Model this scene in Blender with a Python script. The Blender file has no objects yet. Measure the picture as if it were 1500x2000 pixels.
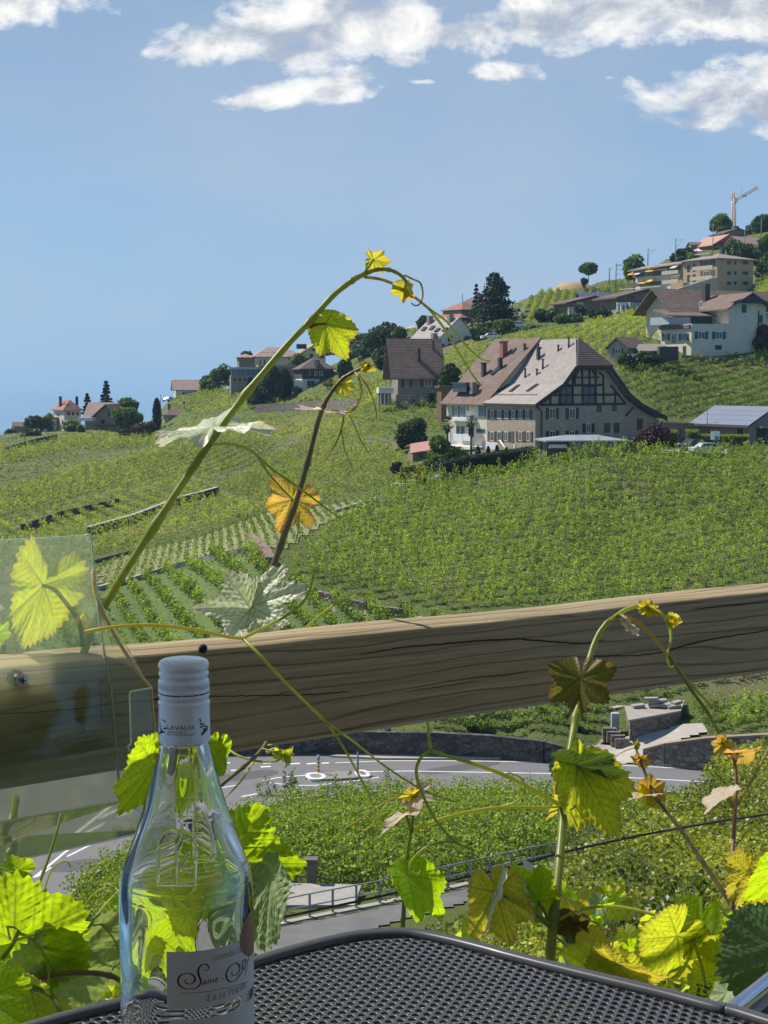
import bpy, math, random
import numpy as np
from mathutils import Vector, Matrix
from math import radians, sin, cos, tan, pi, atan2, sqrt
scene = bpy.context.scene
COL = scene.collection
random.seed(7)
RNG = np.random.default_rng(7)
# ------------------------------------------------------------------ camera
F = 3000.0
TP = 258.0 / F
CP = 1 / sqrt(1 + TP * TP)
SP = TP * CP
def ray(u, v):
 X = (u - 750) / F; Y = (1000 - v) / F
 return Vector((X, CP + Y * SP, -SP + Y * CP))
def P(u, v, Y):
 d = ray(u, v)
 return d * (Y / d.y)
def PX(p):
 f = p.y * CP - p.z * SP
 return 750 + F * p.x / f, 1000 - F * (p.y * SP + p.z * CP) / f
cam_d = bpy.data.cameras.new("camera")
cam = bpy.data.objects.new("camera", cam_d); COL.objects.link(cam)
cam_d.sensor_fit = 'VERTICAL'; cam_d.sensor_height = 24; cam_d.lens = 24 * F / 2000
cam_d.clip_start = 0.05; cam_d.clip_end = 1000000
cam.rotation_euler = (pi / 2 - math.atan(TP), 0, 0)
scene.camera = cam
# ------------------------------------------------------------------ materials
MATS = {}
def new_mat(name):
 m = bpy.data.materials.new(name); m.use_nodes = True
 nt = m.node_tree; nt.nodes.clear()
 out = nt.nodes.new('ShaderNodeOutputMaterial')
 return m, nt, out
def N(nt, typ, ins=None, **props):
 n = nt.nodes.new(typ)
 for k, v in props.items(): setattr(n, k, v)
 for k, v in (ins or {}).items():
  if isinstance(v, bpy.types.NodeSocket): nt.links.new(v, n.inputs[k])
  else:
   s = n.inputs[k]
   if s.type == 'RGBA' and len(v) == 3: v = (*v, 1)
   s.default_value = v
 return n
def ramp(nt, fac, stops):
 r = nt.nodes.new('ShaderNodeValToRGB'); nt.links.new(fac, r.inputs[0])
 cr = r.color_ramp
 while len(cr.elements) < len(stops): cr.elements.new(0.5)
 for e, (p, c) in zip(cr.elements, stops):
  e.position = p
  e.color = (*c, 1) if not isinstance(c, (int, float)) else (c, c, c, 1)
 return r.outputs[0]
def mapping(nt, stretch=(1, 1, 1), coord='Object', rot=(0, 0, 0)):
 tc = nt.nodes.new('ShaderNodeTexCoord')
 mp = N(nt, 'ShaderNodeMapping', {'Vector': tc.outputs[coord], 'Scale': stretch, 'Rotation': rot})
 return mp.outputs[0]
def mix(nt, fac, a, b, typ='MIX'):
 n = nt.nodes.new('ShaderNodeMix'); n.data_type = 'RGBA'; n.blend_type = typ
 for i, v in ((0, fac), (6, a), (7, b)):
  s = n.inputs[i]
  if isinstance(v, bpy.types.NodeSocket): nt.links.new(v, s)
  elif i == 0: s.default_value = v
  else: s.default_value = (*v, 1)
 return n.outputs[2]
def mth(nt, op, a, b=None, c=None, clamp=False):
 n = nt.nodes.new('ShaderNodeMath'); n.operation = op; n.use_clamp = clamp
 for i, v in enumerate((a, b, c)):
  if v is None: continue
  if isinstance(v, bpy.types.NodeSocket): nt.links.new(v, n.inputs[i])
  else: n.inputs[i].default_value = v
 return n.outputs[0]
def M(name, c1, c2=None, scale=3.0, rough=.85, bump=0.0, bscale=None, stretch=(1, 1, 1), metallic=0, detail=5,
 c3=None, spec=.35, coat=0):
 if name in MATS: return MATS[name]
 m, nt, out = new_mat(name)
 bs = N(nt, 'ShaderNodeBsdfPrincipled', {'Roughness': rough, 'Metallic': metallic, 'Specular IOR Level': spec, 'Coat Weight': coat})
 vec = mapping(nt, stretch)
 if c2 is None: c2 = tuple(c * .75 for c in c1)
 nz = N(nt, 'ShaderNodeTexNoise', {'Vector': vec, 'Scale': scale, 'Detail': detail, 'Roughness': .62})
 stops = [(.3, c1), (.7, c2)] if c3 is None else [(.25, c1), (.5, c2), (.75, c3)]
 nt.links.new(ramp(nt, nz.outputs[0], stops), bs.inputs['Base Color'])
 if bump:
  nb = N(nt, 'ShaderNodeTexNoise', {'Vector': vec, 'Scale': bscale or scale * 4, 'Detail': 6})
  b = N(nt, 'ShaderNodeBump', {'Strength': bump, 'Distance': .02, 'Height': nb.outputs[0]})
  nt.links.new(b.outputs[0], bs.inputs['Normal'])
 nt.links.new(bs.outputs[0], out.inputs[0])
 MATS[name] = m
 return m
def foliage(name, dark, bright, trans=.35, tcol=None, rough=.55, third=None):
 """leaf cards: colour differs leaf by leaf through the face attribute 'tint'"""
 if name in MATS: return MATS[name]
 m, nt, out = new_mat(name)
 at = N(nt, 'ShaderNodeAttribute', attribute_name='tint')
 stops = [(0, dark), (1, bright)] if third is None else [(0, dark), (.8, bright), (1, third)]
 col = ramp(nt, at.outputs['Fac'], stops)
 bs = N(nt, 'ShaderNodeBsdfPrincipled', {'Base Color': col, 'Roughness': rough, 'Specular IOR Level': .3})
 t2 = mix(nt, 1.0, col, tcol or (1.5, 1.5, .5), 'MULTIPLY')
 tr = N(nt, 'ShaderNodeBsdfTranslucent', {'Color': t2})
 mx = N(nt, 'ShaderNodeMixShader', {0: trans, 1: bs.outputs[0], 2: tr.outputs[0]})
 nt.links.new(mx.outputs[0], out.inputs[0])
 MATS[name] = m
 return m
# ------------------------------------------------------------------ object helpers
def tag(o, label=None, cat=None, group=None, kind=None):
 if label: o['label'] = label
 if cat: o['category'] = cat
 if group: o['group'] = group
 if kind: o['kind'] = kind
 return o
def empty(name, loc, label=None, cat=None, group=None, rz=0):
 o = bpy.data.objects.new(name, None); COL.objects.link(o)
 o.empty_display_size = .2
 o.location = loc; o.rotation_euler = (0, 0, rz)
 return tag(o, label, cat, group)
def link_mesh(name, me, parent=None, loc=None):
 o = bpy.data.objects.new(name, me); COL.objects.link(o)
 if parent is not None: o.parent = parent
 if loc is not None: o.location = loc
 return o
def np_mesh(name, verts, faces, mats, smooth=False, attrs=None, fattrs=None):
 """faces: (n,k) int array"""
 me = bpy.data.meshes.new(name)
 verts = np.asarray(verts, dtype=np.float32); faces = np.asarray(faces, dtype=np.int32)
 n, k = faces.shape
 me.vertices.add(len(verts)); me.vertices.foreach_set('co', verts.ravel())
 me.loops.add(n * k); me.loops.foreach_set('vertex_index', faces.ravel())
 me.polygons.add(n)
 me.polygons.foreach_set('loop_start', np.arange(n, dtype=np.int32) * k)
 me.polygons.foreach_set('loop_total', np.full(n, k, dtype=np.int32))
 if smooth: me.polygons.foreach_set('use_smooth', np.ones(n, dtype=bool))
 for nm, arr in (attrs or {}).items():
  a = me.attributes.new(nm, 'FLOAT', 'POINT'); a.data.foreach_set('value', np.asarray(arr, dtype=np.float32))
 for nm, arr in (fattrs or {}).items():
  a = me.attributes.new(nm, 'FLOAT', 'FACE'); a.data.foreach_set('value', np.asarray(arr, dtype=np.float32))
 me.update(calc_edges=True)
 for mt in (mats if isinstance(mats, (list, tuple)) else [mats]): me.materials.append(mt)
 return me
class MB:
 def __init__(s): s.v = []; s.f = []; s.sm = []
 def add(s, vs, fs, smooth=False):
  b = len(s.v); s.v += [Vector(p) for p in vs]
  s.f += [tuple(i + b for i in f) for f in fs]; s.sm += [smooth] * len(fs)
  return s
 def box(s, c, size, ax=None):
  """c centre, size full, ax optional 3 axis vectors"""
  c = Vector(c)
  ax = ax or (Vector((1, 0, 0)), Vector((0, 1, 0)), Vector((0, 0, 1)))
  h = [Vector(a) * (d / 2) for a, d in zip(ax, size)]
  vs = [c + h[0] * i + h[1] * j + h[2] * k for i in (-1, 1) for j in (-1, 1) for k in (-1, 1)]
  s.add(vs, [(0, 1, 3, 2), (4, 6, 7, 5), (0, 4, 5, 1), (2, 3, 7, 6), (0, 2, 6, 4), (1, 5, 7, 3)]); return s
 def hexa(s, lo, hi):
  """lo, hi: four bottom and four top points"""
  s.add(list(lo) + list(hi), [(3, 2, 1, 0), (4, 5, 6, 7)] + [(i, (i + 1) % 4, 4 + (i + 1) % 4, 4 + i) for i in range(4)]); return s
 def prism(s, poly, d):
  """poly list of points, extruded by vector d"""
  n = len(poly); d = Vector(d)
  s.add([Vector(p) for p in poly] + [Vector(p) + d for p in poly],
   [tuple(range(n))[::-1], tuple(range(n, 2 * n))] + [(i, (i + 1) % n, n + (i + 1) % n, n + i) for i in range(n)]); return s
 def tube(s, pts, rad, n=8, cap=True):
  pts = [Vector(p) for p in pts]; m = len(pts)
  if not hasattr(rad, '__len__'): rad = [rad] * m
  up = None; vs = []; fs = []
  for i, p in enumerate(pts):
   t = (pts[min(i + 1, m - 1)] - pts[max(i - 1, 0)]).normalized()
   if up is None:
    up = Vector((0, 0, 1)) if abs(t.z) < .9 else Vector((1, 0, 0))
   a = (up - t * up.dot(t)).normalized(); b = t.cross(a); up = a
   for k in range(n):
    w = 2 * pi * k / n
    vs.append(p + (a * cos(w) + b * sin(w)) * rad[i])
  for i in range(m - 1):
   for k in range(n):
    k2 = (k + 1) % n
    fs.append((i * n + k, i * n + k2, (i + 1) * n + k2, (i + 1) * n + k))
  if cap: fs += [tuple(range(n))[::-1], tuple(range((m - 1) * n, m * n))]
  s.add(vs, fs, True); return s
 def lathe(s, c, prof, n=24, axis=Vector((0, 0, 1))):
  """prof [(r,z)]"""
  c = Vector(c); vs = []; fs = []
  for r, z in prof:
   for k in range(n):
    w = 2 * pi * k / n; vs.append(c + Vector((r * cos(w), r * sin(w), z)))
  for i in range(len(prof) - 1):
   for k in range(n):
    k2 = (k + 1) % n
    fs.append((i * n + k, i * n + k2, (i + 1) * n + k2, (i + 1) * n + k))
  fs += [tuple(range(n))[::-1], tuple(range((len(prof) - 1) * n, len(prof) * n))]
  s.add(vs, fs, True); return s
 def build(s, name, mat, parent=None, origin=None, bevel=0):
  """verts given in world space; the parent is an unrotated or rotated Empty"""
  me = bpy.data.meshes.new(name)
  if parent is not None:
   inv = Matrix.Translation(parent_world(parent)[0]) @ parent_world(parent)[1]
   inv = inv.inverted()
   vs = [inv @ p for p in s.v]; loc = None
  else:
   org = Vector(origin) if origin is not None else sum(s.v, Vector()) / max(1, len(s.v))
   vs = [p - org for p in s.v]; loc = org
  me.from_pydata([tuple(p) for p in vs], [], s.f)
  me.polygons.foreach_set('use_smooth', s.sm)
  me.materials.append(mat)
  o = link_mesh(name, me, parent, loc)
  if bevel:
   b = o.modifiers.new('bevel', 'BEVEL'); b.width = bevel; b.segments = 2; b.limit_method = 'ANGLE'
  return o
def parent_world(o):
 loc = Vector((0, 0, 0)); R = Matrix.Identity(4)
 chain = []
 while o is not None: chain.append(o); o = o.parent
 Mw = Matrix.Identity(4)
 for c in reversed(chain):
  Mw = Mw @ Matrix.Translation(c.location) @ c.rotation_euler.to_matrix().to_4x4()
 return Mw.to_translation(), Mw.to_3x3().to_4x4()
def copy_tree(o, parent=None):
 c = o.copy(); COL.objects.link(c); c.parent = parent
 for ch in list(o.children): copy_tree(ch, c)
 return c
def catmull(pts, per=8):
 pts = [Vector(p) for p in pts]
 if len(pts) < 3: return [pts[0].lerp(pts[-1], i / per) for i in range(per + 1)]
 q = [pts[0] * 2 - pts[1]] + pts + [pts[-1] * 2 - pts[-2]]
 out = []
 for i in range(1, len(q) - 2):
  for k in range(per):
   t = k / per
   out.append(.5 * ((2 * q[i]) + (q[i + 1] - q[i - 1]) * t + (2 * q[i - 1] - 5 * q[i] + 4 * q[i + 1] - q[i + 2]) * t * t + (3 * q[i] - q[i - 1] - 3 * q[i + 1] + q[i + 2]) * t ** 3))
 out.append(pts[-1]); return out
# ------------------------------------------------------------------ terrain
CT = [ # u, v, distance
(1500,1460,40),(1400,1500,42),(1350,1560,40),(1200,1620,34),(1100,1700,30),(1000,1780,27),(900,1835,25),(1300,1750,20),
(1450,1800,14),(1100,1850,18),(1500,1600,30),(1500,1900,10),(1300,1900,13),(1650,1500,40),(1800,1700,20),
(470,1800,56.7),(700,1755,59),(1040,1680,64),(850,1715,61.5),(180,1865,53.5),(0,1900,52),(-150,1910,52),
(600,1702,63),(450,1725,61),(900,1690,65),(600,1560,95),(900,1540,98),(1200,1550,97),(1000,1600,82),(700,1620,80),(420,1650,80),
(260,1690,80),(500,1588,92),
(130,1752,77),(230,1665,84.5),(330,1620,89),(0,1850,72),(0,1612,91),(200,1560,95.5),(430,1478,106),(700,1474,106.5),
(1000,1466,107),(1200,1474,107),(1350,1520,101),(750,1520,100),(500,1530,99),(-100,1650,86),(-100,1800,74),
(300,1480,106),(100,1500,104),(-100,1520,102),(1500,1530,98),(1700,1530,98),
(850,1432,108.5),(1050,1425,109),(620,1434,108.5),(400,1440,108),(200,1440,109),(0,1440,109.5),
(900,1400,112),(1300,1400,113),(1230,1425,110),(1450,1345,118),(1500,1330,120),(1330,1410,111),(1500,1420,108),
(900,1200,133),(900,1100,150),(900,1000,170),(900,940,185),(1050,900,194),(1140,899,184),(1210,897,184),(1300,888,196),(1500,880,198),
(1500,1130,140),(1500,1000,165),(1200,1180,136),(1200,1030,163),(700,1180,138),(560,1115,149),(490,1080,155),
(560,1240,130),(300,1240,142),(200,1180,152),(0,1240,145),(200,1130,166),(200,1080,186),(0,1060,192),(400,1030,197),
(560,1000,196),(740,975,184),(800,950,192),(400,950,242),(200,990,232),(0,1000,228),(200,920,300),(0,940,285),(0,880,372),
(200,870,372),(400,870,322),(600,900,272),(600,840,312),(700,805,300),(780,865,232),(860,800,255),(0,850,430),(100,846,440),
(200,840,440),(300,832,430),(330,782,452),(400,800,402),(450,760,432),(500,780,382),(580,770,372),(650,757,362),(740,785,275),
(820,695,340),(940,662,335),(900,705,292),(1000,655,312),(1000,605,372),(1060,572,412),(1100,622,342),(1180,548,445),
(1150,645,292),(1240,705,246),(1290,693,250),(1400,695,252),(1500,655,264),(1400,765,237),(1300,770,232),(1500,745,242),
(1180,883,204),(1255,879,208),(1300,868,210),(1300,829,224),(1500,822,226),(1400,872,208),(1350,625,302),(1300,596,345),(1450,592,372),(1500,562,362),(1470,562,386),(1240,596,416),(1300,590,400),(1345,583,382),(1270,592,408),(1210,592,420),(1400,475,482),
(1500,452,485),(1300,508,472),(1500,515,425),(1700,600,300),(1700,440,480),(1700,850,200),(1700,1100,145),
(520,748,400),(620,742,375),(760,650,400),(940,625,400),(-200,1240,145),(-200,1000,230),(-200,895,400),(1050,700,262),
]
WT = [(-400,3.0,-3.4),(0,2.6,-3.2),(3,3,-3.0),(-3,3,-3.6),(0,6,-4.6),(4,6,-3.9),(-5,8,-6.5),(0,12,-7.4),(-4,14,-8.6),(-9,20,-12.0),
 (-1,20,-9.6),(-6,30,-14.0),(-14,35,-16.0),(2,36,-14.0),(-4,44,-18.0),(6,44,-16.2),(-12,46,-19.0)]
def _dom(s, Y): return np.stack([3.2 * np.asarray(s), np.log(np.asarray(Y))], -1)
cs, cy, cv = [], [], []
for u, v, Y in CT:
 p = P(u, v, Y); cs.append(p.x / p.y); cy.append(p.y); cv.append(p.z / p.y)
for x, Y, z in WT[1:]:
 cs.append(x / Y); cy.append(Y); cv.append(z / Y)
for u, v, Y in [(-200,885,400),(0,850,430),(100,846,440),(200,840,440),(300,832,430),(330,782,452),(450,760,432),(520,748,400),(650,735,400),
    (760,650,400),(940,625,400),(1000,600,400),(1060,572,412),(1180,548,445),(1300,508,472),(1400,475,482),(1500,452,485),(1700,440,480)]:
 p = P(u, v, Y)
 for dy, dz in ((70, 16), (200, 70), (500, 170)):
  cs.append(p.x / p.y); cy.append(p.y + dy); cv.append((p.z - dz) / (p.y + dy))
cs, cy, cv = map(np.array, (cs, cy, cv))
Dm = _dom(cs, cy)
def _U(r2): return np.where(r2 > 1e-12, .5 * r2 * np.log(np.maximum(r2, 1e-12)), 0)
K = _U(((Dm[:, None] - Dm[None]) ** 2).sum(-1)) + np.eye(len(Dm)) * 2e-4
Pm = np.hstack([np.ones((len(Dm), 1)), Dm])
A = np.block([[K, Pm], [Pm.T, np.zeros((3, 3))]])
W = np.linalg.solve(A, np.concatenate([cv, np.zeros(3)]))
NS, NY = 300, 420
S0, S1 = -.42, .42
SG = np.linspace(S0, S1, NS); LY = np.linspace(math.log(2.2), math.log(1100), NY)
sg, lg = np.meshgrid(SG, LY)   # rows = Y
q = np.stack([3.2 * sg.ravel(), lg.ravel()], -1)
val = np.zeros(len(q))
for i in range(0, len(q), 20000):
 r2 = ((q[i:i + 20000, None] - Dm[None]) ** 2).sum(-1)
 val[i:i + 20000] = _U(r2) @ W[:-3] + W[-3] + q[i:i + 20000] @ W[-2:]
HG = val.reshape(NY, NS) * np.exp(lg)      # heights
def gz(x, y):
 x = np.asarray(x, float); y = np.asarray(y, float)
 s = np.clip((x / y - S0) / (S1 - S0) * (NS - 1), 0, NS - 1.001); l = np.clip((np.log(y) - LY[0]) / (LY[-1] - LY[0]) * (NY - 1), 0, NY - 1.001)
 i = s.astype(int); j = l.astype(int); a = s - i; b = l - j
 return (HG[j, i] * (1 - a) * (1 - b) + HG[j, i + 1] * a * (1 - b) + HG[j + 1, i] * (1 - a) * b + HG[j + 1, i + 1] * a * b)
def G(u, v, ymin=6.0, ymax=900.0):
 """first point where the ray through (u,v) meets the ground"""
 d = ray(u, v); t = np.geomspace(ymin, ymax, 1500);
 x = d.x / d.y * t; z = d.z / d.y * t
 h = gz(x, t); below = np.nonzero(z <= h)[0]
 if len(below) == 0: return None
 k = below[0]; Y = t[k]
 if k > 0:
  a0 = z[k - 1] - h[k - 1]; a1 = h[k] - z[k]; Y = t[k - 1] + (t[k] - t[k - 1]) * a0 / max(1e-9, a0 + a1)
 return Vector((d.x / d.y * Y, Y, float(gz(d.x / d.y * Y, Y))))
def onground(x, y, dz=0): return Vector((x, y, float(gz(x, y)) + dz))
def inpoly(x, y, poly):
 x = np.asarray(x); y = np.asarray(y); c = np.zeros(x.shape, bool); n = len(poly)
 for i in range(n):
  x1, y1 = poly[i][0], poly[i][1]; x2, y2 = poly[(i + 1) % n][0], poly[(i + 1) % n][1]
  m = ((y1 > y) != (y2 > y)) & (x < (x2 - x1) * (y - y1) / ((y2 - y1) or 1e-9) + x1); c ^= m
 return c
# ------------------------------------------------------------------ road shelf
RZ = -26.2
def R(u, v, z=RZ):
 d = ray(u, v); return Vector((d.x / d.z * z, d.y / d.z * z, z))
road_px = [(-260,1790),(0,1850),(90,1795),(130,1753),(175,1715),(230,1672),(330,1632),(460,1592),(560,1562),(700,1548),(900,1541),(1100,1545),(1300,1548),(1500,1560),(1800,1590),
  (1800,1540),(1500,1512),(1377,1501),(1212,1491),(1060,1487),(960,1479),(850,1476),(640,1472),(560,1470),(430,1470),(200,1478),(0,1500),(-400,1570)]
road_w = [R(u, v) for u, v in road_px]
gx = (sg * np.exp(lg)); gy = np.exp(lg)
cen = sum(road_w, Vector()) / len(road_w)
def grow(poly, d):
 out = []; n = len(poly)
 for i, p in enumerate(poly):
  a = poly[i - 1]; b = poly[(i + 1) % n]
  t = (b - a); t.z = 0; t.normalize(); out.append(Vector((p.x + t.y * d, p.y - t.x * d, p.z)))
 return out
ar = sum(road_w[i - 1].x * road_w[i].y - road_w[i].x * road_w[i - 1].y for i in range(len(road_w)))
big = grow(road_w, 1.2 if ar > 0 else -1.2)
ins = inpoly(gx, gy, big)
HG[ins] = RZ - .12
HG = np.maximum(HG, -173.5)
def poly_sheet(name, pts, mat, kind='structure', dz=.0, parent=None, thick=0):
 mb = MB()
 if thick: mb.prism([p + Vector((0, 0, dz)) for p in pts], Vector((0, 0, -thick)))
 else: mb.add([p + Vector((0, 0, dz)) for p in pts], [tuple(range(len(pts)))])
 o = mb.build(name, mat, parent);
 if kind and parent is None: o['kind'] = kind
 return o
def tess_sheet(name, pts_xy, mat, dz=.05, step=1.0, kind='structure'):
 """drape a polygon over the ground as a fine grid"""
 xs = [p.x for p in pts_xy]; ys = [p.y for p in pts_xy]
 X = np.arange(min(xs), max(xs) + step, step); Yv = np.arange(min(ys), max(ys) + step, step)
 xx, yy = np.meshgrid(X, Yv); zz = gz(xx, np.maximum(yy, 2.3)) + dz
 idx = np.arange(xx.size).reshape(xx.shape)
 cx = (xx[:-1, :-1] + xx[1:, 1:]) / 2; cyy = (yy[:-1, :-1] + yy[1:, 1:]) / 2
 m = inpoly(cx, cyy, [(p.x, p.y) for p in pts_xy])
 f = np.stack([idx[:-1, :-1][m], idx[:-1, 1:][m], idx[1:, 1:][m], idx[1:, :-1][m]], -1)
 me = np_mesh(name, np.stack([xx, yy, zz], -1).reshape(-1, 3), f, mat, True)
 o = link_mesh(name, me)
 if kind: o['kind'] = kind
 return o
# ------------------------------------------------------------------ ground
def ground_mat():
 m, nt, out = new_mat('hill_ground')
 vec = mapping(nt)
 n1 = N(nt, 'ShaderNodeTexNoise', {'Vector': vec, 'Scale': .05, 'Detail': 6})
 n2 = N(nt, 'ShaderNodeTexNoise', {'Vector': vec, 'Scale': .9, 'Detail': 8, 'Roughness': .7})
 n3 = N(nt, 'ShaderNodeTexNoise', {'Vector': vec, 'Scale': 9, 'Detail': 6, 'Roughness': .7})
 g = ramp(nt, n2.outputs[0], [(.3, (.06, .085, .022)), (.55, (.105, .14, .036)), (.75, (.19, .19, .075))])
 g2 = mix(nt, ramp(nt, n3.outputs[0], [(.35, 0.0), (.7, 1.0)]), g, (.15, .18, .05))
 s = mix(nt, ramp(nt, n1.outputs[0], [(.56, 0.0), (.66, .55)]), g2, (.25, .19, .12))
 bs = N(nt, 'ShaderNodeBsdfPrincipled', {'Base Color': s, 'Roughness': .95, 'Specular IOR Level': .1})
 b = N(nt, 'ShaderNodeBump', {'Strength': .8, 'Distance': .25, 'Height': n3.outputs[0]})
 nt.links.new(b.outputs[0], bs.inputs['Normal']); nt.links.new(bs.outputs[0], out.inputs[0])
 return m
idx = np.arange(NY * NS).reshape(NY, NS)
fq = np.stack([idx[:-1, :-1], idx[:-1, 1:], idx[1:, 1:], idx[1:, :-1]], -1).reshape(-1, 4)
gm = np_mesh('hillside', np.stack([gx, gy, HG], -1).reshape(-1, 3), fq, ground_mat(), True)
hill = link_mesh('hillside', gm); hill['kind'] = 'structure'
def water_mat():
 m, nt, out = new_mat('lake_water')
 vec = mapping(nt, (1, 1, 1))
 nz = N(nt, 'ShaderNodeTexNoise', {'Vector': vec, 'Scale': .02, 'Detail': 6})
 bs = N(nt, 'ShaderNodeBsdfPrincipled', {'Base Color': (.03, .12, .22, 1), 'Roughness': .12, 'IOR': 1.33})
 b = N(nt, 'ShaderNodeBump', {'Strength': .15, 'Distance': 1, 'Height': nz.outputs[0]})
 nt.links.new(b.outputs[0], bs.inputs['Normal']); nt.links.new(bs.outputs[0], out.inputs[0]); return m
lk = MB();
for i in range(11):
 y0 = 300 * 1.6 ** i; y1 = 300 * 1.6 ** (i + 1)
 lk.add([(-y1 - 3000, y0, -172), (y1 + 3000, y0, -172), (y1 + 3000, y1, -172), (-y1 - 3000, y1, -172)], [(0, 1, 2, 3)])
o = lk.build('lake_water', water_mat(), origin=(0, 0, -172)); o['kind'] = 'structure'
# ------------------------------------------------------------------ road, pavement, markings
m_asph = M('asphalt', (.125, .12, .12), (.165, .16, .158), scale=.5, rough=.85, bump=.2, bscale=40, c3=(.14, .135, .132), detail=9)
m_white = M('road_paint', (.75, .75, .73), (.6, .6, .58), scale=4, rough=.7)
m_conc = M('concrete', (.40, .37, .33), (.30, .28, .25), scale=.7, rough=.9, bump=.2, bscale=20, c3=(.45, .42, .37))
m_path = M('path_asphalt', (.10, .098, .095), (.16, .155, .145), scale=.8, rough=.95, bump=.2, bscale=30)
o = poly_sheet('road', road_w, m_asph, thick=.1)
def strip(name, px, w, dz=.006):
 pts = [R(u, v, RZ) for u, v in px]; L = []; Rr = []
 for i, p in enumerate(pts):
  t = (pts[min(i + 1, len(pts) - 1)] - pts[max(i - 1, 0)]); t.normalize(); n = Vector((-t.y, t.x, 0)) * w / 2
  L.append(p + n); Rr.append(p - n)
 mb = MB(); n = len(pts)
 mb.add([p + Vector((0, 0, dz)) for p in L + Rr], [(i, i + 1, n + i + 1, n + i) for i in range(n - 1)])
 o = mb.build(name, m_white); o['kind'] = 'structure'; return o
marks = [([(66,1714),(88,1697),(130,1662),(190,1616)], .17), ([(168,1640),(205,1622),(262,1597)], .17), ([(202,1638),(252,1617)], .15),
  ([(131,1673),(177,1650)], .15), ([(72,1713),(100,1694)], .12), ([(430,1539),(460,1534)], .16), ([(472,1556),(503,1550)], .18), ([(552,1541),(581,1539)], .16),
  ([(514,1525),(540,1519),(598,1514),(660,1508),(800,1506),(1088,1511),(1377,1527),(1600,1545)], .17),
  ([(514,1525),(545,1531),(577,1534),(615,1534),(704,1524),(740,1518)], .17),
  ([(655,1490),(752,1486),(900,1486),(1097,1489),(1377,1503),(1600,1520)], .15)]
for a, b, y in ((435,449,1491),(480,494,1491),(514,529,1491),(567,586,1492),(599,618,1492),(628,643,1491),(423,439,1509),(451,467,1505),(509,529,1498)):
 marks.append(([(a, y), (b, y - 1)], .3))
for px, w in marks: strip('road_marking', px, w)
kp = [R(u, v) for u, v in [(60,1812),(90,1795),(130,1753),(175,1715),(230,1672),(330,1632),(460,1592),(560,1562),(700,1548),(900,1541),(1100,1545),(1300,1548),(1500,1560)]]
mb = MB()
for a, b in zip(kp, kp[1:]):
 t = (b - a).normalized(); n = Vector((t.y, -t.x, 0))
 mb.hexa([a - Vector((0, 0, .2)), b - Vector((0, 0, .2)), b + n * .16 - Vector((0, 0, .2)), a + n * .16 - Vector((0, 0, .2))],
   [a + Vector((0, 0, .1)), b + Vector((0, 0, .1)), b + n * .16 + Vector((0, 0, .1)), a + n * .16 + Vector((0, 0, .1))])
o = mb.build('kerb', M('kerb_stone', (.42, .38, .33), (.5, .46, .4), scale=2)); o['kind'] = 'structure'
pv = [R(u, v) for u, v in [(644,1479),(700,1471.5),(960,1478),(1000,1482),(960,1484),(750,1484)]]
poly_sheet('pavement', pv, M('pavement', (.42, .37, .30), (.33, .30, .26), scale=1, rough=.9), dz=.12, thick=.15)
isl = empty('traffic_island', R(660, 1519), 'kerbed oval traffic island in the road with a yellow and black post', 'traffic island')
def oval(c, a, b, n=28, ang=0.0):
 out = []
 for k in range(n):
  w = 2 * pi * k / n; x = a * abs(cos(w)) ** .6 * (1 if cos(w) > 0 else -1); y = b * sin(w)
  out.append(c + Vector((x * cos(ang) - y * sin(ang), x * sin(ang) + y * cos(ang), 0)))
 return out
ic = R(659, 1518); e0 = R(596, 1521); e1 = R(723, 1514); ia = (e1 - e0).length / 2; ang = atan2(e1.y - e0.y, e1.x - e0.x)
mb = MB().prism(oval(ic + Vector((0, 0, .004)), ia, .85, ang=ang), Vector((0, 0, .13))); mb.build('island_top', M('island_fill', (.2, .19, .17), (.25, .23, .2)), isl)
m_kw = M('kerb_white', (.72, .70, .66), (.6, .58, .54), scale=3)
for cx, hl in ((e0.lerp(e1, .16), ia * .3), (e0.lerp(e1, .88), ia * .22)):
 MB().prism(oval(cx + Vector((0, 0, .01)), hl, .87, ang=ang), Vector((0, 0, .16))).build('island_kerb', m_kw, isl)
 MB().prism(oval(cx + Vector((0, 0, .01)), hl - .28, .55, ang=ang), Vector((0, 0, .165))).build('island_fill', MATS['island_fill'], isl)
for u, v, a_, b_ in ((480, 1515, 2.4, 1.0), (900, 1499, 3.2, .8), (150, 1690, 1.6, .9), (640, 1541, 1.5, .5)):
 c_ = R(u, v) + Vector((0, 0, .003)); o = MB().prism(oval(c_, a_, b_, 10, ang + .3), Vector((0, 0, .002))).build('asphalt_patch', M('asphalt_patch', (.085, .083, .083), (.11, .108, .106), scale=3, rough=.9)); o['kind'] = 'structure'
post = R(622, 1514);
bl = empty('bollard', post + Vector((0, 0, .17)), 'thin post banded orange at the end of the traffic island', 'bollard')
MB().tube([post + Vector((0, 0, .17)), post + Vector((0, 0, 1.0))], .07).build('post', M('bollard_orange', (.75, .42, .12), (.6, .35, .1)), bl)
mb = MB()
for z in (.3, .55, .8): mb.tube([post + Vector((0, 0, z)), post + Vector((0, 0, z + .09))], .076)
mb.build('band', M('black', (.03, .03, .03), (.02, .02, .02)), bl)
MB().tube([post + Vector((0, 0, 1.0)), post + Vector((0, 0, 1.35))], .1).build('cap', M('post_blue', (.25, .33, .48), (.2, .28, .42)), bl)
post = R(699, 1512)
tag(MB().tube([post + Vector((0, 0, .1)), post + Vector((0, 0, 1.5))], .06).build('post', M('post_grey', (.16, .17, .19), (.12, .13, .15))), 'slim dark grey post at the narrow end of the traffic island', 'post').name = 'road_post'
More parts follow.
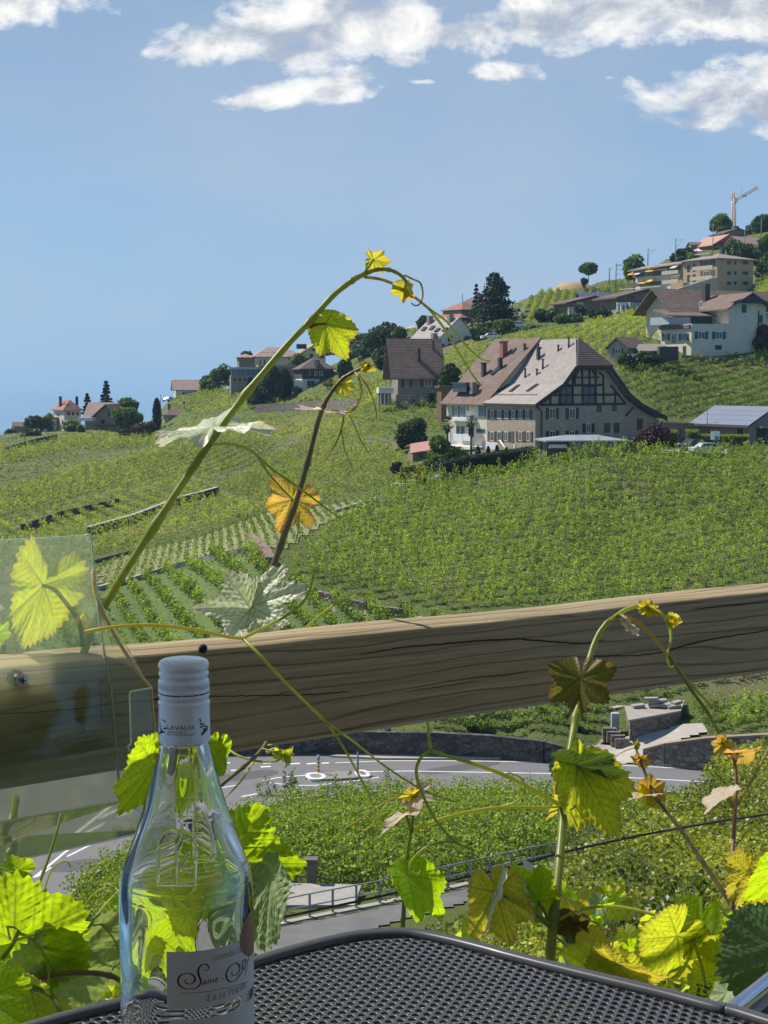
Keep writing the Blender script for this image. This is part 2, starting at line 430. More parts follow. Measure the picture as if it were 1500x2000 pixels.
sp_ = R(757, 1473); sg_ = empty('warning_sign', sp_, 'tall black and white striped marker board beside the roadside wall', 'road sign')
MB().tube([sp_, sp_ + Vector((0, 0, 1.9))], .04).build('pole', M('post_grey', (.16, .17, .19)), sg_)
def stripes_mat():
 m, nt, out = new_mat('stripe_board'); vec = mapping(nt, rot=(0, radians(40), 0))
 w = N(nt, 'ShaderNodeTexWave', {'Vector': vec, 'Scale': 1.0, 'Distortion': 0.0}, bands_direction='Z')
 bs = N(nt, 'ShaderNodeBsdfPrincipled', {'Base Color': ramp(nt, w.outputs[0], [(.48, (.03, .03, .035)), (.52, (.4, .42, .44))]), 'Roughness': .6})
 nt.links.new(bs.outputs[0], out.inputs[0]); return m
MB().box(sp_ + Vector((0, -.06, 1.15)), (.42, .04, 1.5)).build('board', stripes_mat(), sg_)
# ------------------------------------------------------------------ walls
def stone_mat(name, c1, c2, c3, sc=2.2):
 if name in MATS: return MATS[name]
 m, nt, out = new_mat(name); vec = mapping(nt, (1, 1, 1.7))
 v1 = N(nt, 'ShaderNodeTexVoronoi', {'Vector': vec, 'Scale': sc}, feature='F1')
 v2 = N(nt, 'ShaderNodeTexVoronoi', {'Vector': vec, 'Scale': sc}, feature='DISTANCE_TO_EDGE')
 n1 = N(nt, 'ShaderNodeTexNoise', {'Vector': vec, 'Scale': sc * 5, 'Detail': 5})
 sep = N(nt, 'ShaderNodeSeparateColor', {0: v1.outputs['Color']})
 c = ramp(nt, sep.outputs[0], [(0, c1), (.5, c2), (1, c3)])
 c = mix(nt, ramp(nt, n1.outputs[0], [(.3, 0.0), (.8, .5)]), c, tuple(x * .5 for x in c2))
 c = mix(nt, ramp(nt, v2.outputs[0], [(0.0, 1.0), (.06, 0.0)]), c, tuple(x * .45 for x in c1))
 bs = N(nt, 'ShaderNodeBsdfPrincipled', {'Base Color': c, 'Roughness': .95, 'Specular IOR Level': .15})
 b = N(nt, 'ShaderNodeBump', {'Strength': .7, 'Distance': .08, 'Height': v2.outputs[0]})
 nt.links.new(b.outputs[0], bs.inputs['Normal']); nt.links.new(bs.outputs[0], out.inputs[0]); MATS[name] = m; return m
m_stone = stone_mat('dry_stone', (.15, .13, .11), (.24, .21, .17), (.33, .29, .24))
m_stone_d = stone_mat('dark_stone', (.07, .065, .06), (.12, .11, .10), (.18, .165, .15), 1.8)
m_stone_r = stone_mat('red_stone', (.22, .15, .11), (.30, .22, .17), (.36, .28, .22), 2.0)
m_cop = M('coping', (.42, .39, .34), (.33, .31, .27), scale=2)
def wall(name, pts, h, th, mat, label, cap=None, down=1.2, cat='wall', group=None, capw=.1):
 """retaining wall along ground points, tops at base+h"""
 root = empty(name, pts[0], label, cat, group)
 mb = MB(); mc = MB()
 for i, (a, b) in enumerate(zip(pts, pts[1:])):
  t = (b - a); t.z = 0; t.normalize(); n = Vector((t.y, -t.x, 0)) * th / 2
  h0 = h[i] if hasattr(h, '__len__') else h; h1 = h[i + 1] if hasattr(h, '__len__') else h
  D = Vector((0, 0, down)); mb.hexa([a - n - D, b - n - D, b + n - D, a + n - D],
    [a - n + Vector((0, 0, h0)), b - n + Vector((0, 0, h1)), b + n + Vector((0, 0, h1)), a + n + Vector((0, 0, h0))])
  if cap:
   n2 = n * (1 + capw); A0 = Vector((0, 0, h0)); B0 = Vector((0, 0, h1)); C0 = Vector((0, 0, .12))
   mc.hexa([a - n2 + A0, b - n2 + B0, b + n2 + B0, a + n2 + A0], [a - n2 + A0 + C0, b - n2 + B0 + C0, b + n2 + B0 + C0, a + n2 + A0 + C0])
 mb.build('stonework', mat, root)
 if cap: mc.build('coping', cap, root)
 return root
def gline(px, n=6):
 out = []
 for (a, b) in zip(px, px[1:]):
  for k in range(n):
   t = k / n; g = G(a[0] + (b[0] - a[0]) * t, a[1] + (b[1] - a[1]) * t)
   if g: out.append(g)
 g = G(*px[-1]); out.append(g); return out
wl = [R(u, v) for u, v in [(200,1476),(430,1472),(600,1470.5),(850,1477),(960,1480),(1062,1487.5),(1110,1486)]]
wall('roadside_wall', wl, [1.6,1.6,1.6,1.72,1.6,1.45,.9], .5, m_stone_d, 'long dark stone retaining wall along the far side of the road', down=.5)
bank = gline([(700,1416),(1100,1420)], 3)
wr = [R(1258, 1490), R(1300, 1496), R(1377, 1503), R(1480, 1512), R(1600, 1520)]
wall('roadside_wall', wr, [.9, 1.5, 2.1, 2.6, 3.0], .5, m_stone, 'rough grey rubble retaining wall on the uphill side of the concrete ramp', cap=M('earth_cap', (.3, .22, .16), (.25, .2, .14)), down=.5)
ramp_px = [(1092,1489),(1212,1493),(1258,1489),(1275,1466),(1325,1450),(1385,1432),(1377,1418),(1328,1418),(1224,1444),(1163,1459)]
rp = []
for u, v in ramp_px:
 g = R(u, v) if v > 1480 else G(u, v)
 rp.append(Vector((g.x, g.y, 0)))
ramp_c = (.46, .42, .35)
tess_sheet('driveway', rp, M('ramp_concrete', ramp_c, (.38, .34, .28), scale=.8, rough=.9, bump=.2, bscale=15, c3=(.50, .46, .39)), dz=.16, step=.35)
pp = [G(u, v) for u, v in [(20,1950),(150,1915),(240,1892),(460,1838),(742,1775),(880,1745),(960,1728),(1030,1712)]]
pq = [G(u, v) for u, v in [(960,1752),(880,1772),(800,1795),(600,1850),(430,1896),(240,1950),(60,1998)]]
tess_sheet('footpath', [Vector((p.x, p.y, 0)) for p in pp + pq], m_path, dz=.06, step=.4)
m_galv = M('galvanised_steel', (.34, .38, .42), (.28, .32, .36), scale=3, rough=.45, metallic=.5)
rl = [G(u, v) for u, v in [(-60,1958),(60,1929),(120,1910),(235,1882),(345,1855),(460,1827),(557,1804),(605,1794),(650,1785),(696,1776),(742,1767),(787,1757),(832,1747),(875,1737),(917,1727),(957,1718),(998,1708),(1040,1698),(1082,1690)]]
rail = empty('railing', rl[6], 'galvanised pipe railing along the narrow path below the vine patch', 'railing')
mr = MB()
for h in (.95, .5): mr.tube([p + Vector((0, 0, h)) for p in rl], .028, 6)
mr.build('handrail', m_galv, rail)
for i, p in enumerate(rl):
 MB().box(p + Vector((0, 0, .45)), (.09, .09, 1.05)).build('post', m_galv, rail)
mb = MB()
for a, b in zip(rl, rl[1:]):
 t = (b - a); t.z = 0; t.normalize(); n = Vector((t.y, -t.x, 0)) * .15
 mb.hexa([a - n - Vector((0, 0, .5)), b - n - Vector((0, 0, .5)), b + n - Vector((0, 0, .5)), a + n - Vector((0, 0, .5))],
   [a - n + Vector((0, 0, .08)), b - n + Vector((0, 0, .08)), b + n + Vector((0, 0, .08)), a + n + Vector((0, 0, .08))])
o = mb.build('path_kerb', m_conc); o['kind'] = 'structure'
hc = P(628, 1790, 58.6); hut = empty('pump_hut', hc, 'low hut with a flat concrete slab roof and chimney stub beside the path railing', 'hut')
sl = [P(548, 1768, 57.4), P(692, 1768, 57.4), P(706, 1727, 59.8), P(562, 1724, 60.0)]
zt = sum(p.z for p in sl) / 4; sl = [Vector((p.x, p.y, zt)) for p in sl]
MB().prism([p + Vector((0, 0, -.18)) for p in sl], Vector((0, 0, .18))).build('roof', m_conc, hut)
inn = [c.lerp(sum(sl, Vector()) / 4, .08) for c in sl]
MB().prism([p + Vector((0, 0, -1.8)) for p in inn], Vector((0, 0, 1.6))).build('wall', m_stone_d, hut)
cc = P(609, 1722, 60.2); MB().box(Vector((cc.x, cc.y, zt + .42)), (.38, .38, .85)).box(Vector((cc.x, cc.y, zt + .9)), (.5, .5, .1)).build('chimney', M('sooty', (.16, .14, .13), (.11, .1, .1), scale=4), hut)
tb = [P(1230, 1440, 108), P(1327, 1424, 111), P(1334, 1412, 114.5), P(1222, 1421, 112.5)]
z0 = tb[0].z; tb = [Vector((p.x, p.y, z0 - .5)) for p in tb]
tr = empty('stone_trough', tb[0], 'long stone block with loose slabs piled on it at the top of the ramp', 'stone block')
MB().prism(tb, Vector((0, 0, 1.65))).build('block', m_stone, tr)
c0 = sum(tb, Vector()) / 4
MB().prism([c0 + (p - c0) * 1.05 + Vector((0, 0, 1.65)) for p in tb], Vector((0, 0, .14))).build('top', M('top_slab', (.36, .32, .265), (.28, .25, .21), scale=1), tr)
for k, (dx, dy, dz, sx, sy, an) in enumerate([(-1.2, .8, 1.95, .9, .6, .2), (.2, .9, 2.0, 1.2, .7, -.1), (1.4, .7, 1.93, 1.0, .6, .3), (.3, 1.0, 2.25, 1.3, .6, .1), (-.2, .9, 2.45, 1.0, .5, -.3), (1.7, 1.0, 2.15, .8, .5, .6)]):
 ax = (Vector((cos(an), sin(an), .08)).normalized(), Vector((-sin(an), cos(an), 0)), Vector((-.08, 0, 1)).normalized())
 o = MB().box(c0 + Vector((dx, dy - .4, dz)), (sx, sy, .2), ax).build('stone_slab', M('top_slab', (.5, .45, .38)), None)
 tag(o, 'flat grey stone slab stacked with others on the stone block', 'stone slab', 'slabs piled on the stone block')
gp = P(1201, 1424, 110)
tag(MB().box(gp + Vector((0, 0, .55)), (.55, .55, 1.3)).build('gate_pier', M('pier', (.36, .40, .42), (.3, .33, .35), scale=2)), 'short blue grey pier standing above the stone steps', 'pier')
st = empty('stone_steps', P(1213, 1447, 108), 'flight of grey stone steps beside the concrete ramp', 'steps')
s0 = P(1215, 1449, 107.6); mb = MB()
for k in range(4): mb.box(s0 + Vector((-.25 * k, .38 * k, .16 + .17 * k - .3)), (1.0, .42, .17 + .6))
mb.build('tread', m_stone, st)
wall('garden_wall', [P(1165,1462,108.4), P(1203,1437,109.5)], [.25, .5], .35, m_stone, 'short sloping stone wall beside the steps by the ramp', down=1.5)
uw = [P(1196, 1396, 114), P(1260, 1384, 116), P(1340, 1371, 118), P(1420, 1356, 121), P(1500, 1338, 124), P(1600, 1318, 128)]
wall('terrace_wall', [p - Vector((0, 0, .5)) for p in uw], .95, .4, m_stone_d, 'long dark terrace wall with pale coping climbing behind the stone block', cap=m_cop, down=1.2, capw=.3)
# ------------------------------------------------------------------ leaf cards
def cards(c, size, tint_rng, rng, up=.4, n_dir=None):
 """c (n,3) centres; kite-shaped leaves"""
 n = len(c)
 nrm = rng.normal(size=(n, 3)); nrm[:, 2] = np.abs(nrm[:, 2]) + up
 nrm /= np.linalg.norm(nrm, axis=1)[:, None]
 t = rng.normal(size=(n, 3)); t -= (t * nrm).sum(1)[:, None] * nrm; t /= np.linalg.norm(t, axis=1)[:, None]
 b = np.cross(nrm, t)
 s = (size if np.ndim(size) else np.full(n, size))[:, None] * rng.uniform(.7, 1.3, (n, 1))
 v = np.stack([c - t * s * .5, c + b * s * .42 + t * s * .05, c + t * s * .55 + nrm * s * .1, c - b * s * .42 + t * s * .05], 1)
 f = np.arange(4 * n).reshape(n, 4)
 return v.reshape(-1, 3), f, rng.uniform(*tint_rng, n)
m_vine = foliage('vine_leaves', (.045, .085, .015), (.38, .50, .068), .32)
m_vine_far = foliage('vine_leaves_far', (.07, .11, .022), (.52, .58, .10), .36)
m_vine_dk = foliage('vine_leaves_deep', (.045, .08, .016), (.28, .37, .05), .32)
m_vine_y = foliage('vine_leaves_yellowish', (.05, .095, .018), (.32, .42, .05), .36, third=(.55, .48, .07))
m_trunk = M('bark', (.10, .075, .055), (.16, .12, .09), scale=8, rough=.95, bump=.4)
def vine_rows(name, px, dir_px, spacing, step, nleaf, h, w, mat, size, seed, label, lo=.35, jit=.12, poly_w=None, trunks=False, keep=1.0):
 rng = np.random.default_rng(seed)
 poly = poly_w or [G(u, v) for u, v in px]
 poly = [p for p in poly if p is not None]
 if isinstance(dir_px, (int, float)): th = radians(dir_px)
 else: a, b = G(*dir_px[0]), G(*dir_px[1]); th = atan2(b.y - a.y, b.x - a.x)
 c, s = cos(th), sin(th)
 pu = [(p.x * c + p.y * s, -p.x * s + p.y * c) for p in poly]
 u = np.arange(min(x for x, _ in pu), max(x for x, _ in pu), step); v = np.arange(min(y for _, y in pu), max(y for _, y in pu), spacing)
 uu, vv = np.meshgrid(u, v); uu = uu + rng.normal(0, step * .12, uu.shape); vv = vv + rng.normal(0, .05, vv.shape)
 m = inpoly(uu, vv, pu) & (rng.random(uu.shape) < keep); uu, vv = uu[m], vv[m]
 x = uu * c - vv * s; y = uu * s + vv * c; z = gz(x, y)
 n = len(x); nleaf = int(nleaf * 2.0)
 hh = h * rng.uniform(.75, 1.25, n) * (1 + .18 * np.sin(x * .23 + seed) * np.cos(y * .17))
 k = np.repeat(np.arange(n), nleaf); N_ = len(k); ns = 4
 sj = rng.integers(0, ns, N_); off = rng.normal(0, .3 * step, (n, ns)); offw = rng.normal(0, w * .2, (n, ns)); sh = rng.uniform(.55, 1.2, (n, ns))
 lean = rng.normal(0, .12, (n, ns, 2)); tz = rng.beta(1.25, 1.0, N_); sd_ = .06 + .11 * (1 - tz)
 top = (hh[k] - lo * h) * sh[k, sj]
 lu = off[k, sj] + lean[k, sj, 0] * tz * top + rng.normal(0, 1, N_) * sd_; lv = offw[k, sj] * .8 + lean[k, sj, 1] * tz * top + rng.normal(0, 1, N_) * sd_ * (1 + w * .6)
 cx = x[k] + lu * c - lv * s; cyy = y[k] + lu * s + lv * c; cz = z[k] + lo * h * .8 + tz * top
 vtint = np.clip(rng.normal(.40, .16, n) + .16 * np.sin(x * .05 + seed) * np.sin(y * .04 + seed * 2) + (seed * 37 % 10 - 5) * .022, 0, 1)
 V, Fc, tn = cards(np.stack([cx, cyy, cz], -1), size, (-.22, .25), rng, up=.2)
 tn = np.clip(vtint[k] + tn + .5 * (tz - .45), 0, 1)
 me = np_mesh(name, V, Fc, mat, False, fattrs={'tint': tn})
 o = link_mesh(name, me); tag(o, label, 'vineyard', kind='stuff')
 return o, np.stack([x, y, z], -1), hh
VINE = 'rows of leafy green vines filling the %s'
vine_rows('vines', [(575,1118),(640,1050),(700,1000),(770,965),(860,938),(1000,915),(1060,900),(1200,890),(1340,893),(1420,888),(1560,882),(1640,1120),(1500,1150),(1300,1190),(1140,1205),(1000,1205),(880,1195),(780,1182),(690,1160),(600,1140)],
  [(1070,1112),(1480,1050)], 2.2, .76, 48, 2.0, .7, m_vine, .155, 1, VINE % 'wide field below the farmhouse', keep=.97)
vine_rows('vines', [(500,1436),(700,1416),(860,1424),(1080,1428),(1170,1440),(1180,1400),(1150,1340),(1000,1310),(700,1330),(500,1350)], [(700,1420),(1000,1424)], 1.8, .8, 34, 1.5, .9, m_vine_dk, .2, 2, VINE % 'bank above the roadside wall')
vine_rows('vines', [(1340,1412),(1420,1385),(1560,1355),(1700,1400),(1600,1430),(1400,1440)], [(1340,1412),(1500,1380)], 1.8, .7, 44, 1.5, 1.0, m_vine, .17, 3, VINE % 'bank above the rubble wall by the ramp')
vine_rows('vines', [(1195,1385),(1400,1345),(1600,1305),(1600,1250),(1300,1250),(1100,1290)], [(1200,1385),(1500,1330)], 1.8, .8, 26, 1.4, .9, m_vine, .2, 4, VINE % 'slope above the dark terrace wall')
vine_rows('vines', [(195,1165),(300,1128),(400,1098),(470,1085),(520,1120),(600,1160),(700,1195),(840,1215),(900,1250),(700,1275),(200,1290),(0,1300),(-150,1300),(-150,1250)], [(330,1130),(440,1240)], 2.1, .7, 44, 1.75, .85, m_vine, .2, 5, VINE % 'plot with wide grassy lanes behind the railing')
vine_rows('vines', [(185,1110),(250,1082),(400,1045),(520,1000),(640,985),(700,975),(740,985),(620,1030),(560,1072),(480,1076),(390,1092),(290,1125),(200,1152)], [(480,1010),(500,1075)], .95, .7, 6, .75, .3, m_vine_dk, .17, 6, VINE % 'pale young plot with thin straight rows')
vine_rows('vines', [(-80,1090),(0,1060),(90,1040),(160,1035),(230,1015),(330,995),(420,975),(520,985),(560,990),(480,1012),(400,1038),(250,1078),(180,1100),(-80,1170)], [(200,1060),(300,1032)], 2.5, .9, 22, 1.5, .7, m_vine_far, .165, 7, VINE % 'plot under the long left terrace wall')
vine_rows('vines', [(-80,1050),(40,1020),(120,995),(230,965),(310,945),(400,935),(430,955),(380,985),(250,1012),(170,1030),(80,1035),(-80,1075)], [(150,985),(210,1010)], 2.7, .9, 20, 1.5, .65, m_vine_far, .17, 8, VINE % 'terrace of short rows between two walls')
vine_rows('vines', [(-80,990),(40,950),(150,920),(300,885),(450,865),(560,870),(500,905),(440,925),(400,932),(300,942),(200,965),(100,995),(-80,1040)], [(150,950),(260,915)], 2.7, .9, 18, 1.5, .65, m_vine_far, .19, 9, VINE % 'middle slope on the left')
vine_rows('vines', [(430,960),(520,900),(600,860),(720,835),(780,880),(790,935),(760,955),(680,972),(560,985)], [(500,980),(640,930)], 2.0, .9, 20, 1.35, .85, m_vine_far, .165, 10, VINE % 'slope left of the rock garden')
vine_rows('vines', [(-80,935),(30,905),(140,885),(250,880),(330,870),(330,850),(200,850),(80,868),(-80,880)], [(100,890),(240,875)], 2.8, .9, 15, 1.5, .7, m_vine_far, .22, 11, VINE % 'upper left slope below the houses')
vine_rows('vines', [(330,870),(340,845),(430,825),(520,815),(640,812),(720,815),(720,832),(600,858),(480,868)], [(400,850),(560,825)], 2.8, .9, 15, 1.5, .7, m_vine_far, .2, 12, VINE % 'slope under the grey terrace wall')
vine_rows('vines', [(650,812),(740,795),(860,785),(880,800),(870,845),(790,862),(720,850)], [(680,820),(840,795)], 2.5, .9, 18, 1.5, .7, m_vine_far, .17, 13, VINE % 'slope between the dark roofed house and the farmhouse')
vine_rows('vines', [(270,792),(340,783),(430,763),(480,760),(560,795),(660,760),(750,740),(740,785),(640,790),(520,800),(400,815),(330,800)], [(350,795),(470,765)], 2.8, .9, 14, 1.5, .7, m_vine_far, .25, 14, VINE % 'slope below the far villas')
vine_rows('vines', [(1190,715),(1250,715),(1290,700),(1340,705),(1420,705),(1560,690),(1560,800),(1420,815),(1330,820),(1290,812),(1220,760)], [(1260,760),(1480,710)], 1.9, .85, 26, 1.4, .85, m_vine, .19, 15, VINE % 'hillside behind the half timbered gable')
vine_rows('vines', [(1480,700),(1500,672),(1560,655),(1560,700)], [(1480,700),(1560,680)], 1.9, .85, 22, 1.4, .85, m_vine, .19, 16, VINE % 'bank under the green shuttered villa')
vine_rows('vines', [(1090,655),(1150,640),(1220,618),(1320,590),(1400,582),(1330,650),(1290,672),(1200,668),(1180,705),(1130,690),(1080,675)], [(1150,690),(1300,600)], 2.5, .9, 20, 1.5, .7, m_vine_far, .18, 17, VINE % 'slope between the bungalows and the small shed')
vine_rows('vines', [(860,710),(900,690),(960,672),(1040,655),(1090,650),(1085,675),(1040,668),(980,700),(900,740),(870,780)], [(880,720),(1040,655)], 2.5, .9, 18, 1.5, .7, m_vine_far, .18, 18, VINE % 'slope above the brown farmhouse roof')
vine_rows('vines', [(1020,640),(1010,600),(1060,572),(1110,570),(1180,548),(1225,545),(1225,585),(1110,600),(1060,620)], [(1040,620),(1060,575)], 2.0, 1.0, 15, 1.2, .8, m_vine_far, .22, 19, VINE % 'rounded hilltop beside the road')
vine_rows('vines', [(1470,590),(1475,545),(1560,530),(1560,600)], [(1470,590),(1560,560)], 2.0, .95, 16, 1.2, .8, m_vine_far, .22, 20, VINE % 'slope beside the apartment block')
def vine_plant_mesh(seed, n=170):
 rng = np.random.default_rng(seed)
 shoots = 7; V = [];
 base = rng.normal(0, .2, (shoots, 2)); lean = rng.normal(0, .22, (shoots, 2)); hs = rng.uniform(.75, 1.35, shoots)
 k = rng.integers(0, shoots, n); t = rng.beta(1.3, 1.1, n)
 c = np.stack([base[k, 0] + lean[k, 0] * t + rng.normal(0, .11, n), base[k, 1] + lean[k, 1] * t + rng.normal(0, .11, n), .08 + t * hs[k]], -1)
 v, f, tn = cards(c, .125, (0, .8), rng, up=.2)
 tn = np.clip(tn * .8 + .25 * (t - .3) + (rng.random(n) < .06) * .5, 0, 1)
 for j in range(shoots):
  b0 = np.array([base[j, 0], base[j, 1], -.1]); b1 = b0 + np.array([lean[j, 0], lean[j, 1], hs[j] + .1]); d = np.array([.012, .008, 0])
  f = np.concatenate([f, [[len(v), len(v) + 1, len(v) + 2, len(v) + 3]]]); v = np.concatenate([v, [b0 - d, b0 + d, b1 + d, b1 - d]]); tn = np.append(tn, .1)
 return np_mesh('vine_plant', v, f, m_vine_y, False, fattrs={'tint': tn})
vm = [vine_plant_mesh(100 + i) for i in range(6)]
pw = [G(u, v) for u, v in [(430,1830),(470,1800),(560,1770),(742,1755),(850,1735),(1040,1690),(1100,1660),(1200,1610)]]
pw += [R(u, v) for u, v in [(1380,1554),(1200,1552),(1000,1548),(900,1545),(700,1553),(560,1568),(460,1598),(330,1638),(230,1679),(178,1720),(135,1758)]]
pw += [G(150,1870), G(240,1870)]
rng = np.random.default_rng(5)
xs = np.arange(-24, 24, .92); ys = np.arange(52, 99, 1.25); xx, yy = np.meshgrid(xs, ys)
xx = xx + rng.normal(0, .16, xx.shape); yy = yy + rng.normal(0, .16, yy.shape)
mm = inpoly(xx, yy, [(p.x, p.y) for p in pw]); xx, yy = xx[mm], yy[mm]
hx = [(sl[i].x, sl[i].y) for i in range(4)]
cxy = sum(sl, Vector()) / 4
keep = ~((np.abs(xx - cxy.x) < 2.0) & (yy - cxy.y < 1.9)); xx, yy = xx[keep], yy[keep]
o_ = np.argsort(yy); xx, yy = xx[o_], yy[o_]
uu_ = 750 + 3000 * xx / yy
inview = (uu_ > 60) & (uu_ < 1500) & ~((uu_ > 240) & (uu_ < 480))
first = True; nsel = 0; rest = []
for i in range(len(xx)):
 if inview[i] and nsel < 298:
  ob = bpy.data.objects.new('vine_plant', vm[i % 6]); COL.objects.link(ob)
  ob.location = (xx[i], yy[i], float(gz(xx[i], yy[i]))); ob.rotation_euler = (0, 0, rng.uniform(0, 6.3)); s_ = rng.uniform(.85, 1.2); ob.scale = (s_, s_, s_)
  tag(ob, 'bushy green vine plant in the dense patch between the road bend and the railing', 'vine plant', 'vine plants between the road and the railing'); nsel += 1
 else: rest.append(i)
V = []; T = []
for i in rest:
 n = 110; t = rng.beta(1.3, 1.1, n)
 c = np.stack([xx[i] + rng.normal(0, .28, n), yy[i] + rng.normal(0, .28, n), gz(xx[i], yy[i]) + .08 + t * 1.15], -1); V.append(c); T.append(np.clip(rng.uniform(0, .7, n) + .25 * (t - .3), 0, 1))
v, f, _ = cards(np.concatenate(V), .13, (0, 1), rng, up=.2)
o = link_mesh('vine_foliage', np_mesh('vine_foliage', v, f, m_vine_y, fattrs={'tint': np.concatenate(T)}))
tag(o, 'mass of smaller vines farther back in the patch by the road', 'vines', kind='stuff')
c = []
for i in range(70):
 u = rng.uniform(500, 1340); g = R(u, 1551 + rng.uniform(0, 3)); hgt = rng.uniform(.5, 1.5) * (1.2 if u < 760 else .6)
 n = int(40 * hgt); t = rng.random(n); c.append(np.stack([g.x + rng.normal(0, .12, n) * (1 - t * .5), g.y + rng.normal(0, .12, n), RZ - .1 + t * hgt], -1))
v, f, tn = cards(np.concatenate(c), .12, (0, .7), rng, up=0)
o = link_mesh('weeds', np_mesh('weeds', v, f, m_vine_dk, fattrs={'tint': tn})); tag(o, 'ragged weeds growing along the near road edge', 'weeds', kind='stuff')
m_creep = foliage('creeper_leaves', (.05, .075, .012), (.36, .40, .035), .36, tcol=(1.4, 1.4, .3), third=(.62, .50, .14), rough=.4)
rng = np.random.default_rng(11)
cpoly = [G(u, v) for u, v in [(1500,1462),(1400,1502),(1350,1562),(1200,1622),(1100,1702),(1000,1782),(900,1835),(820,1870)]]
cpoly = [(p.x, p.y) for p in cpoly] + [(-.5, 15), (-1, 9), (.8, 5.5), (5, 6), (22, 36), (16, 44)]
n = 260000
yy = np.exp(rng.uniform(math.log(5.5), math.log(46), n)); xx = rng.uniform(-.12, .36, n) * yy
m = inpoly(xx, yy, cpoly); xx, yy = xx[m], yy[m]
hgt = .35 + .35 * np.sin(xx * 2.3 + np.sin(yy * 1.7)) * np.cos(yy * 1.1 + xx)
t = rng.random(len(xx)) ** .6
z = gz(xx, yy) + np.maximum(.05, hgt) * t
sz = np.clip(.034 + .0014 * yy, .04, .09)
v, f, tn = cards(np.stack([xx, yy, z], -1), sz, (0, .55), rng, up=.6)
tn = np.clip(tn + .35 * np.sin(xx * 1.3 + yy * .7) * np.sin(yy * .9 - xx) + .1 + (rng.random(len(tn)) < .05) * .4, 0, 1)
o = link_mesh('creeper', np_mesh('creeper', v, f, m_creep, fattrs={'tint': tn})); tag(o, 'dense yellow green creeper covering the bank below the table', 'creeper', kind='stuff')
n = 30000; yy = np.exp(rng.uniform(math.log(9), math.log(50), n)); xx = rng.uniform(-.4, .06, n) * yy
z = gz(xx, yy) + rng.random(n) * .4
v, f, tn = cards(np.stack([xx, yy, z], -1), .16, (0, .6), rng, up=.5)
o = link_mesh('undergrowth', np_mesh('undergrowth', v, f, m_creep, fattrs={'tint': tn})); tag(o, 'low scrub covering the steep ground below the terrace', 'undergrowth', kind='stuff')
kp_ = P(1122, 566, 425); dk_ = MB().lathe((0, 0, 0), [(7, -5), (6.2, -1.2), (4.8, .6), (3, 1.7), (1.2, 2.1), (.1, 2.15)], 20)
dk_.v = [kp_ + Vector((p.x * 1.15, p.y, p.z + .25 * sin(p.x * 1.7) * cos(p.y * 1.3))) for p in dk_.v]
dk_.build('dry_bank', M('dry_earth', (.42, .29, .15), (.34, .27, .14), scale=.4, rough=1, bump=.5, bscale=3))['kind'] = 'structure'
def plot(px, mat, dz=.1):
 q = []
 for a, b_ in zip(px, px[1:] + px[:1]):
  for k in range(4): q.append(G(a[0] + (b_[0] - a[0]) * k / 4, a[1] + (b_[1] - a[1]) * k / 4))
 tess_sheet('field_grass', [Vector((p.x, p.y, 0)) for p in q if p], mat, dz=dz, step=.9)
plot([(190,1112),(250,1085),(400,1048),(520,1003),(640,988),(700,978),(735,982),(620,1030),(560,1072),(480,1075),(390,1094),(290,1126),(200,1152)], M('pale_grass', (.17, .195, .065), (.235, .24, .095), scale=.8, rough=1, bump=.6, bscale=5, c3=(.13, .165, .05)))
plot([(200,1158),(300,1130),(400,1100),(470,1087),(520,1120),(600,1160),(700,1200),(840,1220),(700,1262),(200,1280),(60,1280)], M('lane_grass', (.075, .12, .03), (.12, .17, .045), scale=.8, rough=1, bump=.6, bscale=5))
wall('terrace_wall', gline([(45,1036),(110,1012),(170,998),(230,985)], 2), .9, .6, m_stone_d, 'short dark terrace wall stepping up through the left vines')
wall('terrace_wall', gline([(172,1045),(260,1020),(350,985),(400,972),(424,965)], 3), 1.0, .6, m_stone_d, 'long dark terrace wall above the pale young plot', cap=m_cop)
wall('terrace_wall', gline([(368,935),(395,944),(420,958)], 2), .5, .5, m_stone, 'short pale wall at the right end of the left terraces')
wall('terrace_wall', gline([(8,884),(60,868),(110,858)], 2), 1.2, .6, m_stone_d, 'straight dark wall near the far left houses')
wall('terrace_wall', gline([(180,1101),(250,1082)], 2), .4, .5, m_stone_d, 'low dark wall edging the young plot at its left')
wall('terrace_wall', gline([(192,1154),(260,1135),(330,1113),(400,1095),(450,1084),(485,1077)], 2), .5, .5, m_conc, 'low concrete wall between the young plot and the grassy lanes')
wall('ruined_wall', gline([(486,1070),(505,1086),(520,1100),(528,1118)], 2), 1.5, .9, m_stone_r, 'crumbling reddish stone wall end beside the vine shoot')
wall('terrace_wall', gline([(620,1172),(680,1188),(740,1203),(800,1210)], 2), .9, .5, m_stone, 'low wall beside the track under the big field')
wall('terrace_wall', gline([(655,1003),(700,990),(735,979)], 2), .5, .5, m_conc, 'pale concrete wall along the top of the young plot')
wall('terrace_wall', gline([(500,806),(560,803),(620,800),(700,797)], 2), 1.9, .6, m_stone, 'long grey terrace wall below the far villas')
wall('terrace_wall', gline([(720,860),(770,872),(775,885)], 2), .7, .5, m_stone, 'little grey wall above the round dark bush')
wall('terrace_wall', gline([(1330,703),(1400,707),(1470,712),(1540,716)], 2), .8, .5, m_stone, 'stone terrace wall below the green shuttered villa')
wall('garden_wall', [P(1291,853,209), P(1322,853,211), P(1352,853,213)], [1.95,1.85,1.8], .5, m_stone_r, 'reddish stone wall between the farmhouse and the solar roofed barn', cap=m_cop)
tess_sheet('track', [Vector((p.x, p.y, 0)) for p in [G(*q) for q in [(590,1152),(640,1166),(720,1188),(800,1203),(860,1212),(840,1222),(740,1212),(640,1192),(590,1170)]]], M('gravel', (.32, .28, .23), (.25, .22, .18), scale=2, bump=.3), dz=.1, step=.5)
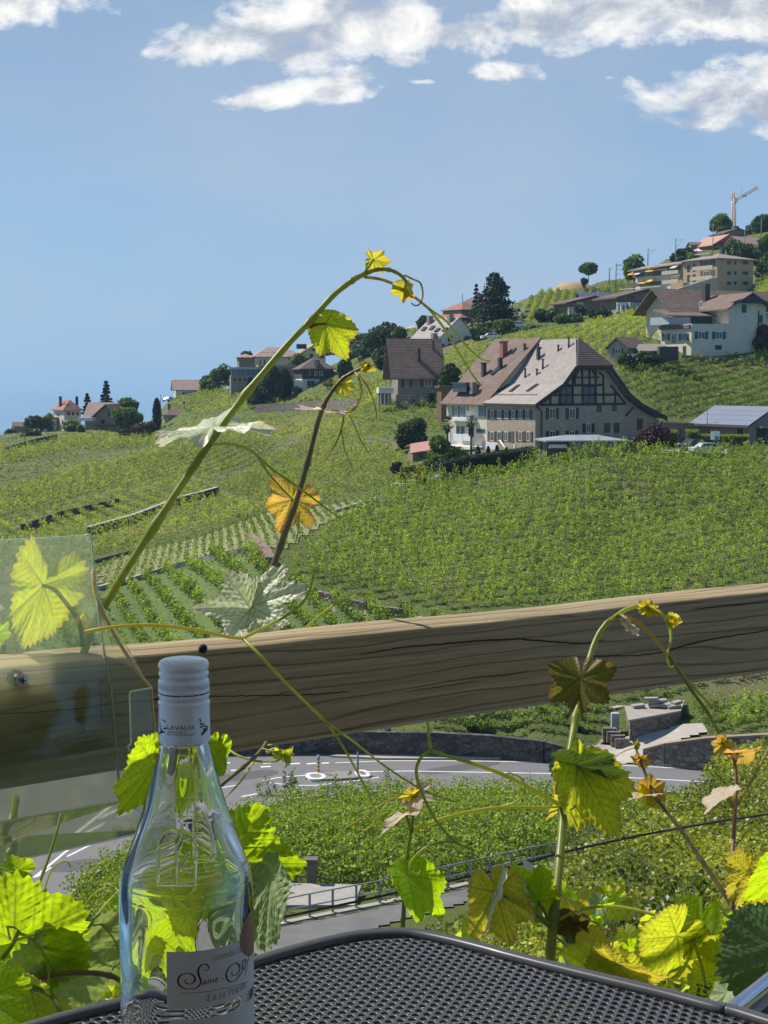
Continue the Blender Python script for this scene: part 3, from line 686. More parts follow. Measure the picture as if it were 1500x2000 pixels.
yard = [P(1225,893,197), P(1290,893,197), P(1345,895,197), P(1420,893,197), P(1420,880,204), P(1352,875,206), P(1322,868,210), P(1330,855,214), P(1318,855,214), P(1322,875,206), P(1225,876,203)]
tess_sheet('farm_yard', [Vector((p.x, p.y, 0)) for p in yard], M('yard_gravel', (.52, .46, .38), (.44, .40, .33), scale=.6), dz=.35, step=.5)
lane = [G(u, v) for u, v in [(1000,640),(1012,600),(1020,588),(1032,590),(1028,610),(1015,642)]]
tess_sheet('road_lane', [Vector((p.x, p.y, 0)) for p in lane if p], m_path, dz=.3, step=1.2)
# ------------------------------------------------------------------ building kit
def tile_mat(name, c1, c2, c3, sc=1.0):
 m, nt, out = new_mat(name); vec = mapping(nt)
 n1 = N(nt, 'ShaderNodeTexNoise', {'Vector': vec, 'Scale': .9 * sc, 'Detail': 8, 'Roughness': .75})
 n2 = N(nt, 'ShaderNodeTexNoise', {'Vector': mapping(nt, (1, 1, .4)), 'Scale': 7 * sc, 'Detail': 4})
 c = ramp(nt, n1.outputs[0], [(.3, c1), (.5, c2), (.72, c3)])
 c = mix(nt, ramp(nt, n2.outputs[0], [(.35, 0.0), (.75, .45)]), c, tuple(x * .6 for x in c1))
 wv = N(nt, 'ShaderNodeTexWave', {'Vector': vec, 'Scale': 1.1, 'Distortion': .6, 'Detail': 2}, bands_direction='Z')
 bs = N(nt, 'ShaderNodeBsdfPrincipled', {'Base Color': c, 'Roughness': .85, 'Specular IOR Level': .25})
 b = N(nt, 'ShaderNodeBump', {'Strength': .5, 'Distance': .06, 'Height': wv.outputs[0]})
 nt.links.new(b.outputs[0], bs.inputs['Normal']); nt.links.new(bs.outputs[0], out.inputs[0]); MATS[name] = m; return m
t_pink = tile_mat('tiles_pale', (.27, .23, .20), (.34, .295, .262), (.41, .365, .33))
t_brown = tile_mat('tiles_brown', (.13, .09, .068), (.19, .135, .105), (.26, .185, .15))
t_red = tile_mat('tiles_red', (.24, .125, .09), (.32, .17, .125), (.38, .22, .165))
t_rose = tile_mat('tiles_rose', (.34, .225, .185), (.41, .285, .24), (.47, .34, .29))
t_dark = tile_mat('tiles_dark', (.10, .07, .06), (.15, .105, .09), (.20, .14, .12))
t_slate = tile_mat('slate', (.10, .10, .115), (.14, .14, .155), (.18, .18, .19))
w_beige = M('render_beige', (.44, .37, .27), (.34, .285, .205), scale=.9, c3=(.50, .425, .32), bump=.15, bscale=6)
w_cream = M('render_cream', (.62, .57, .45), (.55, .50, .39), scale=.5, c3=(.66, .61, .5))
w_white = M('render_white', (.66, .64, .58), (.58, .56, .50), scale=.4)
w_grey = M('render_grey', (.27, .235, .195), (.22, .19, .16), scale=.7, bump=.15, bscale=6)
w_brown = M('render_brown', (.26, .20, .15), (.22, .17, .125), scale=.6)
w_ochre = M('render_ochre', (.48, .355, .24), (.43, .32, .215), scale=.5)
m_timber = M('dark_timber', (.035, .028, .024), (.055, .045, .038), scale=5, rough=.8)
m_wood = M('brown_wood', (.16, .10, .065), (.12, .075, .05), scale=4)
m_glass = M('window_glass', (.03, .035, .04), (.05, .06, .07), scale=.5, rough=.12, spec=.6)
m_wfr = M('window_frame_white', (.62, .60, .55), (.55, .53, .48))
m_shb = M('shutter_brown', (.12, .085, .065), (.09, .065, .05), scale=5)
m_shd = M('shutter_dark', (.045, .05, .06), (.03, .035, .04), scale=5)
m_shg = M('shutter_green', (.02, .13, .10), (.018, .10, .08), scale=5)
m_sht = M('shutter_teal', (.10, .22, .24), (.08, .18, .20), scale=5)
m_pwhite = M('painted_white', (.74, .74, .72), (.66, .66, .64))
m_chim = M('chimney_dark', (.075, .07, .068), (.05, .05, .05), scale=3)
m_brick = M('chimney_brick', (.36, .16, .10), (.26, .12, .08), scale=3)
Z = Vector((0, 0, 1))
def hitplane(u, v, p, n):
 d = ray(u, v); return d * (p.dot(n) / d.dot(n))
class Bld:
 def __init__(s, name, label, cat, uc, vb, Y, yaw, group=None):
  s.O = P(uc, vb, Y); s.g = Vector((cos(radians(yaw)), sin(radians(yaw)), 0)); s.l = Vector((-sin(radians(yaw)), cos(radians(yaw)), 0))
  s.root = empty(name, s.O, label, cat, group)
 def pl(s, face, off=0.0, at=0.0):
  """plane of face A (at l=-off...) or B; 'at' shifts it inwards"""
  if face == 'A': return s.O + s.l * (at - off), s.l, s.g
  return s.O + s.g * (at - off), s.g, s.l
 def hit(s, face, u, v, at=0.0):
  p, n, a = s.pl(face, 0, at); h = hitplane(u, v, p, n) - s.O
  return h.dot(a), h.z
 def pt(s, a, b, z): return s.O + s.g * a + s.l * b + Z * z
 def zc(s, v): return P(0, v, s.O.y).z - s.O.z
 def body(s, LA, LB, zt, mat, down=3, ridge=None, ap=0.5, zr=None, name='wall', a0=0.0, b0=0.0):
  """ridge None flat; 'l' ridge along l (gable on face A); 'g' ridge along g"""
  mb = MB()
  if ridge is None:
   mb.prism([s.pt(a0, b0, -down), s.pt(a0 + LA, b0, -down), s.pt(a0 + LA, b0 + LB, -down), s.pt(a0, b0 + LB, -down)], Z * (zt + down))
  elif ridge == 'l':
   mb.prism([s.pt(a0, b0, -down), s.pt(a0 + LA, b0, -down), s.pt(a0 + LA, b0, zt), s.pt(a0 + LA * ap, b0, zr - .12), s.pt(a0, b0, zt)], s.l * LB)
  else:
   mb.prism([s.pt(a0, b0, -down), s.pt(a0, b0 + LB, -down), s.pt(a0, b0 + LB, zt), s.pt(a0, b0 + LB * ap, zr - .12), s.pt(a0, b0, zt)], s.g * LA)
  return mb.build(name, mat, s.root)
 def gable(s, LA, LB, zt, zr, mat, ridge='l', ov=.6, ove=.6, th=.22, ap=.5, a0=0.0, b0=0.0, drop=None, edge=None):
  W = LA if ridge == 'l' else LB; L = LB if ridge == 'l' else LA
  f = (lambda x, y, z: s.pt(a0 + x, b0 + y, z)) if ridge == 'l' else (lambda x, y, z: s.pt(a0 + y, b0 + x, z))
  mid = W * ap; s1 = (zr - zt) / mid; s2 = (zr - zt) / (W - mid)
  up = [(-ove, zt - s1 * ove), (mid, zr), (W + ove, zt - s2 * ove)]
  mb = MB()
  for (x0, z0), (x1, z1) in ((up[0], up[1]), (up[1], up[2])):
   mb.prism([f(x0, -ov, z0), f(x1, -ov, z1), f(x1, -ov, z1 + th), f(x0, -ov, z0 + th)], (f(0, L + 2 * ov, 0) - f(0, 0, 0)))
  r = mb.build('roof', mat, s.root)
  return r
 def hip(s, LA, LB, zt, zr, mat, ov=.6, a0=0.0, b0=0.0, inset=None, th=.18, name='roof'):
  A0, A1, B0, B1 = a0 - ov, a0 + LA + ov, b0 - ov, b0 + LB + ov
  w = min(A1 - A0, B1 - B0) / 2; ins = inset if inset is not None else w
  if LA >= LB: r0 = s.pt(A0 + ins, (B0 + B1) / 2, zr); r1 = s.pt(A1 - ins, (B0 + B1) / 2, zr)
  else: r0 = s.pt((A0 + A1) / 2, B0 + ins, zr); r1 = s.pt((A0 + A1) / 2, B1 - ins, zr)
  c = [s.pt(A0, B0, zt), s.pt(A1, B0, zt), s.pt(A1, B1, zt), s.pt(A0, B1, zt)]
  lo = [p - Z * th for p in c]
  vs = c + lo + [r0, r1]
  fs = [(7, 6, 5, 4)] + [(i, 4 + i, 4 + (i + 1) % 4, (i + 1) % 4) for i in range(4)]
  if LA >= LB: fs += [(0, 1, 9, 8), (1, 2, 9), (2, 3, 8, 9), (3, 0, 8)]
  else: fs += [(0, 1, 8), (1, 2, 9, 8), (2, 3, 9), (3, 0, 8, 9)]
  mb = MB(); mb.add(vs, fs); return mb.build(name, mat, s.root)
 def flat(s, LA, LB, z, th, mat, ov=.4, a0=0.0, b0=0.0, name='roof'):
  return MB().prism([s.pt(a0 - ov, b0 - ov, z), s.pt(a0 + LA + ov, b0 - ov, z), s.pt(a0 + LA + ov, b0 + LB + ov, z), s.pt(a0 - ov, b0 + LB + ov, z)], Z * th).build(name, mat, s.root)
 def slab(s, face, u0, v0, u1, v1, name, mat, proud=.05, th=.1, at=0.0, parent=None):
  """a box standing proud of a wall; pixel rectangle"""
  p, n, a = s.pl(face, 0, at)
  x0, za = s.hit(face, u0, v0, at); x1, zb = s.hit(face, u1, v1, at); _, zc_ = s.hit(face, u0, v1, at); _, zd = s.hit(face, u1, v0, at)
  z1 = (za + zd) / 2; z0 = (zb + zc_) / 2
  c = p + a * ((x0 + x1) / 2) + Z * ((z0 + z1) / 2) - n * (proud - th / 2)
  return MB().box(c, (abs(x1 - x0), th, abs(z1 - z0)), (a, n, Z)).build(name, mat, parent or s.root)
 def win(s, face, u0, v0, u1, v1, sh=None, at=0.0, mat=None, frame=None, cross=True, name='window'):
  p, n, a = s.pl(face, 0, at)
  x0, za = s.hit(face, u0, v0, at); x1, zb = s.hit(face, u1, v1, at); _, zc_ = s.hit(face, u0, v1, at); _, zd = s.hit(face, u1, v0, at)
  if x0 > x1: x0, x1 = x1, x0
  z1 = (za + zd) / 2; z0 = (zb + zc_) / 2; w = x1 - x0; h = z1 - z0; cx = (x0 + x1) / 2; cz = (z0 + z1) / 2
  fw = min(.1, w * .14)
  mb = MB()
  def bx(ax, az, bw, bh, pr=.06, th=.08): mb.box(p + a * ax + Z * az - n * (pr - th / 2), (bw, th, bh), (a, n, Z))
  bx(x0 + fw / 2, cz, fw, h); bx(x1 - fw / 2, cz, fw, h); bx(cx, z1 - fw / 2, w - 2 * fw, fw); bx(cx, z0 + fw / 2, w - 2 * fw, fw)
  if cross and w > .7: bx(cx, cz, fw * .7, h - 2 * fw)
  fr = mb.build(name, frame or m_wfr, s.root)
  MB().box(p + a * cx + Z * cz - n * .01, (w - 2 * fw, .03, h - 2 * fw), (a, n, Z)).build('pane', mat or m_glass, fr)
  if sh:
   sm, sw = sh
   for sx in (x0 - sw / 2 - .02, x1 + sw / 2 + .02):
    MB().box(p + a * sx + Z * cz - n * .05, (sw, .06, h * 1.03), (a, n, Z)).build('shutter', sm, s.root)
  return fr
 def onroof(s, u, v, roof_p, roof_n): return hitplane(u, v, roof_p, roof_n)
def chimney(b, parent, base, w, d, h, mat, cap=None, down=1.0):
 mb = MB().box(base + Z * ((h - down) / 2), (w, d, h + down), (b.g, b.l, Z))
 o = mb.build('chimney', mat, parent)
 if cap: MB().box(base + Z * (h + .06), (w * 1.25, d * 1.25, .12), (b.g, b.l, Z)).build('chimney_cap', cap, parent)
 return o
# ------------------------------------------------------------------ 1 half-timbered farmhouse
b = Bld('farmhouse', 'big stone farmhouse with pale pink roof and half timbered gable', 'house', 1045, 886, 200, 30)
s_eL, z_e = 0.0, b.zc(789)
s_R = b.hit('A', 1246, 793)[0]; s_X, z_X = b.hit('A', 1293, 817)
s_hl, z_hl = b.hit('A', 1118, 717); s_hr, z_hr = b.hit('A', 1182, 715)
s_k, z_k = b.hit('A', 1092, 752); s_k2, z_k2 = b.hit('A', 1221, 772)
mid = (s_hl + s_hr) / 2; z_r = b.zc(677) + 1.05; LB = 11.1
z_h = (z_hl + z_hr) / 2
gab = [b.pt(0, 0, -4), b.pt(s_X - .6, 0, -4), b.pt(s_X - .6, 0, z_X - .25), b.pt(s_R, 0, (793 and b.hit('A', 1246, 797)[1])), b.pt(s_k2, 0, z_k2 - .35), b.pt(s_hr, 0, z_h - .3), b.pt(s_hl, 0, z_h - .3), b.pt(s_k, 0, z_k - .35), b.pt(0, 0, z_e - .1)]
MB().prism(gab, b.l * LB).build('wall', w_beige, b.root)
mb = MB(); th = .28; ovf = -1.1; hb = 2.6
def rslab(pts, mb=mb):
 n = (pts[1] - pts[0]).cross(pts[2] - pts[1]).normalized()
 if n.z < 0: n = -n; pts = pts[::-1]
 mb.prism(pts, n * th)
e0 = (-.75, z_e - .25)
rslab([b.pt(e0[0], ovf, e0[1]), b.pt(e0[0], LB, e0[1]), b.pt(s_k, LB, z_k), b.pt(s_k, ovf, z_k)])
rslab([b.pt(s_k, ovf, z_k), b.pt(s_k, LB, z_k), b.pt(s_hl, LB, z_h), b.pt(s_hl, ovf, z_h)])
rslab([b.pt(s_hl, ovf, z_h), b.pt(s_hl, LB, z_h), b.pt(mid, LB, z_r), b.pt(mid, hb, z_r)])
rslab([b.pt(s_hr, ovf, z_h), b.pt(mid, hb, z_r), b.pt(mid, LB, z_r), b.pt(s_hr, LB, z_h)])
rslab([b.pt(s_k2, ovf, z_k2), b.pt(s_hr, ovf, z_h), b.pt(s_hr, LB, z_h), b.pt(s_k2, LB, z_k2)])
rslab([b.pt(s_R, ovf, b.hit('A', 1246, 793)[1]), b.pt(s_k2, ovf, z_k2), b.pt(s_k2, LB, z_k2), b.pt(s_R, LB, b.hit('A', 1246, 793)[1])])
rslab([b.pt(s_X, ovf, z_X), b.pt(s_R, ovf, b.hit('A', 1246, 793)[1]), b.pt(s_R, LB, b.hit('A', 1246, 793)[1]), b.pt(s_X, LB, z_X)])
roof = mb.build('roof', t_pink, b.root)
mb = MB(); rslab([b.pt(s_hl - .3, ovf - .15, z_h - .05), b.pt(s_hr + .3, ovf - .15, z_h - .05), b.pt(mid, hb - .1, z_r + .1)], mb)
mb.build('gable_hip', t_dark, b.root)
mb = MB(); prof = [(e0[0], e0[1]), (s_k, z_k), (s_hl, z_h)]; prof2 = [(s_hr, z_h), (s_k2, z_k2), (s_R, b.hit('A', 1246, 793)[1]), (s_X, z_X)]
for pr in (prof, prof2):
 for (x0, za), (x1, zb) in zip(pr, pr[1:]):
  mb.prism([b.pt(x0, ovf - .06, za - .35), b.pt(x1, ovf - .06, zb - .35), b.pt(x1, ovf - .06, zb + .3), b.pt(x0, ovf - .06, za + .3)], b.l * .1)
mb.prism([b.pt(s_hl - .2, ovf - .1, z_h - .45), b.pt(s_hr + .2, ovf - .1, z_h - .45), b.pt(s_hr + .2, ovf - .1, z_h + .02), b.pt(s_hl - .2, ovf - .1, z_h + .02)], b.l * .12)
mb.build('verge_board', m_timber, b.root)
mb = MB()
def beam(u0, v0, u1, v1, w=.26):
 a0, za = b.hit('A', u0, v0); a1, zb = b.hit('A', u1, v1)
 p0 = b.pt(a0, -.06, za); p1 = b.pt(a1, -.06, zb); t = (p1 - p0); L = t.length; t.normalize(); n = b.l; c = t.cross(n)
 mb.box((p0 + p1) / 2, (L, .12, w), (t, n, c))
U = lambda x: 840 + x / 3.125
Vv = lambda y: 640 + y / 3.125
for x0, y0, x1, y1 in [(650,472,1190,464),(735,412,925,410),(925,410,1135,408),(795,352,1060,350),(838,305,1030,303),
  (735,400,733,470),(790,352,790,470),(838,290,838,352),(870,262,870,470),(882,255,882,352),(927,250,930,470),(970,252,972,352),(1010,262,1010,466),(1055,300,1058,466),(1128,385,1128,464),
  (905,262,882,300),(990,258,1010,300),(760,380,735,410),(1060,300,1030,270),(690,440,650,470),(1100,350,1190,464),(800,330,660,468)]:
 beam(U(x0), Vv(y0), U(x1), Vv(y1), .3 if abs(y0 - y1) < 10 and x1 - x0 > 200 else .22)
mb.build('timber_frame', m_timber, b.root)
for x0, y0, x1, y1 in ((797,358,868,465),(932,356,1006,464)):
 b.win('A', U(x0), Vv(y0), U(x1), Vv(y1), frame=m_timber)
for x0, y0, x1, y1, sh in ((727,490,764,556,m_shb),(848,490,886,556,m_shb),(950,585,982,640,m_shd),(727,630,764,672,m_shd),(848,630,882,668,m_shd)):
 b.win('A', U(x0), Vv(y0), U(x1), Vv(y1), sh=(sh, .52))
for x0, y0, x1, y1 in ((1017,476,1045,515),(1112,474,1137,510)): b.win('A', U(x0), Vv(y0), U(x1), Vv(y1), frame=m_shb)
for x0, y0, x1, y1 in ((1064,582,1097,640),(1121,580,1156,640),(1263,554,1296,624)): b.slab('A', U(x0), Vv(y0), U(x1), Vv(y1), 'shutter', m_shb)
for x0, x1 in ((368,392),(411,436),(454,479),(497,522),(540,566),(583,608)):
 b.win('B', U(x0), Vv(504), U(x1), Vv(556), sh=(m_shb, .5))
for x0, x1 in ((368,392),(411,436),(452,476),(540,562),(590,612)):
 b.win('B', U(x0), Vv(634), U(x1), Vv(692), sh=(m_shb, .5))
b.slab('B', U(496), Vv(632), U(512), Vv(700), 'door', m_wood)
MB().tube([b.pt(.25, -.18, z_e - .4), b.pt(.9, -.18, z_e - 1.0), b.pt(.9, -.18, -2.5)], .09, 6).build('drainpipe', m_shd, b.root)
a_, z_ = b.hit('A', U(1192), Vv(540)); a2, z2 = b.hit('A', U(1212), Vv(485))
MB().tube([b.pt(a_, -.1, z_), b.pt(a2, -.95, z2)], .13, 6).build('brace', m_timber, b.root)
rp1 = b.pt(s_k, 0, z_k); lo_n = ((b.pt(e0[0], 1, e0[1]) - rp1).cross(b.pt(s_k, 3, z_k) - rp1)).normalized()
if lo_n.z < 0: lo_n = -lo_n
rp2 = b.pt(s_hl, 0, z_h); hi_n = ((b.pt(s_k, 1, z_k) - rp2).cross(b.pt(s_hl, 3, z_h) - rp2)).normalized()
if hi_n.z < 0: hi_n = -hi_n
for q in (((412,392),(425,392),(487,352),(474,352)), ((480,392),(500,392),(552,350),(534,352)), ((585,390),(602,390),(665,346),(647,347))):
 pts = [hitplane(U(x), Vv(y), rp1 + lo_n * th, lo_n) for x, y in q]
 s_ = MB().prism([p + lo_n * .003 for p in pts], lo_n * .14).build('skylight', m_chim, roof)
 cc_ = sum(pts, Vector()) / 4
 MB().prism([cc_ + (p - cc_) * .62 + lo_n * .15 for p in pts], lo_n * .02).build('pane', m_glass, s_)
for x, y, hh_ in ((580,303,1.1),(652,287,.7),(688,250,1.2),(782,155,1.0),(846,135,1.5),(660,150,1.0)):
 p = hitplane(U(x), Vv(y), rp2 + hi_n * th, hi_n)
 MB().tube([p - Z * .3, p + Z * hh_], .13, 8).tube([p + Z * hh_, p + Z * (hh_ + .12)], .2, 8).build('vent_pipe', m_chim, roof)
q0, q1 = (hitplane(U(x), Vv(412), rp1 + lo_n * th, lo_n) for x in (330, 653))
mb = MB().tube([q0.lerp(q1, t / 40) + Z * (.07 + .05 * (t % 2)) for t in range(41)], .05, 5); mb.build('snow_guard', M('guard', (.3, .2, .17)), roof)
b2 = Bld('annex', 'brown roofed wing with teal shutters and a white terrace joined to the farmhouse', 'house', 1045, 886, 200, 30)
a0, b0 = -.02, 11.15; LBx = 10.4; LAx = 17
zt = b.zc(787) + .25; zr = b2.pt(0, 0, 0).z; zr = P(0, 664, 218).z - b2.O.z
b2.body(LAx, LBx, zt, w_cream, ridge='l', zr=zr, a0=a0, b0=b0, down=4)
r2 = b2.gable(LAx, LBx, zt, zr, t_brown, ridge='l', ov=.5, ove=.8, a0=a0, b0=b0)
U3 = lambda x: 700 + x / 3.75
V3 = lambda y: 520 + y / 3.75
for x0, y0, x1, y1, sh in ((706,1030,728,1100,m_sht),(752,1030,768,1100,m_sht),(792,1022,812,1062,None),(900,1020,918,1100,m_sht)):
 b2.win('B', U3(x0), V3(y0), U3(x1), V3(y1), sh=(sh, .55) if sh else None)
b2.slab('B', U3(700), V3(1108), U3(868), V3(1130), 'awning', m_pwhite, proud=1.6, th=1.6)
for x0, y0, x1, y1 in ((718,1172,742,1270),(752,1172,778,1272),(808,1190,850,1222),(865,1190,930,1222)):
 b2.win('B', U3(x0), V3(y0), U3(x1), V3(y1), frame=m_sht)
b2.slab('B', U3(806), V3(1226), U3(868), V3(1276), 'balcony_panel', m_pwhite, proud=2.4, th=.1)
b2.slab('B', U3(872), V3(1226), U3(936), V3(1276), 'balcony_panel', m_pwhite, proud=2.4, th=.1)
U7 = lambda x: 740 + x / 4.167
V7 = lambda y: 780 + y / 4.167
b2.slab('B', U7(640), V7(376), U7(900), V7(398), 'terrace_slab', m_pwhite, proud=3.0, th=3.0)
b2.slab('B', U7(872), V7(205), U7(890), V7(400), 'post', m_pwhite, proud=2.6, th=.3)
b2.slab('B', U7(690), V7(240), U7(704), V7(400), 'post', m_pwhite, proud=2.6, th=.3)
b.slab('B', U7(920), V7(345), U7(1046), V7(402), 'balcony_panel', m_pwhite, proud=1.6, th=.12)
b.slab('B', U7(905), V7(402), U7(1050), V7(414), 'terrace_slab', m_conc, proud=1.7, th=1.7)
q0 = b.hit('B', U7(1050), V7(332)); q1 = b.hit('B', U7(1125), V7(450))
MB().tube([b.pt(-1.3, q0[0], q0[1]), b.pt(-1.3, q1[0] - .3, q1[1])], .1, 6).build('handrail', m_pwhite, b.root)
b.slab('B', U7(1156), V7(362), U7(1166), V7(450), 'post', m_pwhite, proud=1.2, th=.2)
nn_ = (b2.pt(a0, b0 + 1, zt) - b2.pt(a0 + LAx / 2, b0, zr)).cross(b2.pt(a0, b0 + 5, zt) - b2.pt(a0 + LAx / 2, b0, zr)).normalized()
if nn_.z < 0: nn_ = -nn_
rpl = b2.pt(a0, b0, zt) + nn_ * .2
for x, y, w_, h_, mt in ((1063,655,.8,1.9,m_brick),(1038,748,.5,1.5,m_chim),(918,795,.55,1.6,m_chim),(1218,608,.3,.8,m_chim),(1318,628,.4,.7,m_chim)):
 chimney(b2, r2, hitplane(U3(x), V3(y), rpl, nn_), w_, w_, h_, mt, cap=m_chim if h_ > 1.5 else None)
for q in (((965,790),(985,800),(1050,735),(1040,722)), ((1120,640),(1132,640),(1160,600),(1148,600))):
 pts = [hitplane(U3(x), V3(y), rpl, nn_) for x, y in q]; MB().prism([p + nn_ * .004 for p in pts], nn_ * .12).build('skylight', m_glass, r2)
p = hitplane(U3(775), V3(925), rpl, nn_);
MB().box(p + Z * .7 - b.l * .0, (1.6, 3.6, 1.2), (b.g, b.l, Z)).build('dormer', m_glass, r2)
MB().box(p + Z * 1.36, (2.2, 4.2, .12), (b.g, b.l, Z)).build('dormer_roof', t_slate, r2)
p = hitplane(U3(842), V3(940), rpl, nn_); MB().box(p + Z * .9, (.8, .7, 1.6), (b.g, b.l, Z)).build('dormer_cheek', w_grey, r2)
bo = Bld('outbuilding', 'small flat roofed wooden outbuilding at the left end of the brown roof', 'shed', 862, 785, 232, 10)
bo.body(3.0, 3, bo.zc(757), m_wood); bo.flat(3.0, 3, bo.zc(757) + .004, .25, t_dark)
b = Bld('garage', 'low stone garage with shallow grey metal roof in front of the farmhouse', 'garage', 1112, 894, 187, 6)
LA = b.hit('A', 1220, 870)[0]; LL = 3.2
b.body(LA, 5.5, b.zc(861), w_grey, down=2)
b.slab('A', 1071, 865, 1110, 893, 'door', M('garage_shade', (.12, .10, .085), (.1, .085, .07)), proud=-.8, th=.1)  # dark panel puts the shade of the garage bay into colour
b.slab('A', 1071, 868, 1106, 875, 'lintel', w_white, proud=.3, th=.12)
aL = b.hit('A', 1072, 862)[0]
MB().prism([b.pt(aL + .4, 1.2, -2), b.pt(0, 1.2, -2), b.pt(0, 5.5, -2), b.pt(aL + .4, 5.5, -2)], Z * (b.zc(861) + 2)).build('side_wall', w_grey, b.root)
b.hip(LA - aL, 5.6, b.zc(860), b.zc(851), M('metal_roof', (.36, .38, .41), (.30, .32, .35), scale=.6, rough=.5, metallic=.3), ov=.5, a0=aL)
b = Bld('hillside_house', 'grey house with big dark tiled roof and one thin black chimney', 'house', 777, 791, 262, 8)
LA = b.hit('A', 856, 760)[0]; LBb = 9
ze = b.zc(731); zr = b.zc(667) + 0.4
b.body(LA, LBb, ze, w_grey, ridge='g', zr=zr)
r = b.gable(LA, LBb, ze, zr, t_brown, ridge='g', ov=1.3, ove=.7)
for x0, y0, x1, y1 in ((340,828,366,884),(480,824,540,884)): b.win('A', U3(x0), V3(y0), U3(x1), V3(y1), sh=(m_shb, .62))
b.win('A', U3(316), V3(946), U3(420), V3(970)); b.win('A', U3(462), V3(946), U3(494), V3(970))
nr = Vector((0, 0, 0)); pA = b.pt(0, 0, ze); pB = b.pt(5, 0, ze); pC = b.pt(0, LBb / 2, zr); nr = (pB - pA).cross(pC - pA).normalized()
if nr.z < 0: nr = -nr
p = hitplane(818, 702, pA + nr * .2, nr); chimney(b, r, p, .5, .5, 1.9, m_chim)
p = hitplane(846, 680, pA + nr * .2, nr); chimney(b, r, p, .3, .3, 1.3, m_chim)
b.slab('A', 739, 757, 768, 768, 'balcony', w_white, proud=.5, th=3.0)
b.slab('A', 741, 768, 766, 791, 'porch', w_grey, proud=-1.2, th=1.5)
for x in (742, 750, 758): b.slab('A', x, 768, x + 1.6, 790, 'post', w_white, proud=.4, th=.2)
b = Bld('modern_house', 'white modern house with steep blank gable and grey roof with four rooflights', 'house', 857, 688, 340, 28)
LA = b.hit('A', 934, 660)[0]; ze = b.zc(662); ap, zr = b.hit('A', 897, 621); LBb = abs(b.hit('B', 800, 665)[0])
w_offw = M('render_offwhite', (.66, .64, .54), (.60, .58, .49), scale=.3)
b.body(LA, LBb, ze, w_offw, ridge='l', ap=ap / LA, zr=zr)
r = b.gable(LA, LBb, ze, zr, tile_mat('tiles_greyrose', (.30, .25, .24), (.36, .31, .29), (.41, .36, .34)), ridge='l', ap=ap / LA, ov=.15, ove=.3)
U5 = lambda x: 730 + x / 5.556
V5 = lambda y: 620 + y / 5.556
for x0, y0, x1, y1 in ((803,196,852,262),(724,284,764,356),(804,286,920,330),(935,284,1030,330),(985,205,1050,235),(1070,205,1102,234),(1108,280,1136,306)):
 b.win('A', U5(x0), V5(y0), U5(x1), V5(y1), frame=m_chim)
b.slab('A', U5(804), V5(334), U5(920), V5(356), 'balcony', m_wfr, proud=1.0, th=1.0)
b.slab('A', U5(985), V5(262), U5(1170), V5(276), 'balcony', m_pwhite, proud=1.4, th=1.6)
pA = b.pt(0, 0, ze); nr = (b.pt(0, 3, ze) - pA).cross(b.pt(ap, 0, zr) - pA).normalized()
if nr.z < 0: nr = -nr
for x0, y0, x1, y1 in ((540,108,560,146),(625,96,650,136),(680,120,708,158),(765,115,790,152)):
 pts = [hitplane(U5(x), V5(y), pA + nr * .22, nr) for x, y in ((x0 - 25, y1), (x0 + 8, y1), (x1 + 22, y0), (x1 - 14, y0))]
 MB().prism([p + nr * .004 for p in pts], nr * .25).build('skylight', m_shd, r)
for x, y, h in ((610, 60, 1.6), (832, 40, 1.5), (655, 240, 1.4)):
 chimney(b, r, hitplane(U5(x), V5(y), pA + nr * .2, nr), 1.1, 1.1, h, w_grey)
b = Bld('red_roofed_house', 'house with flared two tier red tiled roofs and a spire', 'house', 903, 628, 385, 40)
b.body(7, 7, b.zc(608), w_grey, a0=-3, b0=-3)
b.hip(8, 8, b.zc(622), b.zc(601), t_red, ov=1.6, a0=-3.5, b0=-3.5, inset=4.8)
b.body(4.4, 4.4, b.zc(602), m_wood, a0=-1.8, b0=-1.8, name='lantern')
b.hip(5, 5, b.zc(606), b.zc(590), t_red, ov=1.4, a0=-2.1, b0=-2.1, name='upper_roof')
MB().tube([b.pt(.4, .4, b.zc(592)), b.pt(.4, .4, b.zc(573))], .07, 6).build('spire', m_chim, b.root)
b = Bld('lodge', 'tall dark roofed lodge half hidden by the big cedar', 'house', 925, 630, 395, 35)
b.body(13, 8, b.zc(601), w_grey, a0=-2, b0=-2)
b.hip(13, 8, b.zc(601), b.zc(577), t_dark, ov=.8, a0=-2, b0=-2)
b = Bld('low_house', 'pale low house with flat grey roofs behind the dark green trees', 'house', 795, 668, 400, 15)
b.body(6.0, 7, b.zc(645), w_cream, ridge=None); b.hip(6.0, 7, b.zc(645), b.zc(634), M('beige_roof', (.46, .40, .32), (.40, .35, .28)))
b.body(9, 5, b.zc(650), M('pink_wall', (.52, .34, .30), (.46, .30, .26)), a0=-9.3, name='wing'); b.flat(8.6, 5, b.zc(650) + .004, .3, w_white, a0=-9.1, ov=.3)
b = Bld('villa', 'large cream villa with rose tiled roofs and a shuttered gable behind the round bush', 'house', 592, 742, 425, 12)
V2 = lambda y: 560 + y / 3.75
U2 = lambda x: 430 + x / 3.75
LA = b.hit('A', 636, 720)[0]; ze = b.zc(688); ap, zr = b.hit('A', 621, 670)
b.body(LA, 9, ze, w_cream, ridge='l', ap=.62, zr=zr); r = b.gable(LA, 9, ze, zr, t_rose, ridge='l', ap=.62, ov=.9, ove=.9)
for x0, y0, x1, y1 in ((672,446,698,470),(712,446,738,470),(655,492,680,524),(728,492,760,524),(500,502,530,540)):
 b.win('A', U2(x0), V2(y0), U2(x1), V2(y1), frame=m_shd)
aw = b.hit('A', 497, 720)[0]
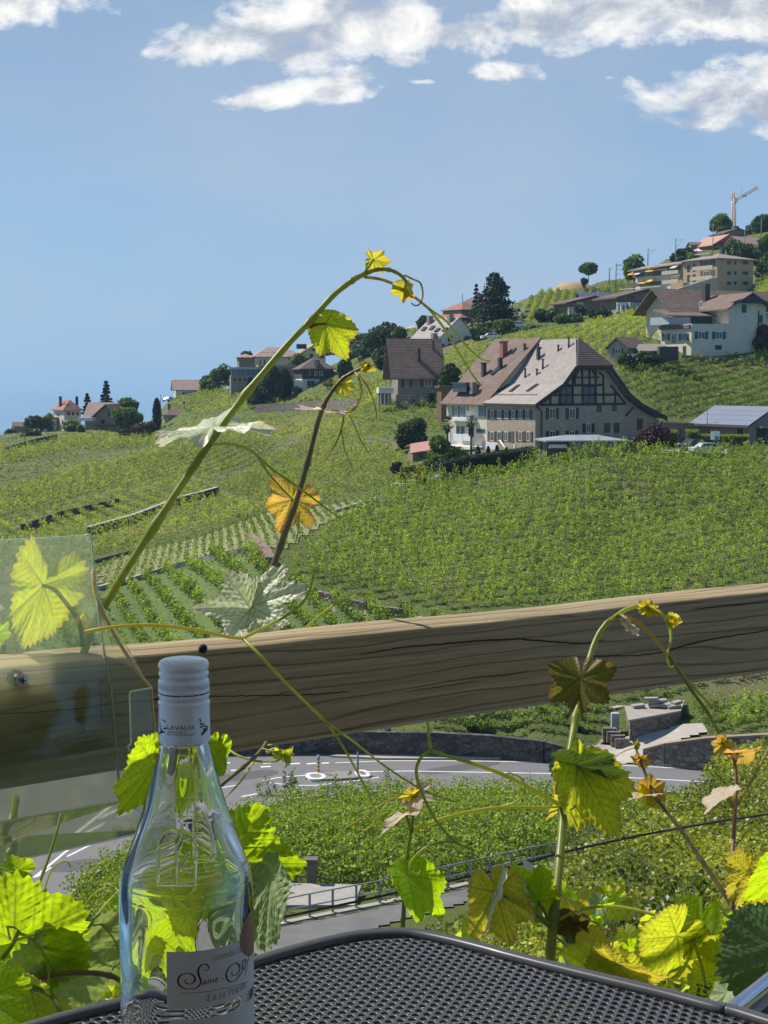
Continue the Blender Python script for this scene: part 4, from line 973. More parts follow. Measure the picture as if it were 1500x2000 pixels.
b.body(-aw - .1, 8, b.zc(697), w_cream, a0=aw, name='wing'); b.hip(-aw - .3, 8, b.zc(697), b.zc(678), t_rose, ov=.7, a0=aw, name='wing_roof')
for x0, y0, x1, y1 in ((286,535,300,572),(316,535,332,572),(490,560,512,600),(500,600,524,618)):
 b.win('A', U2(x0), V2(y0), U2(x1), V2(y1), frame=m_wfr)
for x0, y0, x1, y1 in ((290,480,355,506),(378,480,412,506),(560,420,630,455)):
 b.slab('A', U2(x0), V2(y0), U2(x1), V2(y1), 'dormer', m_shd, at=2.2, th=1.5, proud=.8)
b.body(4, 5, b.zc(698), w_brown, a0=aw - 4.2, name='side_wing'); b.hip(4, 5, b.zc(698), b.zc(691), t_rose, a0=aw - 4.2, name='side_roof')
b.slab('A', U2(775), V2(478), U2(900), V2(500), 'terrace_roof', t_brown, proud=1, th=4)
b = Bld('pavilion', 'low pavilion with long blue window band over a stone base', 'house', 451, 752, 398, 8)
LA = b.hit('A', 505, 740)[0]
b.body(LA, 8, b.zc(733), w_grey); b.body(LA - .6, 7.4, b.zc(721), M('blue_glass', (.10, .17, .26), (.14, .22, .32), scale=.6, rough=.2, spec=.6), a0=.3, b0=.3, down=-b.zc(733) + .0, name='glazing')
b.flat(LA, 8, b.zc(721) + .004, .5, M('grey_fascia', (.42, .46, .52), (.36, .40, .46)), ov=.5)
b.body(9, 7, b.zc(716), w_brown, a0=LA + .2, b0=.5, name='wing'); b.flat(9, 7, b.zc(716) + .004, .4, t_rose, a0=LA + .3, b0=.5, name='wing_roof')
for k in range(4): b.win('A', 456 + 10 * k, 739, 461 + 10 * k, 744, frame=m_chim)
for k in range(5): b.slab('A', 455 + 9.5 * k, 722, 456 + 9.5 * k, 733, 'mullion', m_chim, proud=.0, th=.3)
b = Bld('mansard_house', 'white house with black shingled upper floor and arched dormer', 'house', 590, 762, 372, 14)
LA = b.hit('A', 645, 740)[0]
b.body(LA * .62, 8, b.zc(740), w_white)
b.body(LA * 1.1, 8.4, b.zc(720), m_shd, a0=0.0, b0=-.2, down=-b.zc(740), name='upper_wall')
b.body(LA * 1.1, 8.0, b.zc(740) - .01, w_grey, a0=.1, b0=.5, name='lower_wall')
b.hip(LA * 1.1, 8.4, b.zc(720), b.zc(697), t_dark, ov=.7, b0=-.2)
for x0, y0, x1, y1 in ((650,614,662,652),(690,614,712,652),(726,616,752,652),(634,686,694,730)):
 b.win('A', U2(x0), V2(y0), U2(x1), V2(y1), at=-.25, frame=m_wfr)
b.slab('A', U2(690), V2(538), U2(724), V2(582), 'dormer', m_shd, at=.6, proud=.8, th=1.6)
b.win('A', U2(697), V2(545), U2(718), V2(580), at=-.2, frame=m_wfr)
b.slab('A', U2(545), V2(684), U2(600), V2(750), 'side_wall', w_white, proud=-.5, th=4)
b = Bld('white_house', 'small white house with brown roof standing alone above the left slope', 'house', 343, 779, 455, 12)
LA = b.hit('A', 386, 770)[0]; b.body(LA, 7, b.zc(760), w_white, ridge='g', zr=b.zc(744)); b.gable(LA, 7, b.zc(760), b.zc(743), t_brown.copy() if False else t_rose, ridge='g', ov=.9)
b.win('A', 360, 766, 373, 773, sh=(m_shd, .5)); b.slab('A', 385, 763, 402, 770, 'porch', t_rose, proud=1, th=2.5)
b.slab('A', 386, 770, 400, 779, 'porch_wall', w_white, proud=.5, th=1.5)
b = Bld('hip_roofed_house', 'cream house with brown hipped roof partly behind the pale vine leaf', 'house', 321, 836, 415, 10)
LA = b.hit('A', 372, 820)[0]; b.body(LA, 8, b.zc(811), w_cream); r = b.hip(LA, 8, b.zc(811), b.zc(793), t_brown, ov=.8)
chimney(b, r, b.pt(1.5, 4, b.zc(798)), .6, .6, 1.2, m_chim); chimney(b, r, b.pt(LA - 1.5, 4, b.zc(798)), .6, .6, 1.8, m_chim)
b.win('A', 330, 815, 336, 823, frame=m_wfr)
b = Bld('tower_villa', 'tall cream villa with red hipped roof and two black chimneys at the far left', 'house', 126, 842, 432, 28)
LA = b.hit('A', 158, 825)[0]; LBb = abs(b.hit('B', 105, 825)[0])
b.body(LA, LBb, b.zc(801), w_cream); r = b.hip(LA, LBb, b.zc(801), b.zc(781), t_red, ov=.6)
for u in (118, 150): chimney(b, r, hitplane(u, 788, b.pt(0, LBb / 2, 0), b.l), .7, .7, 2.0, m_chim, down=3)
for u0, v0, u1, v1 in ((131,805,137,811),(140,805,145,811),(149,805,153,811)): b.win('A', u0, v0, u1, v1, frame=m_shd)
for u0, v0, u1, v1 in ((111,806,117,812),(108,821,112,829),(121,821,124,828)): b.win('B', u0, v0, u1, v1, frame=m_shd)
b.body(5, 6, b.zc(818), w_cream, a0=-5.5, b0=LBb - 5, name='wing'); b.flat(5, 6, b.zc(818) + .004, .3, t_brown, a0=-5.5, b0=LBb - 5, name='wing_roof')
b.slab('A', 92, 833, 104, 843, 'garage_door', m_shd, proud=.3, th=.2); b.slab('A', 128, 790, 137, 800, 'dormer', m_shd, at=1.5, proud=.6, th=2)
b = Bld('chalet', 'brown chalet with sweeping tiled roof and white awning below the tall spruce', 'house', 186, 843, 425, -20)
LA = b.hit('A', 228, 820)[0]; ap, zr = b.hit('A', 209, 791)
b.body(LA, 9, b.zc(812), w_brown, ridge='l', ap=ap / LA, zr=zr); b.gable(LA, 9, b.zc(812), zr, t_brown, ridge='l', ap=ap / LA, ov=1.0, ove=1.0)
b.body(6, 6, b.zc(815), w_brown, a0=-5, b0=3, ridge='g', zr=b.zc(790), name='wing'); b.gable(7, 6, b.zc(815), b.zc(788), t_rose, ridge='g', a0=-5, b0=3)
b.win('A', 197, 820, 205, 827, frame=m_shd); b.win('A', 210, 806, 217, 812, frame=m_shd); b.slab('A', 159, 815, 188, 822, 'awning', m_pwhite, proud=2, th=2)
b.slab('A', 190, 829, 224, 832, 'balcony', m_wood, proud=1, th=1)
b = Bld('far_shed', 'small brown roofed shed at the extreme end of the ridge', 'shed', 27, 845, 436, 5)
b.body(3.8, 4, b.zc(833), w_grey, ridge='g', zr=b.zc(827)); b.gable(3.8, 4, b.zc(833), b.zc(826), t_brown, ridge='g', ov=.5, ove=.4)
b = Bld('green_shuttered_villa', 'cream villa with green shutters and broad brown roofs on the terraced slope', 'house', 1350, 693, 250, 24)
U6 = lambda x: 1060 + x / 3.409
V6 = lambda y: 480 + y / 3.409
LA = b.hit('A', 1423, 660)[0]; LBb = abs(b.hit('B', 1291, 660)[0])
b.body(LA, LBb, b.zc(632), w_cream, down=4)
b.slab('B', U6(785), V6(530), U6(985), V6(556), 'parapet', t_brown, proud=.3, th=.5)
for x0, x1 in ((808,832),(924,958)): b.win('B', U6(x0), V6(585), U6(x1), V6(630), sh=(m_shg, .6))
b.win('B', U6(858), V6(585), U6(890), V6(650)); b.win('B', U6(876), V6(672), U6(894), V6(696), frame=m_wood); b.slab('B', U6(934), V6(668), U6(954), V6(730), 'door', m_shd)
for x0, x1 in ((1034,1078),(1150,1196)): b.win('A', U6(x0), V6(572), U6(x1), V6(620), sh=(m_shg, .62))
b.slab('A', U6(1148), V6(662), U6(1190), V6(692), 'door', m_shd)
b.body(4.2, 5.5, b.zc(617), M('porch_glass', (.42, .46, .50), (.3, .34, .38), rough=.3), a0=-1.6, b0=4, down=-b.zc(632) - .002, name='porch')
b.body(5.5, 4.5, b.zc(617), m_shg, a0=2.7, b0=4.6, down=-b.zc(632) - .002, name='porch_wall')
q = [b.pt(-2.6, 3.2, b.zc(617)), b.pt(8.4, 3.2, b.zc(616)), b.pt(8.4, 9, b.zc(601)), b.pt(-1.5, 9, b.zc(603))]
MB().prism(q, Z * .2).build('porch_roof', t_brown, b.root)
a1 = LA + .003; aX = b.hit('A', 1496, 620)[0]
b.body(aX - a1, 9, b.zc(596), w_cream, a0=a1, b0=-.02, ridge='l', zr=b.zc(570), ap=.5, name='projecting_wall', down=4)
b.gable(aX - a1, 10, b.zc(596), b.zc(571), t_brown, ridge='l', a0=a1, b0=-.02, ov=1.3, ove=1.3)
b.slab('A', U6(1325), V6(392), U6(1355), V6(446), 'shutter', m_shg, proud=.08); b.slab('A', U6(1436), V6(460), U6(1462), V6(514), 'shutter', m_shg, proud=.08)
MB().prism([b.pt(a1 - .5, -1.2, b.zc(590)), b.pt(aX + .5, -1.2, b.zc(590)), b.pt((a1 + aX) / 2, -1.2, b.zc(574))], b.l * .5).build('gable_boarding', m_shd, b.root)
MB().tube([b.pt(aX - 1.6, -.15, b.zc(604)), b.pt(aX - 1.6, -.15, b.zc(650))], .08, 6).build('drainpipe', m_shd, b.root)
b.body(22, 9, b.zc(600), w_cream, a0=2.2, b0=7.5, ridge='g', zr=b.zc(560), name='main_wall')
b.gable(22, 9, b.zc(598), b.zc(558), t_brown, ridge='g', a0=2.2, b0=7.5, ov=2.0, ove=1.2)
b.win('B', U6(1046), V6(370), U6(1066), V6(412), at=2.2, frame=m_wfr)
chimney(b, b.root, b.pt(9.5, 9.5, b.zc(572)), 1.0, 1.0, 2.2, m_chim, down=2)
b = Bld('stone_shed', 'little grey shed with brown gabled roof and one shuttered window', 'shed', 1226, 702, 246, 50)
LBb = b.hit('B', 1188, 690)[0]; ap, zr = b.hit('B', 1206, 661)
b.body(5.5, LBb, b.zc(678), M('shed_render', (.36, .32, .26), (.30, .27, .22), scale=1), ridge='g', ap=ap / LBb, zr=zr); b.gable(5.5, LBb, b.zc(678), zr, t_brown, ridge='g', ap=ap / LBb, ov=.45, ove=.4)
b.win('B', 1201, 681, 1213, 691, sh=(m_shb, .35))
b = Bld('lean_to', 'open lean-to with grey mossy roof beside the little shed', 'shed', 1254, 700, 247, 10)
b.body(3.6, 2.5, b.zc(686), m_chim); q = [b.pt(-1, -1.3, b.zc(688)), b.pt(4.0, -1.3, b.zc(686)), b.pt(4.2, 2.5, b.zc(672)), b.pt(-.6, 2.5, b.zc(673))]
MB().prism(q, Z * .15).build('roof', M('mossy_roof', (.26, .24, .20), (.20, .19, .15), scale=2), b.root)
tag(MB().box(P(1304, 697, 243) + Z * .5, (3.0, 2.0, 2.2)).build('dark_tank', m_chim), 'black covered stack below the corner of the green shuttered villa', 'stack').name = 'covered_pile'
UA = lambda x: 1200 + x / 5
VA = lambda y: 350 + y / 5
b = Bld('apartment_block', 'ochre three storey apartment block with balconies and orange awnings on the hilltop', 'apartment block', 1400, 563, 382, 30)
LA = b.hit('A', 1471, 530)[0]; LBb = 8.5
ze = b.zc(504); w_tan = M('render_tan', (.42, .32, .22), (.37, .28, .19), scale=.4)
b.body(LA, LBb + 4, ze, w_ochre, down=5)
b.hip(LA, LBb + 4, ze, b.zc(490), M('roof_greybrown', (.30, .24, .21), (.24, .19, .165), scale=.5), ov=.8)
for x0, x1, yy_ in ((1100,1138,0),(1168,1190,0),(1252,1306,0)):
 for k, y0 in enumerate((798, 900, 998)):
  b.win('A', UA(x0), VA(y0), UA(x1), VA(y0 + 34 if yy_ == 0 else y0 + 30), frame=(m_wood if k == 0 else m_shg), mat=(m_glass if k == 0 else m_shg))
def wing(bb0, bb1, off, zt_, n, mat, nm):
 MB().prism([b.pt(off, bb0, -5), b.pt(off + 9, bb0, -5), b.pt(off + 9, bb1, -5), b.pt(off, bb1, -5)], Z * (zt_ + 5)).build(nm, mat, b.root)
for x0, y0, x1, y1 in ((712,838,738,905),(765,828,792,900),(712,935,738,1000),(765,930,792,1000)):
 b.win('B', UA(x0), VA(y0), UA(x1), VA(y1), frame=m_shb)
bE = b.hit('B', UA(520), VA(900))[0]; bF = b.hit('B', UA(150), VA(960))[0]
wing(LBb + 4.01, bE, 1.0, b.zc(508), 3, w_ochre, 'middle_wall'); wing(bE + .01, bF, 2.0, b.zc(512), 2, w_white, 'wing_wall')
MB().prism([b.pt(.0, LBb + 4.8, b.zc(509)), b.pt(0, bF + 1, b.zc(514)), b.pt(5, bF - 1, b.zc(504)), b.pt(5, LBb + 4.8, b.zc(500))], Z * .3).prism([b.pt(5, bF - 1, b.zc(504)), b.pt(11, bF + 1, b.zc(514)), b.pt(11, LBb + 4.8, b.zc(509)), b.pt(5, LBb + 4.8, b.zc(500))], Z * .3).build('wing_roof', M('roof_greybrown', (.3, .24, .21)), b.root)
def band(u0, v0, u1, v1, at, pr, mat, nm='balcony'): return b.slab('B', u0, v0, u1, v1, nm, mat, at=at, proud=pr, th=.25)
m_balc = M('balcony_concrete', (.55, .45, .35), (.5, .41, .32), scale=.5)
for y0, y1 in ((950, 1000), (1040, 1085)):
 band(UA(100), VA(y0 + 25), UA(490), VA(y1 - 25), .9, 1.4, m_pwhite, 'balcony')
for x0, x1, y0, y1 in ((505,665,895,930),(505,665,985,1022),(805,1000,850,885),(780,1000,950,985)):
 band(UA(x0), VA(y0), UA(x1), VA(y1), -.1, 1.5, m_balc)
for x0, x1, y0, y1 in ((840,985,782,850),(840,985,890,950),(845,985,992,1030),(520,650,845,895),(540,655,945,985),(180,490,905,950),(150,480,1005,1040)):
 at = 2.0 if x1 < 500 else (1.0 if x1 < 700 else 0.0)
 b.slab('B', UA(x0), VA(y0), UA(x1), VA(y1), 'loggia_shade_panel', M('loggia_shade', (.16, .13, .11), (.11, .09, .08)), at=at, proud=.04, th=.05)  # flat dark sheet paints the shade inside the loggia
 mmx = (x0 + x1) / 2; b.win('B', UA(mmx - 40), VA(y0 + 8), UA(mmx + 20), VA(y1 - 4), at=at, frame=m_wfr)
m_awn = M('awning_orange', (.80, .48, .06), (.75, .42, .05));
def awning(x0, y0, x1, y1, at, mt):
 p, n, a = b.pl('B', 0, at); s0 = b.hit('B', UA(x0), VA(y0), at)[0]; s1 = b.hit('B', UA(x1), VA(y0), at)[0]; za = b.hit('B', UA((x0 + x1) / 2), VA(y0), at)[1]
 q = [p + a * s0 + Z * za, p + a * s1 + Z * za, p + a * s1 + Z * (za - .9) - n * 2.0, p + a * s0 + Z * (za - .9) - n * 2.0]
 MB().prism(q, Z * .08).build('awning', mt, b.root)
for x0, y0, x1, y1, mt in ((180,905,232,935,m_awn),(245,900,292,930,m_pwhite),(355,872,425,900,m_awn),(285,990,350,1020,m_awn),(352,975,412,1000,m_awn),(595,838,645,862,m_wfr)):
 awning(x0, y0, x1, y1, 1.6 if x1 < 500 else .8, mt)
for x0, x1, y in ((300,390,868),(420,510,848),(830,925,745)):
 p = hitplane(UA((x0 + x1) / 2), VA(y), b.pt(4, 0, 0), b.g); MB().box(p + Z * .35, (1.6, 5.5, .12), (b.g, b.l, Z)).build('solar_panel', M('panel_pale', (.62, .64, .66), (.55, .57, .6), rough=.3), b.root)
chimney(b, b.root, b.pt(7, 6, b.zc(494)), .9, .9, 2.0, m_chim)
wall('retaining_wall', [P(1318,582,330), P(1345,577,332), P(1385,568,335), P(1402,566,336)], [1.8, 2.2, 2.6, 2.8], .4, M('tan_concrete', (.50, .40, .31), (.45, .36, .28), scale=.3), 'tan concrete retaining wall below the apartment block', down=3)
MB
b = Bld('bungalow', 'dark roofed bungalow with wide gable and pale blue terrace front', 'house', 1222, 606, 330, 20)
UB = lambda x: 1090 + x / 6.52
VB = lambda y: 560 + y / 6.52
aR = b.hit('A', 1303, 590)[0]; ap, zr = b.hit('A', 1262, 567); aL = b.hit('A', 1199, 584)[0]; zl = b.zc(584); zR = b.hit('A', 1303, 589)[1]
MB().prism([b.pt(aL + 1.2, 0, -3), b.pt(aR - .6, 0, -3), b.pt(aR - .6, 0, zR), b.pt(ap, 0, zr - .2), b.pt(aL + 1.2, 0, zl + .2)], b.l * 9).build('wall', w_brown, b.root)
MB().prism([b.pt(aL, -1, zl), b.pt(ap, -1, zr), b.pt(ap, -1, zr + .35), b.pt(aL, -1, zl + .35)], b.l * 11).prism([b.pt(ap, -1, zr), b.pt(aR, -1, zR), b.pt(aR, -1, zR + .35), b.pt(ap, -1, zr + .35)], b.l * 11).build('roof', t_dark, b.root)
b.win('A', UB(1112), VB(130), UB(1155), VB(165), frame=m_shb); b.win('A', UB(890), VB(120), UB(970), VB(185), frame=m_shd); b.win('A', UB(720), VB(150), UB(840), VB(200), frame=m_shd)
b.slab('A', UB(830), VB(208), UB(1105), VB(268), 'terrace_front', M('pale_blue_wall', (.30, .36, .36), (.26, .32, .32)), proud=3, th=3)
b.slab('A', UB(860), VB(188), UB(1105), VB(208), 'terrace_rail', m_shd, proud=3, th=.2)
b.slab('A', UB(695), VB(205), UB(820), VB(236), 'balcony', m_pwhite, proud=2, th=.3)
for x in (700, 745, 795): b.slab('A', UB(x), VB(236), UB(x + 20), VB(330), 'post', m_pwhite, proud=1.9, th=.3)
b.slab('A', UB(695), VB(300), UB(815), VB(345), 'lower_wall', M('pale_blue_wall', (.4, .46, .46)), proud=1.5, th=1)
b = Bld('small_bungalow', 'low brown bungalow with white posts behind the garden bushes', 'house', 1106, 614, 345, 20)
aR = b.hit('A', 1178, 590)[0]; ap, zr = b.hit('A', 1159, 580); zl = b.zc(594); zR = b.hit('A', 1178, 588)[1]
MB().prism([b.pt(1, 0, -3), b.pt(aR - .4, 0, -3), b.pt(aR - .4, 0, zR), b.pt(ap, 0, zr - .2), b.pt(1, 0, zl + .2)], b.l * 8).build('wall', w_brown, b.root)
MB().prism([b.pt(-.6, -1, zl), b.pt(ap, -1, zr), b.pt(ap, -1, zr + .3), b.pt(-.6, -1, zl + .3)], b.l * 10).prism([b.pt(ap, -1, zr), b.pt(aR, -1, zR), b.pt(aR, -1, zR + .3), b.pt(ap, -1, zr + .3)], b.l * 10).build('roof', t_dark, b.root)
b.win('A', UB(240), VB(222), UB(320), VB(255), frame=m_wfr); b.slab('A', UB(235), VB(195), UB(322), VB(220), 'gable_panel', w_white, proud=.06)
for x in (102, 142, 180): b.slab('A', UB(x), VB(262), UB(x + 18), VB(355), 'post', m_pwhite, proud=1.2, th=.3)
b.slab('A', UB(100), VB(290), UB(200), VB(312), 'balcony', m_pwhite, proud=1.2, th=.2)
b = Bld('solar_house', 'house with dark blue solar roof just behind the bungalows', 'house', 1138, 596, 362, 6)
LA = b.hit('A', 1194, 590)[0]; b.body(LA, 7, b.zc(583), w_ochre, ridge='g', zr=b.zc(572)); b.gable(LA, 7, b.zc(583), b.zc(571), M('solar_blue', (.06, .075, .12), (.10, .11, .15), rough=.3, scale=1), ridge='g', ov=.5)
b.body(3.5, 5, b.zc(588), w_white, a0=LA + .4, name='wing'); b.win('A', 1182, 590, 1187, 598, frame=m_wfr)
for x in (470, 505, 540): b.slab('A', UB(x), VB(250), UB(x + 18), VB(310), 'post', m_pwhite, proud=1.5, th=.3)
b = Bld('hilltop_house', 'red walled house with bright orange roof above the apartment block', 'house', 1391, 488, 455, 22)
LA = b.hit('A', 1434, 480)[0]; ap, zr = b.hit('A', 1424, 459)
m_rw = M('red_wall', (.30, .09, .08), (.25, .08, .07)); b.body(LA, 11, b.zc(478), m_rw, ridge='l', ap=.7, zr=zr); b.gable(LA, 11, b.zc(478), zr, tile_mat('tiles_orange', (.38, .22, .16), (.46, .28, .21), (.52, .34, .26)), ridge='l', ap=.7, ov=.8, ove=.6)
b.slab('A', 1398, 481, 1420, 486, 'balcony', w_grey, proud=1, th=1)
b = Bld('hilltop_house', 'grey gabled house at the very top beside the round tree', 'house', 1416, 470, 478, 15)
LA = b.hit('A', 1466, 465)[0]; b.body(LA, 10, b.zc(455), w_brown, ridge='l', zr=b.zc(446)); r = b.gable(LA, 10, b.zc(455), b.zc(446), t_dark, ridge='l', ov=.6)
chimney(b, r, b.pt(LA * .6, 3, b.zc(447)), 1.4, 1.4, 1.2, m_chim)
b = Bld('hilltop_house', 'pink walled house with rose tiled roof at the right edge', 'house', 1446, 490, 450, 30)
LA = 10; LBb = b.hit('B', 1436, 480)[0]; b.body(LA, 6, b.zc(475), M('pink_wall', (.52, .34, .3)), ridge='g', zr=b.zc(462)); b.gable(LA, 6, b.zc(475), b.zc(461), t_rose, ridge='g', ov=.7)
b.win('B', 1440, 468, 1443, 475, frame=m_shb); b.win('A', 1450, 478, 1454, 485, frame=m_shb)
b = Bld('hilltop_cottage', 'tiny grey roofed cottage left of the red walled house', 'house', 1350, 490, 462, 5)
b.body(3.2, 4, b.zc(479), w_grey, ridge='g', zr=b.zc(474)); b.gable(3.2, 4, b.zc(479), b.zc(473), t_brown, ridge='g', ov=.4, ove=.4)
b = Bld('barn', 'low stone barn with pale solar panelled roof behind the car park hedge', 'barn', 1463, 870, 205, 32)
UC = lambda x: 1220 + x / 5.357
VC = lambda y: 760 + y / 5.357
LBb = b.hit('B', 1354, 850)[0]
za = b.zc(831); zb = b.zc(811) + .9; WA = 9.0
b.body(WA, LBb, za, w_grey, ridge='l', zr=zb, down=2)
r = b.gable(WA, LBb, za, zb, M('metal_dark', (.10, .10, .11)), ridge='l', ov=.4, ove=.6)
pA = b.pt(-.6, -.4, za - (zb - za) / (WA / 2) * .6); pB = b.pt(WA / 2, -.4, zb)
mb = MB(); dv = (pB - pA); nr = dv.cross(b.l).normalized(); nr = nr if nr.z > 0 else -nr
for i in range(14):
 for j in range(4):
  o_ = pA + dv * (.03 + j * .24) + b.l * ((LBb + .8) * (i + .03) / 14) + nr * .23
  mb.prism([o_, o_ + dv * .232, o_ + dv * .232 + b.l * ((LBb + .8) / 14 * .94), o_ + b.l * ((LBb + .8) / 14 * .94)], nr * .06)
mb.build('solar_panel', M('panel_grey', (.22, .245, .29), (.19, .21, .25), rough=.35, scale=.5), b.root)['kind'] = 'stuff'
b.win('B', 1441, 838, 1451, 850, frame=m_shd); b.slab('A', 1478, 834, 1500, 870, 'doorway', m_shd, proud=-.01 + .04, th=.05); b.slab('A', 1474, 832, 1500, 836, 'canopy', w_grey, proud=1.2, th=1.2)
b = Bld('garden_hut', 'garden hut with faded pink roof between the bushes', 'hut', 806, 897, 212, 14)
b.body(3.0, 2.5, b.zc(884), w_brown); q = [b.pt(-.6, -.6, b.zc(886)), b.pt(3.0, -.6, b.zc(879)), b.pt(3.4, 2.8, b.zc(864)), b.pt(.4, 2.8, b.zc(870))]
MB().prism(q, Z * .12).build('roof', M('faded_pink', (.48, .24, .20), (.42, .22, .19), scale=1), b.root)
b.slab('A', 818, 886, 826, 894, 'window', m_glass)
# ------------------------------------------------------------------ trees and bushes
f_dark = foliage('leaf_dark', (.02, .045, .018), (.085, .14, .045), .25)
f_conif = foliage('needle_dark', (.014, .032, .022), (.06, .10, .055), .15)
f_mid = foliage('leaf_mid', (.03, .065, .016), (.17, .26, .06), .33)
f_light = foliage('leaf_light', (.06, .11, .02), (.22, .30, .05), .35)
f_hedge = foliage('leaf_hedge', (.10, .15, .015), (.33, .42, .04), .35)
f_yel = foliage('leaf_yellow', (.16, .15, .03), (.5, .42, .06), .3)
f_gold = foliage('leaf_golden', (.14, .15, .05), (.38, .36, .14), .3)
f_purp = foliage('leaf_purple', (.04, .018, .025), (.17, .07, .085), .25, tcol=(1.4, .8, .8))
f_redd = foliage('leaf_reddish', (.05, .035, .03), (.14, .10, .075), .2, tcol=(1.2, .9, .8))
f_blue = foliage('leaf_bluish', (.02, .045, .03), (.10, .16, .085), .22)
def shape_pts(kind, n, w, h, rng):
 """foliage centres for a crown of width w, height h, standing on z=0"""
 if kind in ('broad', 'round', 'bush', 'umbrella'):
  k = {'broad': 26, 'round': 22, 'bush': 16, 'umbrella': 20}[kind]
  z0, z1 = {'broad': (.22, 1), 'round': (.0, 1), 'bush': (-.1, 1), 'umbrella': (.32, 1)}[kind]
  cz = h * (z0 + z1) / 2; rz = h * (z1 - z0) / 2
  d = rng.normal(size=(k, 3)); d /= np.linalg.norm(d, axis=1)[:, None]; d *= rng.uniform(.45, .95, (k, 1))
  cc = d * [w / 2 * .8, w / 2 * .8, rz * .82] + [0, 0, cz]
  rr = rng.uniform(.16, .3, k) * (w + h) / 2
  i = rng.integers(0, k, n); e = rng.normal(size=(n, 3)); e /= np.linalg.norm(e, axis=1)[:, None]
  p = cc[i] + e * (rr[i] * rng.uniform(.55, 1.0, n) ** .5)[:, None] * [1, 1, .8]
  p[:, 2] = np.maximum(p[:, 2], z0 * h * .6)
  return p
 if kind == 'cypress':
  t = rng.random(n); a = rng.uniform(0, 6.283, n); r = w / 2 * np.sin(np.pi * np.clip(t * .88 + .1, 0, 1)) ** .6 * rng.uniform(.6, 1.05, n)
  return np.stack([r * np.cos(a), r * np.sin(a), t * h], -1)
 if kind == 'spruce':
  tiers = max(7, int(h * 1.1)); ti = rng.integers(0, tiers, n); t = (ti + .15 * rng.random(n)) / tiers
  a0 = rng.uniform(0, 6.28, (tiers, 9)); a = a0[ti, rng.integers(0, 9, n)] + rng.normal(0, .09, n)
  r = rng.random(n) ** .7; R_ = w / 2 * (1 - t) ** .9 * rng.uniform(.8, 1.15, (tiers, 9))[ti, 0]
  return np.stack([r * R_ * np.cos(a), r * R_ * np.sin(a), h * (.04 + .96 * t) - r * R_ * .28 + rng.normal(0, .05, n)], -1)
 if kind == 'cedar':
  tiers = 15; nb = 10; ti = rng.integers(0, tiers, n); bi = rng.integers(0, nb, n)
  tz = np.linspace(.10, .97, tiers); prof = np.interp(tz, [0, .25, .55, .8, 1], [.95, 1.0, .80, .5, .12])
  A0 = rng.uniform(0, 6.28, (tiers, nb)); L = rng.uniform(.72, 1.12, (tiers, nb))
  r = rng.random(n) ** .6; a = A0[ti, bi] + rng.normal(0, .22, n)
  R_ = w / 2 * prof[ti] * L[ti, bi]
  return np.stack([r * R_ * np.cos(a), r * R_ * np.sin(a), h * tz[ti] + rng.normal(0, h * .016, n) - .06 * r * R_], -1)
TREE_RNG = 0
def tree(name, label, kind, u, vb, vt, wpx, mat, Y=None, cat='tree', group=None, dens=1.0, trunk=True, lpx=5.0, yoff=0.0):
 global TREE_RNG
 TREE_RNG += 1; rng = np.random.default_rng(900 + TREE_RNG)
 g = G(u, vb) if Y is None else P(u, vb, Y)
 if yoff: g = P(u, vb, g.y + yoff)
 Yd = g.y; h = (vb - vt) / F * Yd; w = wpx / F * Yd
 root = empty(name, g, label, cat, group)
 n = int(np.clip(wpx * (vb - vt) * 1.5 * dens, 260, 9000)); size = lpx / F * Yd
 p = shape_pts(kind, n, w, h, rng)
 v, f, tn = cards(p, size, (0, .7), rng, up=.15)
 cl = .3 * np.sin(p[:, 0] * 7 / w + rng.uniform(0, 6)) * np.sin(p[:, 2] * 9 / h + p[:, 1] * 6 / w)
 me = np_mesh('crown', v, f, mat, fattrs={'tint': np.clip(tn + cl + .12, 0, 1)})
 link_mesh('crown', me, root)
 if trunk:
  th = h * {'broad': .6, 'round': .5, 'bush': .4, 'umbrella': .7, 'cypress': .9, 'spruce': .97, 'cedar': .97}[kind]
  r0 = max(.06, h * .022) if kind != 'cedar' else h * .04
  mb = MB(); mb.tube([g - Z * .6, g + Z * th * .5 + Vector((.02 * h, 0, 0)), g + Z * th], [r0 * 1.2, r0 * .8, r0 * .25], 7)
  if kind in ('broad', 'umbrella', 'round'):
   for k in range(6):
    a = k * 1.05 + rng.random(); q = g + Z * th * (.35 + .1 * k)
    mb.tube([q, q + Vector((cos(a) * w * .18, sin(a) * w * .18, h * .14)), q + Vector((cos(a) * w * .34, sin(a) * w * .34, h * .2))], [r0 * .5, r0 * .35, r0 * .12], 5)
  mb.build('trunk', m_trunk, root)
 return root
tree('cedar_tree', 'huge dark cedar with layered branches on the skyline behind the white modern house', 'cedar', 965, 652, 536, 104, f_conif, Y=352, dens=2.6)
tree('spruce_tree', 'slim pointed conifer just left of the big cedar', 'spruce', 930, 628, 552, 24, f_conif, Y=380)
tree('spruce_tree', 'tall isolated spruce behind the brown chalet', 'spruce', 208, 805, 741, 36, f_conif, Y=448, dens=1.6)
tree('spruce_tree', 'shorter conifer left of the tall spruce', 'spruce', 171, 806, 766, 24, f_conif, Y=446, dens=1.6)
tree('cypress_tree', 'narrow dark cypress beside the hip roofed house', 'cypress', 307, 842, 779, 15, f_conif, Y=405, dens=1.6)
tree('cypress_tree', 'dark column shaped cypress in front of the stone pavilion', 'cypress', 489, 792, 738, 14, f_conif, Y=372, dens=1.6)
tree('conifer_tree', 'bushy dark conifer left of the mansard house', 'cypress', 531, 790, 714, 46, f_blue, Y=372, dens=1.5)
tree('conifer_tree', 'second dark conifer closest to the mansard house', 'cypress', 557, 778, 722, 28, f_conif, Y=374, dens=1.5)
